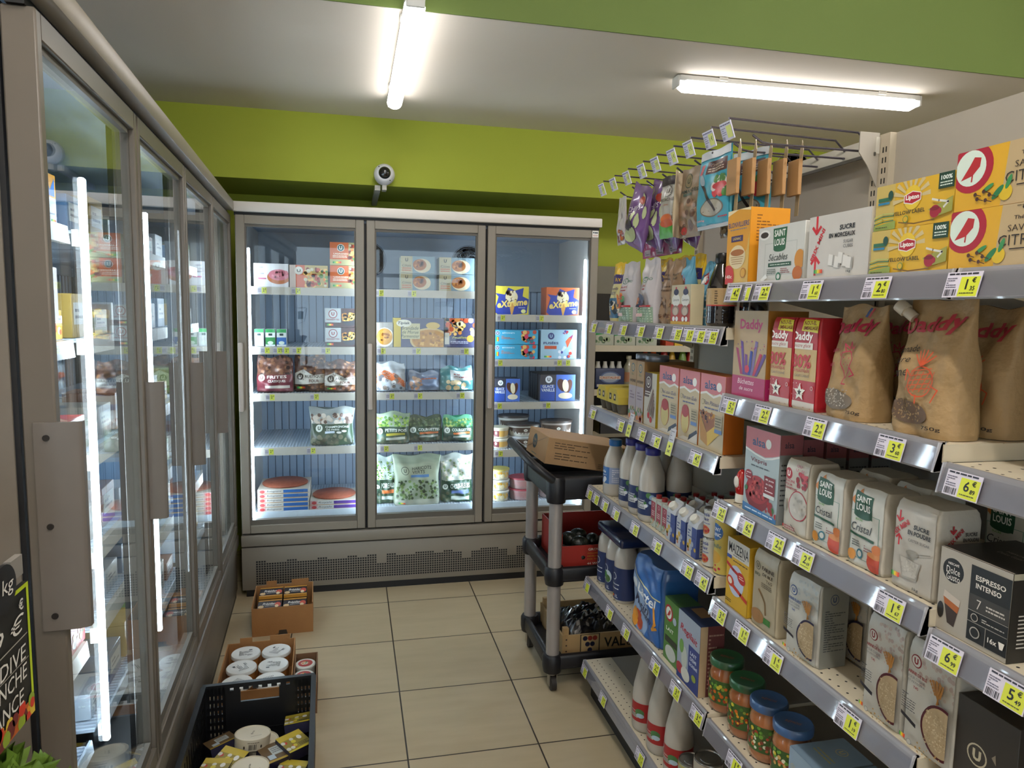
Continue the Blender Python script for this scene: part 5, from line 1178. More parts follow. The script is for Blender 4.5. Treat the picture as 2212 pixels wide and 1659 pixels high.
tags('A3', .845, [2.446, 2.374, 2.282, 2.176, 2.013, 1.847, 1.655, 1.576], ['2.10', '1.20', '1.60', '1.10', '2.10', '2.40', '2.30', '4.10'], ['on the bottle shelf at its far end', 'on the bottle shelf, second from its far end', 'below the single blue-capped bottle', 'below the farthest dark-capped bottle', 'below the small cream cartons', 'below the white-capped cartons', 'below the condensed milk tins', 'at the near end of the bottle shelf'])
tags('A2', .485, [2.447, 2.206, 2.055, 1.827, 1.694, 1.571], ['', '1.10', '2.10', '2.80', '3.20', '3.40'], ['plain grey at the far end under the navy milk pack', 'under the near end of the navy milk pack', 'left of the blue milk pack lettering', 'under the green box', 'under the red slanted lettering box', 'under the first glass jar'])
tags('A1', .148, [2.445, 2.241, 1.909], ['1.10', '1.20', '1.30'], ['on the bottom shelf at its far end', 'on the bottom shelf, second from its far end', 'on the bottom shelf below the red-capped bottles'])
# ================================================================== freezer goods
YF0 = 3.82
def fz(x0, x1, z, d, y=YF0): return ((x0 + x1) / 2, y + d / 2, z)
def fbox(name, label, x0, x1, z, h, base, dec, cat='frozen food box', d=.12, group=None, y=YF0, rz=0, side=None, left=None):
    return pbox(name, label, cat, x1 - x0 - .003, d, h, base, dec, fz(x0, x1, z, d, y), rz, group=group, side=side, left=left)
FS = [1.5985, 1.2935, 1.0515, .7665, .4165]; FS3 = [1.4775, 1.2305, .9905, .7215, .4145]
food = ['B8452A', 'D87A2E', '7A2A1E', '4A7A30', 'E0B060', 'C8C0A8']
fbox('ready_meal_box', 'pale ready meal box with a pink roast at the top left of the freezer', -.485, -.312, FS[0], .118, 'C8C4C4', lambda k: (k.rect(0, 0, 1, 1, 'C4C2C4'), k.ell(.72, .42, .34, .30, 'A8623A'), k.ell(.72, .52, .30, .24, 'B86A78'), k.blobs(.5, .95, .35, .7, 16, .05, ['C47A86', 'A85866'], 2), k.lines(.12, .3, .5, .9, 3, '8A8890'), k.rect(.12, .32, .36, .38, '9A4A6A')))
fbox('ready_meal_box', 'ready meal box with an orange corner and a colourful meat dish, top freezer shelf', -.31, -.116, FS[0], .115, 'B8603A', lambda k: (k.rect(0, 0, .42, 1, 'C25A34'), k.rect(.0, .0, .16, 1, 'C8B8B0'), k.ell(.24, .75, .11, None, 'D8D4CC'), k.text('U', .24, .75, .1, .12, '3A3A3A', .03), k.rect(.4, 0, 1, 1, 'B09A5E'), k.blobs(.4, .98, .08, .85, 60, .05, food, 3)))
def d_or(k): k.rect(0, 0, 1, 1, 'A8A070'); k.rect(.0, .25, .65, 1, 'C25A22'); k.ulogo(.38, .76, .13, 'D8DCD4', 'D8DCD4', '3A5A5A'); k.text('LASAGNES', .38, .5, .5, .07, 'E8DCC8'); k.lines(.1, .6, .32, .44, 2, 'E8DCC8'); k.nutri(.1, .08, .3, .08); k.blobs(.68, 1, .1, .9, 20, .06, food, 4)
for i in range(2): fbox('frozen_meal_box', '%s of the two stacked orange meal boxes in the first freezer door' % ('upper' if i else 'lower'), -.108, .04, FS[0] + i * .120, .118, 'A8A070', d_or, group='stacked orange meal boxes')
def d_gr(c):
    return lambda k: (k.rect(0, 0, 1, 1, 'C4C8C8'), k.rect(0, .8, 1, 1, '2A8A4A'), k.rect(0, .1, 1, .52, c), k.ell(.5, .2, .3, .1, 'C8D4C8'), k.rect(.3, .62, .7, .75, '2A3A3A'))
for i, (a, b, c, w) in enumerate(((-.487, -.44, 'C2C4C0', 'leftmost'), (-.433, -.383, '2E7A3E', 'middle'), (-.378, -.328, '2A5A9A', 'rightmost'))): fbox('frozen_carton', '%s of three small green-topped cartons in the freezer' % w, a, b, FS[1], .088, 'C4C8C8', d_gr(c), d=.07, cat='carton')
def d_nug(k): k.rect(0, 0, 1, 1, '3A2020'); k.rect(0, .25, .5, 1, 'A8AEB0'); k.ring(.25, .70, .14, '8A2A2E', 'B8BEC0', .18); k.text('U', .25, .70, .10, .18, '8A2A2E', .05); k.text('NOISETTES', .25, .40, .4, .08, '8A2A2E', .02); k.ell(.78, .38, .26, .30, '26262E'); k.blobs(.56, 1, .4, .72, 34, .05, ['D8A23A', 'E8C05A', 'B87A24'], 3); k.nutri(.06, .08, .2, .1)
for i in range(2): fbox('frozen_potato_box', '%s of the two stacked dark boxes with golden potato bites' % ('upper' if i else 'lower'), -.136, .03, FS[1] + i * .102, .099, '3A2020', d_nug, group='potato bite boxes')
FB = lambda c: M('frozen_film_' + c, c, .25, coat=.5, vary=.12, scale=20)
def fbag(label, x0, x1, z, h, base, dec, seed, d=.11, prof='pillow', rot=None, cat='frozen food bag', p=2.6, wr=.008, y=YF0):
    return pbag('frozen_bag', label, cat, x1 - x0, d, h, FB(base), prof, dec, fz(x0, x1, z, d, y - .0), 0, p=p, wr=wr, seed=seed, rot=rot, cell=.009, e0=.003)
def d_fr(c, t1, t2): 
    def f(k): k.rect(0, 0, 1, 1, '6A4436'); k.blobs(0, 1, .5, 1, 60, .05, ['7A5040', '54342A', '8E6248', '3A241E'], 3); k.rect(0, .0, 1, .5, c); k.ulogo(.16, .42, .09, 'E0DCD4', c, 'E0DCD4'); k.text(t1, .56, .44, .52, .08, 'E8E0D8', .02); k.text(t2, .56, .32, .46, .08, 'E8E0D8', .02); k.rect(.25, .12, .9, .20, 'C8BEB4')
    return f
fbag('dark red bag of fries at the left of the middle freezer shelf', -.486, -.298, FS[2], .185, '5E3430', d_fr('6A2630', 'FRITES', 'CLASSIQUES'), 1, prof='sag')
def d_fr2(k): k.rect(0, 0, 1, 1, '5A3A2E'); k.blobs(0, 1, 0, 1, 80, .05, ['7A5036', '3A241A', '9A6A42', '4A3024'], 5); k.poly([(0, .5), (.3, .62), (.6, .46), (1, .5), (1, .24), (.5, .22), (0, .2)], 'C4BEB4'); k.ulogo(.2, .42, .1, '3A3028', 'C4BEB4', '3A3028'); k.text('RUSTIQUE', .62, .42, .55, .09, '3A3028', .02); k.text('FOUR', .62, .3, .3, .08, '5A2A22', .02); k.nutri(.1, .08, .25, .06)
fbag('brown bag of rustic potatoes in the middle of the first freezer door', -.30, -.13, FS[2], .19, '5A3A2E', d_fr2, 2, prof='sag', y=YF0 + .03)
fbag('brown and white potato bag against the first door post', -.145, .035, FS[2], .165, '4E3226', d_fr2, 3, prof='sag')
def d_cha(k): k.rect(0, 0, 1, 1, '8E9290'); k.blobs(0, 1, .5, .82, 60, .05, ['B8A898', '7A5A4A', 'C8BCB0', '5A4036'], 3); k.rect(0, 0, 1, .58, '28402C'); k.blobs(0, 1, 0, .25, 40, .05, ['4A4E3A', '3A3E2E', '6A6A54', '1E2E1E'], 4); k.ulogo(.2, .46, .08, 'DCE4DC', '28402C', 'DCE4DC'); k.text('CHAMPIGNONS', .62, .50, .55, .06, 'E0E8E0', .02); k.text('DE PARIS', .52, .42, .3, .05, 'E0E8E0', .01); k.rect(.34, .32, .56, .38, 'B8C4D0'); k.ell(.66, .34, .06, .03, 'D8D8D0'); k.ell(.78, .38, .06, .03, 'D8D8D0')
fbag('green bag of mushrooms standing alone on the fourth freezer shelf', -.22, .012, FS[3], .195, '7E8A84', d_cha, 4, prof='pouch', p=3)
def d_piz(c, t):
    return lambda k: (k.rect(0, 0, 1, 1, 'B8B4AC'), k.rect(.0, 0, .16, 1, 'B09090'), k.ell(.09, .5, .05, .36, 'A83A3A'), k.text(t, .32, .5, .28, .5, '3A3A50', 0, .2), k.rect(.5, .15, .98, .85, c), k.rect(0, 0, 1, .1, 'A8763A'))
for i in range(5): pbox('pizza_box', 'blue-banded pizza box, layer %s of five from the bottom' % ('one', 'two', 'three', 'four', 'five')[i], 'pizza box', .26, .26, .0235, 'B8B0A4', d_piz('2A5E9E', 'Bolognaise'), (-.357, YF0 + .13, FS[4] + i * .0242), 0, group='blue-banded pizza boxes')
g = G(); g.lathe([(.118, 0), (.12, .006), (.112, .012), (.001, .013)], M('frozen_pizza_top', '8A4A34', .5, vary=.3, scale=40, bump=.5), 32)
tag(g.build('frozen_pizza', loc=(-.357, YF0 + .13, FS[4] + .1225)), 'frozen pizza showing on top of the blue-banded pizza boxes', 'pizza')
for i in range(2): pbox('pizza_box', 'purple-banded pizza box, %s one of two' % ('lower', 'upper')[i], 'pizza box', .25, .25, .0235, 'B8B0A4', d_piz('4A2A7A', 'Royale'), (-.098, YF0 + .13, FS[4] + i * .0242), 0, group='purple-banded pizza boxes')
g = G(); g.lathe([(.115, 0), (.117, .006), (.11, .012), (.001, .013)], M('frozen_pizza_top_red', '96503A', .5, vary=.35, scale=40, bump=.5), 32)
tag(g.build('frozen_pizza', loc=(-.098, YF0 + .13, FS[4] + .049)), 'frozen pizza showing on top of the purple-banded pizza boxes', 'pizza')
# second door
def d_cod(k): k.rect(0, 0, 1, 1, '6E8490'); k.rect(0, 0, .34, 1, 'A09678'); k.text('U', .17, .78, .08, .2, '2A2A2A', .04); k.text('Côtes', .17, .45, .26, .14, '3A3A3A', 0, .2); k.lines(.04, .3, .1, .35, 2, 'B05A3A'); k.ell(.62, .45, .26, .42, 'C8B89A'); k.ell(.55, .5, .2, .34, '9A5A26'); k.blobs(.4, .7, .3, .7, 10, .05, ['B87A3A', '7A3E1A'], 2)
for j, (a, b) in enumerate(((.257, .442), (.462, .657))):
    for i in range(2): fbox('frozen_fish_box', '%s beige fish box of the %s stack on the top freezer shelf' % (('lower', 'upper')[i], ('left', 'right')[j]), a, b, FS[0] + i * .0905, .0885, '8A8A78', d_cod, group='beige fish boxes')
fbox('frozen_gratin_box', 'box with a round plate of fish pie at the left of the second door', .118, .218, FS[1], .130, '8A8078', lambda k: (k.rect(0, 0, 1, 1, '8E8A84'), k.ell(.55, .4, .5, .4, 'D0CCC4'), k.ell(.55, .42, .44, .34, 'C08A34'), k.blobs(.2, .9, .2, .6, 16, .07, ['D8A04A', '9A5E20'], 2)))
fbox('frozen_gratin_box', 'wide yellow box with a black script name and a golden gratin', .22, .492, FS[1], .155, 'B8A23A', lambda k: (k.rect(0, 0, 1, 1, '4A4A68'), k.rect(0, 0, .14, 1, 'B8A030'), k.ell(.72, .25, .40, .42, 'C8AE7A', 28), k.ell(.72, .25, .36, .36, 'B8822E', 28), k.blobs(.4, .98, .05, .5, 40, .025, ['D8A850', 'A06A24'], 3), k.ell(.78, .75, .14, .12, 'C8A85A'), k.rect(.16, .28, .52, .82, 'C0B890'), k.ell(.20, .82, .15, .13, 'D8D4C4'), k.text('Tipiak', .20, .82, .24, .12, '26262E', .02, .2), k.text('Brandade', .32, .66, .34, .12, '2E2E30', 0, .25), k.text('de Morue', .33, .52, .32, .11, '2E2E30', 0, .25), k.text('Parmentier', .33, .38, .36, .11, '2E2E30', 0, .25)))
fbox('frozen_snack_box', 'dark blue box with puff pastry bites at the right of the second door', .495, .663, FS[1], .158, '3A3A5E', lambda k: (k.rect(0, 0, 1, 1, '34365A'), k.blobs(.02, 1, .45, 1, 34, .09, ['C87A2A', 'E0B060', 'B84A24', 'D8C8A0'], 4), k.text('Feuilletés', .55, .34, .6, .08, 'B8B03A', 0, .3), k.lines(.2, .8, .12, .22, 2, 'B8B8C8'), k.ell(.85, .3, .12, .12, 'C88A34'), k.rect(0, .1, .15, .5, 'B8B4A8')))
def d_fish(c): return lambda k: (k.rect(0, 0, 1, 1, 'A8ACB0'), k.poly([(0, .5), (.3, .75), (.7, .6), (1, .3), (1, .1), (.6, .35), (.3, .5), (0, .2)], c), k.blobs(.1, .9, .1, .6, 16, .06, ['C8C4BC', '8A7A70', '5A5A60'], 3), k.ulogo(.6, .32, .07, 'D8D8D8', '3A3A44', 'D8D8D8'))
fbag('orange and white frozen fish bag at the left of the second door', .118, .29, FS[2], .155, 'A8ACB0', d_fish('C2622A'), 11, prof='sag')
fbag('clear frozen seafood bag with bluish print in the second door', .30, .475, FS[2], .105, '8A94A8', lambda k: (k.rect(.35, .2, 1, .75, '6E7C98'), k.blobs(.05, .4, .1, .7, 22, .05, ['B88A70', 'C8A890', '9A6A50'], 2), k.lines(.4, .9, .6, .7, 1, 'C2622A')), 12, prof='sag')
fbag('teal frozen fish bag at the right of the second door', .475, .663, FS[2], .13, '4A7E80', lambda k: (k.rect(.3, .45, 1, .85, 'C0C4C4'), k.lines(.4, .9, .55, .75, 2, '8A3A3A'), k.blobs(.1, .7, .1, .4, 12, .07, ['B89A6A', 'C8B490'], 3)), 13, prof='sag')
def d_veg(c, t1, o, cols, split=.55):
    def f(k):
        k.rect(0, 0, 1, 1, c); k.blobs(0, 1, split, .88, 90, .035, cols, 3); k.rect(0, 0, 1, split, '22402C'); k.blobs(0, 1, 0, .2, 30, .05, ['3E4A34', '54563E', '2A3A26'], 4)
        k.ulogo(.14, split - .14, .085, 'DCE4DC', '22402C', 'DCE4DC'); k.text(t1, .60, split - .12, .62, .10, 'E0E8E0', .02); k.rect(.32, split - .28, .86, split - .21, o); k.rect(.32, split - .42, .86, split - .34, 'B8BEB4')
    return f
gv = ['5E8A2E', '7AA23C', '3E6A24', '96B44E']
fbag('green bag of peas with crumpled film above, fourth shelf of the second door', .118, .312, FS[3], .165, '7E9470', d_veg('8A9A84', 'PETITS POIS', 'B8B03A', gv), 21, prof='pouch', p=3)
fbag('dark green courgette bag with an orange strip in the middle of the second door', .30, .495, FS[3], .14, '36442E', d_veg('3A4A34', 'COURGETTES', 'C2642A', ['4A5A38', '3A4A2E', '6A7A54'], .62), 22, prof='sag', y=YF0 + .02)
fbag('bright green courgette bag at the right of the second door', .49, .668, FS[3], .14, '2E7A5A', d_veg('4A8A6A', 'COURGETTES', 'C2642A', ['5A8A38', 'A8B86A', '3A6A2E'], .6), 23, prof='sag')
fbag('green bag of leeks at the bottom left of the second door', .118, .25, FS[4], .26, '4E8A5A', d_veg('A8B4AC', 'POIREAUX', 'C2642A', gv, .50), 24, prof='pouch', p=3, y=YF0 + .07)
def d_har(k): k.rect(0, 0, 1, 1, '8E9A84'); k.blobs(.05, .95, .12, .50, 110, .03, ['4E6A34', '3A5428', '6A8444', '26381E'], 3); k.rect(0, 0, 1, .12, 'A8AC9C'); k.rect(.08, .52, .92, .84, '98A088'); k.ring(.24, .70, .085, '2E3A2E', '98A088', .15); k.text('U', .24, .70, .06, .07, '2E3A2E', .04); k.text('HARICOTS', .60, .74, .42, .06, '2E3A2E', .02); k.text('VERTS', .53, .67, .28, .06, '2E3A2E', .02); k.rect(.36, .57, .76, .62, '3E72A8'); k.nutri(.1, .04, .14, .03)
fbag('clear bag of green beans with a blue strip, largest at the bottom of the freezer', .222, .48, FS[4], .275, '8E9A84', d_har, 25, prof='pouch', p=3, wr=.006)
fbag('cauliflower bag with a twisted clear top at the bottom right of the second door', .485, .672, FS[4], .265, '8E9A90', d_veg('A8ACA4', 'CHOUX-FLEURS', '5A6A9A', ['C8BEAC', 'B0A48E', '7A8A60', 'D8D0C0'], .46), 26, prof='pouch', p=3, y=YF0 + .04)
# third door
def d_ext(c):
    def f(k):
        k.rect(0, 0, 1, 1, c); k.poly([(.0, .1), (.12, .62), (.02, .75), (.3, .7), (.4, .95), (.6, .85), (.85, .95), (.82, .65), (1, .55), (.95, .05), (.6, .0), (.1, .0)], '26388E')
        k.poly([(.42, .45), (.62, .45), (.53, .0), (.49, .0)], 'C8924A'); k.ell(.50, .62, .18, .22, 'D8C8A0'); k.blobs(.36, .64, .5, .85, 16, .045, ['5A2E1E', 'D8CCB4', '3A1E16'], 3)
        k.text('eXtrême', .52, .40, .88, .24, 'E0C46A', .03, .2, .12); k.lines(.7, .9, .22, .27, 1, 'B8C0E0'); k.ell(.85, .12, .07, .07, 'D8D890')
    return f
fbox('ice_cream_cone_box', 'blue and yellow box of ice cream cones at the top of the third door', .767, .965, FS3[0], .155, 'C8B03A', d_ext('C8B83A'))
fbox('ice_cream_cone_box', 'blue and orange box of ice cream cones at the top of the third door', 1.065, 1.26, FS3[0], .155, 'B85A2A', d_ext('B85A2E'))
def d_stk(k): k.rect(0, 0, 1, 1, '3E9AC0'); k.ulogo(.07, .78, .05, 'E0E8EC', 'E0E8EC', '26306A'); k.text('BÂTONNETS', .32, .80, .28, .12, 'E0ECF0', .01); k.lines(.16, .46, .35, .6, 3, 'C26A3A'); k.nutri(.04, .2, .06, .3); k.poly([(.6, .9), (.66, .95), (.78, .4), (.7, .3)], 'B82A2A'); k.blobs(.62, .95, .1, .9, 20, .045, ['B84A3A', '4A2A2A', 'D8B06A', '2A6A7A', 'C83A5A'], 4)
for i in range(2): fbox('ice_lolly_box', '%s of the two stacked light blue ice lolly boxes' % ('upper' if i else 'lower'), .771, 1.024, FS3[1] + i * .0815, .079, '3E9AC0', d_stk, group='light blue ice lolly boxes')
fbox('ice_lolly_box', 'pale blue rocket lolly box at the right of the third door', 1.038, 1.252, FS3[1], .165, '8AAAC0', lambda k: (k.rect(0, 0, 1, 1, '94B4C8'), k.ulogo(.28, .78, .09, '26306A', '94B4C8', '26306A'), k.text('FUSÉES', .28, .55, .42, .10, '26306A', .03), k.rect(.1, .34, .44, .45, 'B84A2A'), k.poly([(.68, .6), (.78, .75), (.86, .7), (.74, .38)], 'C85A3A'), k.poly([(.78, .74), (.86, .7), (.9, .85)], '8A2A5A'), k.poly([(.5, .1), (.64, .45), (.72, .4)], 'C4CCD4'), k.blobs(.5, .95, .05, .3, 8, .04, ['3A3A8A', 'B83A2E', 'D8D8E0'], 3), k.blobs(.6, .8, .85, .95, 6, .03, ['5A4A9A', 'B83A4A'], 2), k.nutri(.1, .05, .2, .06)))
def d_van(k): k.rect(0, 0, 1, 1, '33333E'); k.rect(.0, 0, .42, .62, '26489A'); k.rect(.45, 0, 1, 1, '4A6AB8'); k.ulogo(.24, .82, .10, 'D8DCE4', '33333E', 'D8DCE4'); k.text('GLACE', .22, .56, .32, .11, 'D8DCE4', .02); k.text('VANILLE', .22, .42, .38, .12, 'D8DCE4', .02); k.ell(.62, .6, .12, .26, '4A2A22', rot=.5); k.ell(.80, .55, .1, .28, '5A3428', rot=-.3); k.ell(.72, .58, .09, .24, 'D8CCB0', rot=.1); k.ell(.72, .2, .2, .12, 'D8CCB4')
fbox('ice_cream_bar_box', 'dark blue ice cream bar box at the left of the third door', .774, .925, FS3[2], .128, '33333E', d_van)
fbox('ice_cream_bar_box', 'front of the row of dark vanilla ice cream bar boxes', 1.04, 1.25, FS3[2], .15, '2A2A30', d_van, d=.05)
for i in range(4): fbox('ice_cream_bar_box', 'dark ice cream bar box in the row behind the front one', 1.035, 1.245, FS3[2], .15, '2A2A30', None, d=.045, y=YF0 + .055 + i * .05, group='row of vanilla ice cream bar boxes')
def tub(label, x, y, z, a, b, h, lid, body, dec=None, group=None, cat='ice cream tub'):
    e = empty('ice_cream_tub', (x, y, z + .0006), 0, label, cat, group)
    g = G(); g.lathe([(.9, 0), (.93, h * .05), (1.0, h * .84)], P(body), 28, sx=a * .96, sy=b * .96)
    f = lambda v: .9 + .1 * v / (h * .84)
    k = Ink(g, lambda u, v, d: (a * .96 * f(v + .006) * math.sin((u / .4 - .5) * 2 * PI) * (1 + d / a), -b * .96 * f(v + .006) * math.cos((u / .4 - .5) * 2 * PI) * (1 + (d + .0006) / b), v + .006), .4, h * .68, .01)
    if dec: dec(k)
    g.build('tub_body', e)
    g = G(); g.lathe([(1.0, h * .84), (1.02, h * .85), (1.02, h * .96), (.97, h), (.9, h * .985), (.01, h * .985)], P(lid), 30, sx=a, sy=b); g.build('lid', e)
    return e
d_t1 = lambda k: (k.rect(.3, .15, .72, .95, '4A3A30'), k.ulogo(.5, .6, .02, 'E0DCD4', '2A2420', 'E0DCD4'), k.lines(.42, .58, .2, .35, 1, 'D8D4CC'))
d_t2 = lambda k: (k.rect(.34, .1, .70, .9, 'B8904A'), k.rect(.34, .1, .46, .9, '6A2A2E'), k.ulogo(.4, .6, .02, 'E0DCD4', '6A2A2E', 'E0DCD4'))
d_t3 = lambda k: (k.blobs(.34, .66, .1, .9, 16, .02, ['C8962E', 'D8B45A', 'B87A1E'], 2), k.ell(.52, .4, .04, .3, 'D8CCA8'))
d_t4 = lambda k: (k.rect(.34, .1, .66, .9, 'B88A88'), k.rect(.52, .2, .6, .7, 'A82A34'))
z0 = FS3[3]
tub('oval tub under the front dark-lidded oval tub', .965, YF0 + .07, z0, .093, .06, .065, 'A8ACB0', 'B0ACA8', d_t1)
tub('front oval ice cream tub with a dark brown lid, third door', .965, YF0 + .07, z0 + .0655, .097, .062, .068, '3A302C', 'B8B4AC', d_t1)
tub('dark-lidded oval tub behind the front oval tub', .94, YF0 + .20, z0 + .0, .095, .06, .065, 'A8ACB0', 'B0ACA8')
tub('dark-lidded oval tub in the second row of the third door', .935, YF0 + .20, z0 + .0655, .093, .06, .100, '3A302C', 'B8B4AC', d_t1)
tub('lower oval tub at the right of the third door', 1.16, YF0 + .07, z0, .095, .06, .065, 'B0B4B8', 'B0ACA8', d_t1)
tub('upper dark-lidded oval tub at the right of the third door', 1.16, YF0 + .07, z0 + .0655, .097, .062, .085, '3A302C', 'A89C94', d_t1)
tub('small cream tub with a maroon label, lower of two', .822, YF0 + .055, z0 - .002, .054, .054, .058, 'C8C4B4', 'B8B0A0', d_t2)
tub('small cream tub with a maroon label, upper of two', .822, YF0 + .055, z0 + .057, .054, .054, .062, 'B8B09A', 'B8B0A0', d_t2)
for i in range(3): tub('yellow vanilla tub, %s of the stack at the bottom of the third door' % ('lowest', 'middle', 'topmost')[i], .827, YF0 + .06, FS3[4] + i * .062, .056, .056, .061, ('C8C8C4', 'C8C8C4', 'B8A85A')[i], 'B8B09A', d_t3)
for i in range(2): tub('pink-rimmed round tub, %s one of the left pair' % ('lower', 'upper')[i], .968, YF0 + .08, FS3[4] + i * .064, .083, .07, .063, 'A84A54', 'B89A98', d_t4)
for i in range(2): tub('pink-rimmed round tub, %s one of the right pair' % ('lower', 'upper')[i], 1.15, YF0 + .10, FS3[4] + i * .060, .083, .07, .059, 'A84A54' if i else 'B8B8BC', 'B8A8A8', d_t4)

# price tags of the freezer rails
def ftag(x, z, lb, xr=None):
    g = G(); g.box(-.022, .022, -.001, 0, 0, .03, P('B9B4C0')); k = Ink(g, lambda u, v, d: (u - .022, -.001 - d, v), .044, .03); k.rect(.46, 0, 1, 1, 'C6CC44'); k.lines(.05, .4, .2, .8, 3, '5A5660'); k.text('2', .68, .55, .16, .5, '22241E', .02); k.text('\u20ac', .88, .7, .12, .28, '22241E')
    o = g.build('price_tag', loc=(x, FY + .0695, z - .034)); tag(o, lb, 'price tag', 'small price tags in the freezer')
from itertools import count
TAGS = {0: ([-.44, -.275], [-.43, -.40 + .03, -.335, -.275, -.13], [-.41, -.19], [-.42, -.21], [-.40, -.22]),
        1: ([.145, .315], [.155, .34, .60], [.20, .35, .58], [.17, .35], [.45, .60]),
        2: ([.80, 1.02], [.79, 1.13, 1.18], [.79, 1.07], [.80], [.81, 1.05])}
DN = ['first', 'second', 'third']; SN = ['top', 'second', 'third', 'fourth', 'bottom']
for b, rows in TAGS.items():
    for r, xs in enumerate(rows):
        z = (FS if b < 2 else FS3)[r]
        if r == 4: continue
        for q, x in enumerate(xs):
            ftag(x, z, 'small price tag, %s from the left on the %s shelf, %s freezer door' % (('first', 'second', 'third', 'fourth', 'fifth')[q], SN[r], DN[b]))

# ================================================================== left refrigerator goods
def lp(s, back, z): return rowpt(s, back, z)
LZ = [1.672, 1.412, 1.125, .875, .68, .413]
def lbox(label, s, back, z, w, d, h, base, dec, cat='chilled food box', rough=.42): return pbox('chilled_food_box', label, cat, w, d, h, base, dec, lp(s, back, z), LR, rough=rough, left=dec, side=dec)
d_jus = lambda k: (k.rect(0, 0, 1, 1, 'B0B4BC'), k.rect(0, .55, 1, 1, 'C8882A'), k.poly([(.1, .95), (.5, .7), (.9, .95), (.9, .58), (.1, .58)], '2A68B0'), k.lines(.15, .85, .2, .5, 4, '8A90A0'), k.nutri(.5, .05, .4, .08))
for i, s in enumerate((.40, .49, .58)): lbox('blue and orange drink carton on the top shelf of the left refrigerator, %s' % ('nearest', 'middle', 'farthest')[i], s, .20, LZ[0], .07, .07, .115, 'C8882A', d_jus, 'carton')
d_cake = lambda k: (k.rect(0, 0, 1, 1, '6A4A34'), k.blobs(.1, .9, .1, .9, 30, .07, ['8A5A34', 'B8864A', '5A3A2A'], 3))
g = G(); T = Matrix.Rotation(PI / 2, 4, 'X')
g.lathe([(.06, -.03), (.085, -.02), (.088, -.012), (.08, -.012), (.06, -.02), (.001, -.02)], P('C4C8C8'), 8, T=T, sx=.95, sy=1.15); g.box(-.055, .055, .0, .018, -.06, .06, M('tray_food_brown', '7A4E30', .5, vary=.3, scale=30, bump=.4)); 
tag(g.build('food_tray', loc=lp(.50, .14, LZ[1] + .105), rz=LR + .2), 'octagonal white food tray standing in the left refrigerator', 'food tray')
specs = [(1, .40, .15, 'B0A890', .08), (1, .60, .15, 'B8923A', .07), (2, .42, .14, 'A8B4C0', .12), (2, .56, .10, 'A83A34', .11), (3, .42, .13, 'B0A030', .12), (3, .56, .13, '8A6A4A', .10), (4, .42, .12, '3E7A4A', .10), (4, .56, .12, 'A83040', .12), (5, .45, .12, 'B87A2E', .08), (5, .58, .12, 'A8B0B8', .12)]
NM = {1: 'second', 2: 'third', 3: 'fourth', 4: 'fifth', 5: 'bottom'}
for q, (r, s, bk, c, h) in enumerate(specs):
    if r == 5: continue
    lbox('chilled pack on the %s shelf behind the first left door, %s side' % (NM[r], 'near' if q % 2 == 0 else 'far'), s, bk + .085, LZ[r], .10, .12, h, c, lambda k, c=c, q=q: (k.rect(0, .55, 1, .8, 'C4C8CC'), k.blobs(.1, .9, .1, .5, 12, .1, ['B84A3A', 'C8A24A', '5A6A3A', 'C8C8C8'], q), k.lines(.1, .9, .62, .75, 1, '3A3A50')), 'chilled pack')
for i, s in enumerate((.36, .45, .54)):
    bottle('water bottle with a blue label on the floor of the left refrigerator, %s' % ('nearest', 'middle', 'farthest')[i], *lp(s, .20, .417)[:2], .415, .036, .21, .013, .018, M('pet_bottle_blue', '8AA8C4', .1, coat=1), '4A7AB8', P('B8C8D8'), labz=(.25, .55), shoulder=.6, necked=.86, dec=lambda k: (k.blobs(.2, .8, .1, .9, 10, .04, ['D8DCE4', '2A4A9A', '8AB0D8'], 2)), rz=LR)
for dd in (1, 2, 3):
    for r in range(6):
        for i, s in enumerate((.12, .30, .47)):
            c = ['A8A094', '8A5A40', 'B0B8C0', '4A6A8A', 'A88A3A', '6A7A4A'][(dd * 3 + r + i) % 6]
            pbox('chilled_food_box', 'chilled box behind the %s left door, %s shelf, %s of three' % (('', 'second', 'third', 'fourth')[dd], ('top', 'second', 'third', 'fourth', 'fifth', 'bottom')[r], ('nearest', 'middle', 'farthest')[i]), 'chilled food box', .12, .14, .07 + .02 * ((r + i + dd) % 3), c, lambda k: (k.rect(.1, .3, .9, .8, 'C4C4C0'), k.lines(.2, .8, .4, .7, 2, '4A4A5A')), lp(dd * LP + s + .02, .24, LZ[r]), LR, group='chilled boxes behind the far left doors')
# ================================================================== things on the floor
card = M('corrugated_card', '9A6C3E', .8, vary=.08, scale=25, bump=.15, bscale=120)
cardD = M('corrugated_card_inside', '7A5632', .85, vary=.08)
def open_box(name, label, x0, x1, y0, y1, h, hb=None, rz=0, t=.004, z=0, mat=None, dec=None, tabs=False, cat='cardboard box'):
    cx, cy = (x0 + x1) / 2, (y0 + y1) / 2; w, d = x1 - x0, y1 - y0; m = mat or card; hb = hb or h
    e = empty(name, (cx, cy, z), rz, label, cat)
    G().box(-w / 2, w / 2, -d / 2, d / 2, 0, t, m).build('box_bottom', e)
    g = G(); g.box(-w / 2, w / 2, -d / 2, -d / 2 + t, t, h, m)
    k = Ink(g, lambda u, v, dd: (u - w / 2, -d / 2 - dd, v), w, h)
    if dec: dec(k)
    g.build('front_panel', e)
    g = G(); g.box(-w / 2, w / 2, d / 2 - t, d / 2, t, hb, m)
    if tabs:
        g.box(-w * .32, -w * .14, d / 2 - t, d / 2, hb, hb + .02, m).box(w * .12, w * .42, d / 2 - t, d / 2, hb, hb + .02, m)
    g.build('back_panel', e)
    for s in (-1, 1):
        x = s * (w / 2 - t / 2); G().box(x - t / 2, x + t / 2, -d / 2 + t, d / 2 - t, t, max(h, hb), m).build('side_panel', e)
    return e
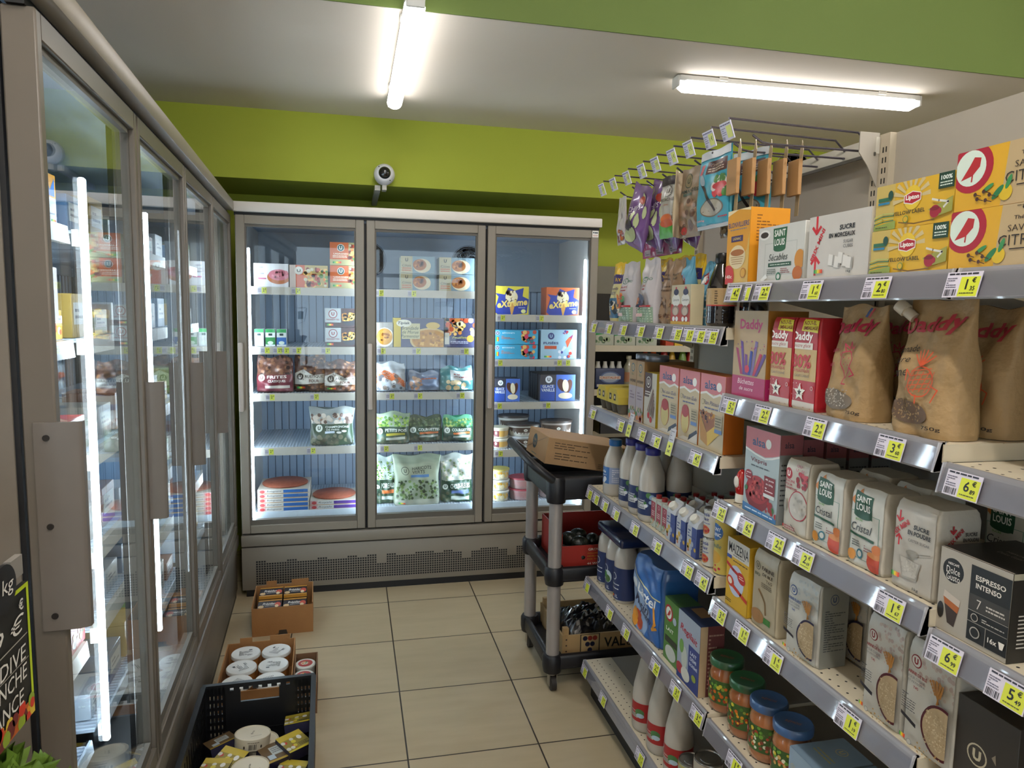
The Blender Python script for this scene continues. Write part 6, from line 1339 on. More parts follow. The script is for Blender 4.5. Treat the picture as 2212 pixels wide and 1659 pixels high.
open_box('cardboard_box', 'brown cardboard box with four soft cheese packs on the floor by the freezer', -.455, -.187, 3.245, 3.50, .132, .142, rz=.045, tabs=True,
         dec=lambda k: (k.poly([(.42, .0), (.58, .0), (.56, .17), (.44, .17)], '241C16'), k.poly([(.36, 0), (.42, 0), (.44, .09), (.40, .05)], '7A5632')))
d_pres = lambda k: (k.rect(0, 0, 1, 1, '1C1A22'), k.rect(0, 0, 1, .12, 'B8822E'), k.rect(0, .88, 1, 1, 'B8822E'), k.text('Président', .5, .58, .6, .24, 'D8D4CC', .02, .2), k.ell(.14, .3, .12, .14, 'C8A87A'), k.ell(.84, .45, .13, .24, 'B84A3A'), k.ell(.80, .3, .08, .14, 'D8C09A'), k.lines(.3, .7, .3, .4, 1, 'B8B4AC'))
for i in range(2):
    for j in range(2):
        d = .115; 
        pbox('cheese_pack', 'dark cheese pack in the brown box, %s %s' % (('front', 'back')[j], ('left', 'right')[i]), 'cheese pack', .105, .108, .110, '1C1A22', d_pres, (-.378 + .112 * i + (-.005 if j else 0), 3.312 + .118 * j, .008 + .014 * j), .045, group='cheese packs in the brown box', top=d_pres)
# box of white-lidded tubs
open_box('cardboard_box', 'cardboard tray packed with white-lidded tubs beside the left refrigerator', -.492, -.228, 2.55, 2.93, .12, .125, rz=.04, tabs=True)
k6 = [(x, y) for y in (2.852, 2.737, 2.622) for x in (-.42, -.303)]
def lidprint(k): k.lines(.25, .75, .3, .7, 7, '3A3A3E', .4); k.rect(.62, .68, .74, .76, '3A3A3E'); k.bars(.58, .76, .24, .34, 6, '3A3A3E')
for i, (x, y) in enumerate(k6):
    e = empty('cream_tub', (x, y, .005), .1 + i, 'white-lidded tub in the cardboard tray, %s row, %s column' % (('far', 'middle', 'near')[i // 2], ('left', 'right')[i % 2]), 'tub', 'white-lidded tubs in the tray')
    g = G(); g.lathe([(.047, 0), (.053, .10)], P('A8703A'), 28); g.build('tub_body', e)
    g = G(); g.lathe([(.054, .098), (.0565, .1), (.0565, .108), (.054, .112), (.049, .1105), (.001, .1105)], P('C8C8C4'), 32); kk = Ink(g, lambda u, v, d: (u - .05, v - .05, .1108 + d), .1, .1); lidprint(kk); g.build('lid', e)
open_box('cardboard_box', 'small cardboard tray behind holding red-topped tubs', -.222, -.136, 2.56, 2.80, .115, .12, rz=.03, mat=M('card_dark', '6A4A2E', .8))
for i, y in enumerate((2.74, 2.65)):
    g = G(); g.lathe([(.032, 0), (.037, .09), (.039, .091), (.039, .1), (.036, .103), (.001, .102)], P('C4C4BC'), 26); kk = Ink(g, lambda u, v, d: (u - .033, v - .033, .1028 + d), .066, .066); kk.ell(.5, .5, .42, None, '9A2A22'); kk.ell(.45, .5, .22, .18, 'B8B09A'); kk.blobs(.3, .7, .3, .7, 8, .06, ['C8702A', '3E6A3A', 'D8D0B8'], 2)
    tag(g.build('cheese_tub', loc=(-.184, y, .005)), '%s red-topped round tub right of the white-lidded tubs' % ('far' if i == 0 else 'near'), 'tub', 'red-topped tubs')
# black folding crate
blk = M('black_crate_plastic', '0E0E11', .4, vary=.1, spec=.5)
cr = empty('plastic_crate', (-.300, 2.115, 0), .035, 'large black perforated plastic crate in the foreground', 'crate')
cw, cdp, ch = .36, .56, .235; t = .008
G().box(-cw / 2, cw / 2, -cdp / 2, cdp / 2, 0, .008, blk).build('crate_floor', cr)
def wall_grid(L, x_ranges, hole_cols):
    """returns list of solid boxes (u0,u1,v0,v1) of a wall with punched holes"""
    return
def crate_wall(axis, c, L, handle):
    g = G()
    def bx(u0, u1, v0, v1, tt=t):
        if axis == 'X': g.box(u0, u1, c - tt / 2, c + tt / 2, v0, v1, blk)
        else: g.box(c - tt / 2, c + tt / 2, u0, u1, v0, v1, blk)
    # perforated end zones: columns of slots
    zone = .055
    for s in (-1, 1):
        a = s * (L / 2 - .012); b = s * (L / 2 - .012 - zone); lo, hi = min(a, b), max(a, b)
        bx(min(s * L / 2, a), max(s * L / 2, a), .008, ch)
        n = 4; wcol = (hi - lo) / (2 * n + 1) * 1.0
        for i in range(n + 1): bx(lo + i * 2 * wcol * 1.0, lo + (i * 2 + 1) * wcol * 1.0 + .003, .008, ch)
        v = .02; 
        while v < ch - .03: bx(lo, hi, v, v + .012); v += .026
        bx(lo, hi, ch - .026, ch)
    m = L / 2 - .012 - zone
    if handle:
        bx(-m, m, .008, ch - .062); bx(-m, -.062, ch - .062, ch - .02); bx(.062, m, ch - .062, ch - .02); bx(-m, m, ch - .010, ch)
        u = -m
        while u < m: bx(u, u + .018, ch - .02, ch - .01); u += .03
        bx(-.12, .12, .07, .074, t * 1.6)
    else:
        bx(-m, m, .008, .05); v = .05
        u = -m
        while u < m: bx(u, u + .02, .05, ch - .03); u += .032
        bx(-m, m, ch - .03, ch); bx(-m, m, .12, .14)
    bx(-L / 2, L / 2, ch - .004, ch + .006, .016)
    g.build('crate_wall', cr)
crate_wall('X', cdp / 2 - t / 2, cw, True); crate_wall('X', -cdp / 2 + t / 2, cw, True)
crate_wall('Y', -cw / 2 + t / 2, cdp - .02, False); crate_wall('Y', cw / 2 - t / 2, cdp - .02, False)
# cheeses and packs in the crate
def wheel(x, y, z, R, h, label, rot):
    g = G(); wm = M('cheese_box_cream', 'C4BAA4', .5, vary=.04)
    g.lathe([(R * .97, 0), (R * .98, h * .6), (R, h * .6), (R, h * .97), (R * .96, h), (R * .94, h - .003), (.001, h - .003)], wm, 40)
    k = Ink(g, lambda u, v, d: (u - R, v - R, h - .003 + d), 2 * R, 2 * R); k.text('Brie', .5, .55, .22, .06, '4A3E34', .01, 0, 1.3); k.line([(.45, .28), (.74, .36)], .012, '5A5044')
    k = Ink(g, cylS(R), 2 * PI * R, h, .01); k.d = .0006; k.bars(.47, .54, .15, .6, 9, '2E2620'); k.ell(.43, .35, .008, .13, '2E2620'); k.ell(.58, .35, .008, .13, '2E2620'); k.lines(.46, .56, .68, .8, 1, '6A5E50')
    tag(g.build('brie_package', loc=(x, y, z), rot=rot), label, 'cheese')
wheel(-.318, 2.245, .105, .055, .036, 'round cream cheese box on top in the black crate', (-.12, .08, .1))
wheel(-.292, 2.262, .065, .055, .036, 'second round cheese box just under the top one', (.05, -.05, .6))
wheel(-.302, 2.075, .105, .055, .034, 'round cheese box cut by the bottom edge of the picture', (0, 0, .3))
def d_ypk(k): k.rect(0, 0, 1, 1, '8A7A2E'); k.rect(.0, .7, 1, 1, 'B8A030'); k.blobs(.05, .6, .2, .7, 8, .08, ['B82A2A', 'C8B83A', 'C8C4B8'], 3); k.ell(.75, .6, .09, .12, 'D8D4CC'); k.lines(.55, .95, .15, .35, 3, '3A3420'); k.poly([(0, 0), (1, 0), (1, .12), (0, .06)], 'C8B02A')
def d_gpk(k): k.rect(0, 0, 1, 1, '5E4A30'); k.rect(.35, .35, .8, .8, 'A8ACA8'); k.rect(.15, .15, .4, .4, 'A8B4BC'); k.rect(0, 0, 1, .1, 'A88A2E'); k.lines(.4, .75, .45, .75, 3, '6A6A68')
PK = [(-.412, 2.27, .075, .5, -.25, d_gpk, 'brown backed pack lying at the left of the black crate'), (-.375, 2.17, .08, -.5, .15, d_ypk, 'yellow pack tilted at the front left of the cheese wheel'),
      (-.41, 2.13, .08, -.2, 0, d_ypk, 'yellow pack at the lower left corner of the crate'), (-.245, 2.19, .07, .55, .1, d_gpk, 'olive pack with a pale label right of the cheese wheel'),
      (-.19, 2.22, .08, .65, .12, d_ypk, 'yellow pack with red spots at the right of the crate'), (-.18, 2.33, .085, .05, -.2, d_ypk, 'yellow and black pack against the far right wall of the crate'),
      (-.19, 2.12, .05, -.3, .05, d_ypk, 'yellow pack lying low at the right of the crate'), (-.40, 2.03, .05, .3, .0, d_gpk, 'brown pack at the near left of the crate')]
for x, y, z, a, tl, dec, lb in PK:
    pbox('raclette_pack', lb, 'food pack', .085, .085, .035, '2A2838', lambda k: k.rect(0, 0, 1, 1, '26243A'), (x, y, z), a, rot=(tl, tl * .4, a), top=dec)
for i, (x, y) in enumerate(((-.42, 2.33), (-.33, 2.33), (-.23, 2.28), (-.2, 2.0), (-.3, 2.0), (-.38, 2.25))):
    pbox('raclette_pack', 'dark pack buried at the bottom of the black crate', 'food pack', .08, .08, .035, '26243A', None, (x, y, .012), .3 * i, group='buried packs in the crate', top=d_gpk)

# ================================================================== trolley
tb = M('trolley_black_plastic', '141318', .42, vary=.12, scale=12, bump=.12)
alu = M('trolley_leg_grey', 'A39C98', .35, metal=.35)
TX0, TX1, TY0, TY1 = .742, 1.35, 2.53, 2.955
tr = empty('service_trolley', ((TX0 + TX1) / 2, (TY0 + TY1) / 2, 0), 0, 'black three-tier service trolley with grey legs beside the shelving', 'trolley')
ox, oy = (TX0 + TX1) / 2, (TY0 + TY1) / 2
def tray(z0, z1, wall=.028):
    g = G(); x0, x1, y0, y1 = TX0 - ox, TX1 - ox, TY0 - oy, TY1 - oy
    g.rbox(x0, x1, y0, y1, z0, z0 + .02, tb, .02, 3)
    for a, b, c, d in ((x0, x1, y0, y0 + wall), (x0, x1, y1 - wall, y1), (x0, x0 + wall, y0, y1), (x1 - wall, x1, y0, y1)): g.rbox(a, b, c, d, z0, z1, tb, .012, 3)
    for a in (x0 + .03, x1 - .03):
        for b in (y0 + .03, y1 - .03): g.lathe([(.036, z0 - .012), (.040, z0 + .01), (.040, z1 - .01), (.034, z1)], tb, 20, c=(a, b))
    g.build('tray', tr)
tray(.088, .148); tray(.446, .505); tray(.775, .865)
for a in (TX0 + .03 - ox, TX1 - .03 - ox):
    for b in (TY0 + .03 - oy, TY1 - .03 - oy):
        g = G(); g.lathe([(.0265, .145), (.0265, .45)], alu, 24, c=(a, b)); g.lathe([(.0265, .50), (.0265, .78)], alu, 24, c=(a, b)); g.build('leg', tr)
        e2 = G(); e2.lathe([(.018, .062), (.018, .08)], M('caster_metal', 'A09A8E', .3, metal=.8), 16, c=(a, b)); e2.box(a - .016, a - .013, b - .02, b + .012, .02, .066, M('caster_metal', 'A09A8E', .3, metal=.8)).box(a + .013, a + .016, b - .02, b + .012, .02, .066, M('caster_metal', 'A09A8E', .3, metal=.8))
        cs = e2.build('caster', tr)
        G().lathe([(.02, -.012), (.03, -.01), (.03, .01), (.02, .012)], M('caster_rubber', '2A2420', .6), 20, T=Matrix.Translation((a, b - .01, .031)) @ Matrix.Rotation(PI / 2, 4, 'Y')).build('wheel', cs)
g = G()
g.tube([(TX0 + .03 - ox, TY0 + .012 - oy, .84), (TX0 - .03 - ox, TY0 + .01 - oy, .885), (TX0 - .055 - ox, TY0 + .02 - oy, .905), (TX0 - .075 - ox, TY0 + .07 - oy, .925), (TX0 - .08 - ox, TY1 - .07 - oy, .945), (TX0 - .055 - ox, TY1 - .02 - oy, .93), (TX0 + .03 - ox, TY1 - .012 - oy, .86)], .017, tb, 14)
g.build('handle', tr)
# slanted carton on the trolley
bx = M('carton_brown', 'A2805A', .75, vary=.06, bump=.1, bscale=100)
def d_lg(k, cu, cv, r): k.ell(cu, cv, r, None, '22383E', 28); k.text('Nature', cu, cv + r * .25 * k.w / k.h, r * 1.2, r * .45 * k.w / k.h, 'A08058', 0); k.text("Food", cu, cv - r * .35 * k.w / k.h, r * 1.1, r * .45 * k.w / k.h, 'A08058', 0)
pbox('produce_carton', 'brown produce carton lying tilted on top of the trolley', 'carton', .36, .27, .105, bx, lambda k: (k.lines(.08, .5, .6, .88, 3, '5A4630', .35), k.lines(.1, .48, .2, .5, 3, '5A4630', .35), d_lg(k, .83, .58, .075), k.lines(.62, .95, .08, .28, 3, '5A4630', .35)), (.905, 2.735, .877), 0, rot=(0, .17, .02),
     left=lambda k: (d_lg(k, .38, .58, .11), k.line([(.02, .2), (.9, .95)], .008, '6A5236'), k.lines(.3, .55, .08, .16, 1, '2E4E3A')))
# red box with avocados on the middle tray
rb = M('red_box_card', 'A02E24', .5, vary=.05)
open_box('avocado_box', 'red cardboard box of dark avocados on the middle tray of the trolley', .812, 1.13, 2.60, 2.90, .10, .15, z=.467, mat=rb, cat='cardboard box',
         dec=lambda k: (k.text('GROWING', .48, .82, .26, .10, 'D8CFC0', .02), k.text('WELLNESS AND', .46, .66, .24, .05, 'B8882A'), k.text('DEVELOPMENT', .46, .54, .24, .05, 'B8882A'), k.text('FOR THE', .42, .42, .16, .05, 'B8882A'), k.text('44 WORLD', .47, .24, .26, .09, 'D8CFC0', .02)))
av = M('avocado_skin', '1E221C', .35, vary=.4, scale=60, bump=.6, bscale=120)
n = 0
for j in range(3):
    for i in range(4):
        x, y = .84 + .07 * i + .02 * (j % 2), 2.63 + .075 * j
        g = G(); g.ball((0, 0, 0), .027, av, 16, (1.3, .95, .95)); tag(g.build('avocado', loc=(x, y, .515 + .0), rot=(0, .2, j * .9 + i)), 'dark avocado in the lower layer of the red box', 'avocado', 'avocados in the lower layer')
for i, (x, y) in enumerate(((.90, 2.64), (.965, 2.67), (.925, 2.74), (1.03, 2.65), (.875, 2.70))):
    g = G(); g.ball((0, 0, 0), .030, av, 18, (1.3, .95, .95)); tag(g.build('avocado', loc=(x, y, .565), rot=(0, .15, i * 1.3)), 'dark avocado lying on top of the heap in the red box, %s' % ('near left', 'near middle', 'far middle', 'near right', 'far left')[i], 'avocado', 'avocados on top')
# wooden crate with dark plastic bags on the lowest tray
wd = M('poplar_wood', 'A98A5E', .7, vary=.18, scale=12)
wc = empty('wooden_crate', (.992, 2.762, .109), 0, 'pale wooden crate with black letters on the lowest trolley tray', 'crate')
g = G(); g.box(-.17, .25, -.17, -.163, .006, .088, wd)
k = Ink(g, lambda u, v, d: (u - .17, -.17 - d, v + .006), .42, .082)
k.rect(.18, .0, .38, 1, '241C14'); k.rect(.19, .03, .37, .97, 'B09468')
for a, b, c in ((.23, .78, '1E2036'), (.28, .78, '8A2A1E'), (.33, .78, '8A2A1E'), (.255, .48, '1E2036'), (.305, .48, '1E2036'), (.28, .18, '1E2036')): k.ell(a, b, .024, None, c)
k.text('VAL', .535, .5, .22, .5, '181410', .02); k.text('de', .70, .4, .08, .3, '181410', .01)
for v in (.2, .5, .8): k.ell(.04, v, .008, None, '2A2018')
g.build('front_board', wc)
G().box(-.17, .25, .163, .17, .006, .088, wd).build('back_board', wc)
for x in (-.17, .243): G().box(x, x + .007, -.163, .163, .006, .088, wd).build('side_board', wc)
g = G(); [g.box(-.17, .25, -.16 + i * .08, -.10 + i * .08, .0, .006, wd) for i in range(4)]; g.build('bottom_slats', wc)
for x in (-.163, .22):
    for y in (-.163, .14): g = G(); g.prism([(x, y), (x + .022, y), (x + .022, y + .022), (x, y + .022)], .006, .115, wd, 'Z'); g.build('corner_post', wc)
pl = M('black_film', '1A1A1E', .18, vary=.2, coat=1)
def crumple(name, w, d, h, seed, mat, label, cat, loc, rz=0, amp=.25):
    rr = random.Random(seed); g = G(); n = 26; vs = []; fs = []
    ph = [rr.uniform(0, 6) for _ in range(6)]
    for j in range(n + 1):
        for i in range(n + 1):
            a, b = i / n * 2 - 1, j / n * 2 - 1; edge = max(0, (1 - a ** 6) * (1 - b ** 6))
            z = h * edge * (.6 + amp * (abs(math.sin(5 * a + 3 * b + ph[0])) + .8 * abs(math.sin(9 * b - 4 * a + ph[1])) + .5 * abs(math.sin(15 * a + ph[2]) * math.sin(13 * b + ph[3]))) * .7 + rr.uniform(-.06, .06))
            vs.append((a * w / 2, b * d / 2, z))
    for j in range(n):
        for i in range(n): fs.append((j * (n + 1) + i, j * (n + 1) + i + 1, (j + 1) * (n + 1) + i + 1, (j + 1) * (n + 1) + i))
    g.add(vs, fs, mat, False); g.box(-w / 2 * .96, w / 2 * .96, -d / 2 * .96, d / 2 * .96, -.004, 0, mat)
    tag(g.build(name, loc=loc, rz=rz), label, cat)
crumple('plastic_bag', .36, .27, .105, 5, pl, 'crumpled black plastic sheet filling the wooden crate', 'plastic bag', (1.032, 2.762, .128))

# ================================================================== goods on the hook rail
HX = .965
def hang(name, label, y, x, w, h, base, dec, seed, rz=0, roll=0, d=.02, mat=None, cat='hanging pouch', z=1.912, tilt=0, wr=.002, group=None):
    return pbag(name, label, cat, w, d, h, mat or FB(base), 'hang', dec, (x, y + math.sin(roll) * h, z - h * math.cos(roll)), 0, p=2.6, wr=wr, seed=seed, rot=(tilt, roll, RG + rz), cell=.012, e0=.0016, group=group)
hang('snack_pouch', 'white pouch hanging farthest on the rail', 2.43, .955, .075, .17, 'BDB8B8', lambda k: (k.ring(.6, .6, .12, '8A8A8A', 'BDB8B8', .15), k.blobs(.3, .9, .02, .3, 16, .08, ['7A3A2A', 'B86A3A', '8A2A3A'], 2)), 1)
def d_ppl(k): k.text('CHIPS', .42, .62, .6, .08, 'C8BCCC', .01, .2, .3); k.text('POP', .36, .5, .4, .08, 'C8BCCC', .01, .2, .3); k.blobs(.3, .9, .42, .85, 7, .13, ['B8C090', 'C4CCA0'], 3, el=.5); k.ell(.42, .2, .36, .12, 'B0BA88', rot=.3); k.ell(.66, .78, .16, .06, 'A83A2A'); k.blobs(.1, .4, .3, .45, 4, .1, ['2A1E2E'], 3)
for i, (y, x, rz) in enumerate(((2.19, .93, .05), (2.12, .965, .0), (2.05, .995, -.1), (1.99, 1.03, -.1))):
    hang('crisp_bag', 'purple crisp bag hanging on the rail, %s of four' % ('farthest', 'second', 'third', 'nearest')[i], y, x, .15, .205, '74508A', d_ppl, 10 + i, rz=rz, roll=.32, d=.04, wr=.003, group='purple crisp bags')
for i in range(3): hang('sweet_bag', 'magenta bag peeping out below the purple crisp bags, %s' % ('left', 'middle', 'right')[i], 2.33 - .10 * i, 1.02, .11, .225, 'A82A6A', lambda k: (k.rect(.25, .03, .75, .12, 'B8A8B8'), k.lines(.3, .7, .04, .10, 2, '3A2A3A')), 20 + i, z=1.915, group='magenta bags')
hang('spice_pouch', 'white and green pouch with a dark header in the middle of the hook rail', 2.02, .945, .098, .185, 'B4B0A8', lambda k: (k.rect(0, .86, 1, 1, '2A1E24'), k.rect(0, 0, 1, .26, '4E9A3E'), k.ring(.5, .76, .18, '4A4A4A', 'B4B0A8', .1), k.text('U', .5, .76, .15, .09, '3A2A2A', .03), k.text('PISTACHES', .5, .62, .8, .05, '4A3A34'), k.text('entières', .4, .54, .4, .03, 'A85A3A', 0), k.ell(.5, .32, .3, .07, 'C8642E'), k.ell(.55, .24, .34, .07, 'B85A3A'), k.poly([(.8, .3), (1, .35), (1, .5)], '7A5A3A')), 31, rz=.12)
hang('nut_pouch', 'pale speckled pouch hanging edge-on right of the green one', 1.965, .955, .09, .19, 'B8A68A', lambda k: (k.blobs(.1, .9, .1, .8, 40, .03, ['A8402E', '8A6A3A', '4A4A30'], 2)), 32, rz=-.9)
hang('nut_pouch', 'brown nut pouch with a dark round logo hanging left of the blue pouch', 1.885, .95, .115, .195, '7E6A54', lambda k: (k.rect(0, 0, 1, 1, '86725A'), k.ring(.4, .82, .18, '2A3A30', '8A7A5A', .12), k.text('U', .4, .82, .14, .08, '2A3A30', .03), k.text('AMANDES', .5, .67, .8, .05, '2E3A34'), k.rect(.2, .60, .6, .64, '4A5A50'), k.blobs(.05, .95, .08, .52, 40, .09, ['7A5A44', '5E4434', '96745A'], 3), k.ell(.3, .1, .12, .06, 'A82A2A')), 33, rz=.1)
hang('nut_pouch', 'red and cream pouch squeezed between the brown and blue pouches', 1.85, .975, .08, .16, 'B0A08A', lambda k: (k.blobs(.0, 1, .0, .9, 26, .1, ['A8382E', 'B8A890', '7A3A2A'], 2)), 34, rz=-.7)
hang('dried_nut_pouch', 'kraft pouch hanging low behind the blue pouch', 1.79, 1.02, .10, .20, '8A7256', lambda k: (k.blobs(.05, .95, .05, .6, 30, .07, ['6A5038', 'A08460', '3A2E24'], 3)), 35)
def d_pan(k):
    k.rect(0, .90, 1, 1, 'C4C8CC'); k.rect(0, 0, 1, .045, 'B4B8BC'); k.rect(0, .06, 1, .86, '3E96AC'); k.rect(.28, .70, .9, .86, '4A2620'); k.text('Crème', .58, .81, .4, .035, 'C8B4A0', 0, .2); k.lines(.34, .84, .72, .78, 2, 'C8B4A0'); k.poly([(.06, .72), (.16, .70), (.2, .84), (.1, .84)], 'A82A34')
    k.ell(.52, .26, .34, .115, '6A5A4A', 28); k.ell(.52, .26, .31, .10, 'A8A090', 28); k.poly([(.16, .60), (.26, .58), (.66, .22), (.60, .20)], '2A1A18'); k.ell(.2, .64, .12, .05, '8A9AA4', rot=-.8)
    k.blobs(.55, .95, .42, .62, 16, .08, ['B82A34', 'C8404A', 'D8CCC8', '4A7A3A'], 3); k.ell(.75, .52, .18, .05, 'C43A44'); k.text('280g', .2, .11, .24, .03, 'D8A0A0'); k.lines(.7, .95, .11, .15, 1, 'A82A34')
hang('dessert_mix_pouch', 'turquoise pouch with a whisk and strawberries hanging foremost on the rail', 1.745, .945, .165, .205, '3E96AC', d_pan, 41, rz=.05, d=.022, z=1.932)
hang('dessert_mix_pouch', 'second turquoise pouch mostly hidden behind the foremost one', 1.70, 1.02, .15, .20, '3E96AC', d_pan, 42, rz=.2, d=.022, z=1.925)
kb = M('kraft_card', 'A88052', .6, vary=.05)
for i in range(5):
    e = empty('kraft_card_pack', (.945 + .038 * i, 1.645 - .008 * i, 1.80), RG, 'small kraft box with a pointed header, %s of five in a row' % ('first', 'second', 'third', 'fourth', 'fifth')[i], 'hanging pack', 'kraft boxes on one hook')
    G().rbox(-.0235, .0235, -.011, .0, 0, .088, kb, .0015, 1).build('kraft_box', e)
    G().prism([(-.003, -.05), (.012, -.05), (.018, .09), (.02, .11), (.0135, .135), (.006, .11)], .001, .0025, M('header_film', '9A8462', .3, coat=.5), 'Y').build('header_card', e)

# ================================================================== shelving and goods far behind on the right
bs = empty('wall_shelving', (2.0, 4.1, 0), 0, 'shelving against the green back wall beyond the milk shelves', 'shelving')
dk = M('back_shelf_dark', '2A2622', .7); pale = M('back_shelf_pale', 'B8B09C', .5)
g = G(); g.box(-.62, .75, .28, .30, .0, 1.62, M('back_shelf_back', '2C2723', .7)); g.build('back_panel', bs)
for x in (-.62, .75): G().box(x - .012, x + .012, .24, .30, 0, 1.75, pale).build('upright', bs)
BSZ = [.45, .78, 1.035, 1.30]
for z in BSZ:
    g = G(); g.box(-.61, .74, -.12, .28, z - .025, z, dk); sh = g.build('shelf', bs)
    G().box(-.61, .74, -.128, -.12, z - .035, z + .003, pale).build('price_rail', sh)
G().box(-.61, .74, -.1, .28, .0, .1, dk).build('base', bs)
def bk(x, z): return (x, 4.02, z)
for i in range(3): pbox('water_pack', 'green-topped pack of sparkling water on the far shelving, %s' % ('left', 'middle', 'right')[i], 'water pack', .135, .16, .14, 'A8B0A0', lambda k: (k.rect(0, .62, 1, 1, '141814'), k.text('BADOIT', .5, .82, .8, .2, 'D8DCD8', .03), k.poly([(0, .4), (1, .56), (1, .66), (0, .52)], '1E8A3E'), k.rect(0, 0, 1, .38, 'A8AC9C'), k.blobs(.1, .9, .1, .3, 8, .1, ['4A6A4A', '8A9A7A'], 2)), (1.475 + .14 * i, 4.08, 1.3008), 0)
e = empty('water_six_pack', (1.535, 4.08, 1.036), 0, 'dark blue shrink-wrapped water bottles on the far shelving', 'water pack')
g = G(); g.rbox(-.095, .095, -.06, .06, 0, .125, P('1E2A50'), .01); k = Ink(g, lambda u, v, d: (u - .095, -.06 - d, v), .19, .125); k.ell(.5, .55, .34, .3, '4A5A80'); k.ell(.5, .55, .28, .24, '8A94A8'); k.rect(.14, .46, .86, .62, 'B8B0A8'); k.text('CRISTALINE', .5, .54, .66, .11, 'A85A2A', .02); k.rect(.06, .1, .24, .22, 'B8B4A8'); g.build('wrap', e)
for i in range(4): G().lathe([(.02, .12), (.012, .15), (.012, .165), (.001, .165)], P('B4B4B0'), 14, c=(-.07 + i * .046, -.03)).build('bottle_neck', e)
for i in range(1): bottle('tall clear bottle with a beige label beside the blue water pack', 1.665, 4.05, 1.036, .035, .20, .014, .02, M('clear_bottle_grey', '8A8672', .1, coat=1), '9A6A4A', P('B8B4A0'), labz=(.2, .5), rz=0)
cols = ['A83A1E', 'C8561E', '8A1E1E', 'B8902A', '5A7A2E', 'A82A22', '6A2A1E', 'B84A22', 'A89A2E', '7A1E1A', '2E5A3E']
for i in range(9):
    bottle('sauce bottle in the far row, %s from the left' % ('first', 'second', 'third', 'fourth', 'fifth', 'sixth', 'seventh', 'eighth', 'ninth')[i], 1.76 + .062 * i, 4.02 + .02 * (i % 2), 1.036, .026, .265 + .015 * (i % 3), .011, .018, M('sauce_' + cols[i], cols[i], .15, coat=1), ['C8C0A0', '2A2A2A', 'B8A890'][i % 3], P(cols[(i + 3) % 11]), labz=(.15, .5), shoulder=.6, necked=.85, rz=0, group='sauce bottles on the far shelving')
for i in range(7):
    bottle('red-lidded jar in the near row of the far shelving, %s from the left' % ('first', 'second', 'third', 'fourth', 'fifth', 'sixth', 'seventh')[i], 1.80 + .066 * i, 3.955, 1.036, .028, .10, .022, .014, M('sauce_' + cols[i % 3], cols[i % 3], .15, coat=1), 'C8C0A8', P('B0A890'), labz=(.15, .8), shoulder=.85, necked=.9, rz=0, group='jars on the far shelving')
for i in range(5):
    pbox('spice_box', 'small bright box beside the water packs, %s from the left' % ('first', 'second', 'third', 'fourth', 'fifth')[i], 'food box', .055, .08, .10, ['A83A1E', 'C8A22E', '2A2A2E', 'B84A1E', '8A9A2E'][i], lambda k: k.rect(.1, .3, .9, .7, 'C8BCA0'), (1.90 + .06 * i, 4.02, 1.3008), 0)
# dark display behind: black trays with produce under the second far shelf
for i in range(3):
    e = empty('black_tray', (1.55 + .26 * i, 4.0, .782), 0, 'black tray with pale goods low on the far shelving, %s' % ('left', 'middle', 'right')[i], 'tray')
    g = G(); g.box(-.12, .12, -.11, -.105, 0, .10, P('141418')).box(-.12, .12, .105, .11, 0, .10, P('141418')).box(-.12, -.115, -.11, .11, 0, .1, P('141418')).box(.115, .12, -.11, .11, 0, .1, P('141418')); g.build('tray_walls', e)
    g = G(); [g.ball((-.08 + .05 * (q % 4), -.06 + .06 * (q // 4), .09), .028, P(['B86A3A', 'B8A08A', '8A7A6A'][q % 3]), 10, (1, 1, .7)) for q in range(8)]; o = g.build('produce', e); o['kind'] = 'stuff'
# framed notice board on the green wall
g = G(); g.box(1.56, 1.68, 4.44, 4.455, 1.62, 1.86, M('grey_panel', '7E7868', .5)); g.box(1.99, 2.10, 4.44, 4.455, 1.68, 1.84, M('dark_panel', '2A2A28', .4)); 
g2 = G(); g2.box(1.58, 1.78, 4.43, 4.455, 1.45, 1.80, M('grey_panel', '7E7868', .5)); tag(g2.build('wall_panel'), 'grey panel on the green back wall behind the standing bags', 'panel')
g2 = G(); g2.box(2.02, 2.30, 4.43, 4.455, 1.58, 1.80, M('dark_panel', '2A2A28', .4)); g2.box(2.03, 2.06, 4.425, 4.43, 1.58, 1.80, pale); tag(g2.build('wall_panel'), 'dark panel with a pale slotted strip on the green back wall', 'panel')

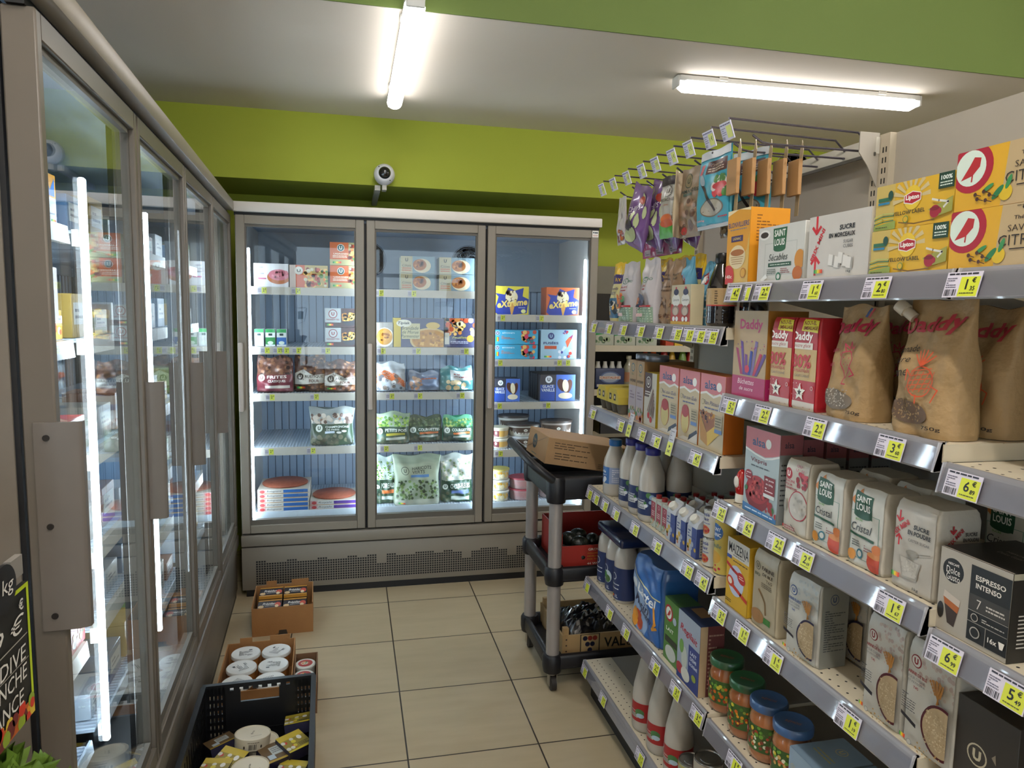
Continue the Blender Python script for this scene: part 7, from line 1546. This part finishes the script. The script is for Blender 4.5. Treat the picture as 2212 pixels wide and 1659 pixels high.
# ================================================================== near left: vegetable stand with a chalk price board
vs_ = empty('vegetable_stand', (-.50, .82, 0), 0, 'vegetable stand cut by the left edge of the picture', 'vegetable stand')
G().box(-.30, .10, -.35, .06, .0, .70, M('stand_wood', '3A3026', .6, vary=.1)).build('stand_box', vs_)
g = G(); g.box(-.30, .10, -.35, .06, .70, .78, M('stand_tray', '2A2E26', .6)); g.build('stand_tray', vs_)
lm = M('lettuce_leaf', '5E7A28', .45, vary=.4, scale=40, bump=.5)
g = G(); rr = random.Random(4)
for i in range(130):
    a = rr.uniform(0, 2 * PI); R = rr.uniform(.01, .085); zc = .03 + rr.uniform(0, .05) - R * .2
    n = 7; vs = []; fs = []; T = Matrix.Translation((R * math.cos(a), R * math.sin(a), zc)) @ Matrix.Rotation(a, 4, 'Z') @ Matrix.Rotation(rr.uniform(.3, 1.0), 4, 'Y')
    for jj in range(5):
        for ii in range(n + 1):
            u = ii / n * 2 - 1; v = jj / 4; ww = .019 * (1 - .4 * (1 - v) ** 2)
            vs.append((v * .010 * math.sin(u * 9 + i), u * ww, v * .036 - .008 * u * u + .006 * math.sin(u * 11 + i * 2) * v))
    for jj in range(4):
        for ii in range(n): fs.append((jj * (n + 1) + ii, jj * (n + 1) + ii + 1, (jj + 1) * (n + 1) + ii + 1, (jj + 1) * (n + 1) + ii))
    g.add(vs, fs, lm, True, T)
lt = g.build('lettuce', loc=(-.415, .845, .865)); tag(lt, 'curly green lettuce at the bottom left corner', 'lettuce')
g = G()
for i in range(1): g.box(-.12, .12, -.12, .10, -.086, -.002, P('1E1A16'))
o = g.build('black_crate', loc=(-.45, .80, .868)); tag(o, 'dark crate the lettuce sits on', 'crate')
# chalk board, facing the aisle
SX = -.395
g = G(); yA, yB = .72, .955
def SB(u, v, d): return (SX + d, yA + u + .0, .985 + v)
g.box(SX - .006, SX, yA, yB, .985, 1.155, P('141414'))
k = Ink(g, SB, yB - yA, .17)
k.rect(0, .97, 1, 1, 'B4C81E'); k.rect(.975, 0, 1, 1, 'B4C81E'); k.rect(0, 0, 1, .12, 'B85A1E'); k.blobs(0, 1, .0, .13, 40, .04, ['C8301E', 'D8922A', '8AA02A', '6A1E1E', 'D8B83A'], 3)
k.text('2,49 \u20ac', .62, .74, .62, .15, 'D8D4CC', .0, .2); k.text('ENDIVE', .70, .52, .46, .11, 'D8D4CC', .0, .1); k.text('BLANCHE', .68, .38, .5, .11, 'D8D4CC', .0, .1); k.text('FRANCE', .66, .22, .44, .11, 'D8D4CC', .0, .1)
k.line([(.0, .61), (.95, .64)], .006, 'A8A498'); k.line([(.0, .45), (.95, .46)], .004, 'A8A498'); k.text('\u20ac', .90, .88, .05, .08, 'D8D4CC')
g.build('price_board')
pb = bpy.data.objects['price_board']; tag(pb, 'black chalk price board with a lime edge and fruit strip at the left edge', 'price board')
g = G(); g.lathe([(.028, -.002), (.028, .002)], P('16161A'), 24, T=Matrix.Translation((SX + .004, .885, 1.172)) @ Matrix.Rotation(PI / 2, 4, 'Y')); k = Ink(g, lambda u, v, d: (SX + .0062 + d, .857 + u, 1.144 + v), .056, .056); k.text('1kg', .5, .5, .7, .4, 'D8D4CC', 0, .1)
g.build('unit_disc', pb)
g = G(); g.tube([(SX - .01, .90, 1.12), (SX - .01, .955, 1.185), (SX - .01, .955, 1.165)], .004, M('clip_metal', 'B8B4AC', .3, metal=.8), 8); g.box(SX - .012, SX - .004, .925, .955, 1.165, 1.19, M('clip_plastic', '8A8680', .2)); g.build('clip', pb)
# wicker basket and wire holder at the edge
g = G(); wk = M('wicker', '5A3A22', .6, vary=.3, scale=90)
for j in range(9):
    r = .09 + j * .006; z = j * .011
    g.tube([((r + .003 * (q % 2)) * math.cos(q * PI / 20), (r + .003 * (q % 2)) * math.sin(q * PI / 20), z) for q in range(41)], .0052, wk, 6)
for q in range(20): g.tube([(.088 * math.cos(q * PI / 10), .088 * math.sin(q * PI / 10), 0), (.142 * math.cos(q * PI / 10), .142 * math.sin(q * PI / 10), .1)], .003, wk, 5)
g.tube([(.145 * math.cos(q * PI / 20), .145 * math.sin(q * PI / 20), .1) for q in range(41)], .008, wk, 8)
tag(g.build('wicker_basket', loc=(-.545, .80, 1.13), rot=(0, 0, .2)), 'brown wicker basket at the left edge above the chalk board', 'basket')
G().box(-.62, -.44, .70, .90, 1.118, 1.13, M('stand_wood', '3A3026', .6)).build('basket_shelf', vs_, loc=(.50, -.82, 0))
G().box(-.62, -.60, .70, .90, .78, 1.13, M('stand_wood', '3A3026', .6)).build('basket_post', vs_, loc=(.50, -.82, 0))
st = M('wire_steel', 'A8A49C', .25, metal=.8)
g = G(); zt = 1.49
g.tube([(-.52, .80, zt), (-.40, .80, zt), (-.388, .858, zt), (-.41, .85, zt - .12), (-.46, .83, zt - .14)], .0028, st, 6)
g.tube([(-.388, .858, zt - .0), (-.43, .80, zt - .05)], .0025, st, 6); g.tube([(-.60, .80, 1.13), (-.60, .80, zt), (-.52, .80, zt)], .0035, st, 6)
g.box(-.47, -.425, .79, .80, zt - .1, zt - .03, P('9AB81E'))
tag(g.build('wire_holder'), 'thin wire holder with a lime card at the left edge', 'wire holder')
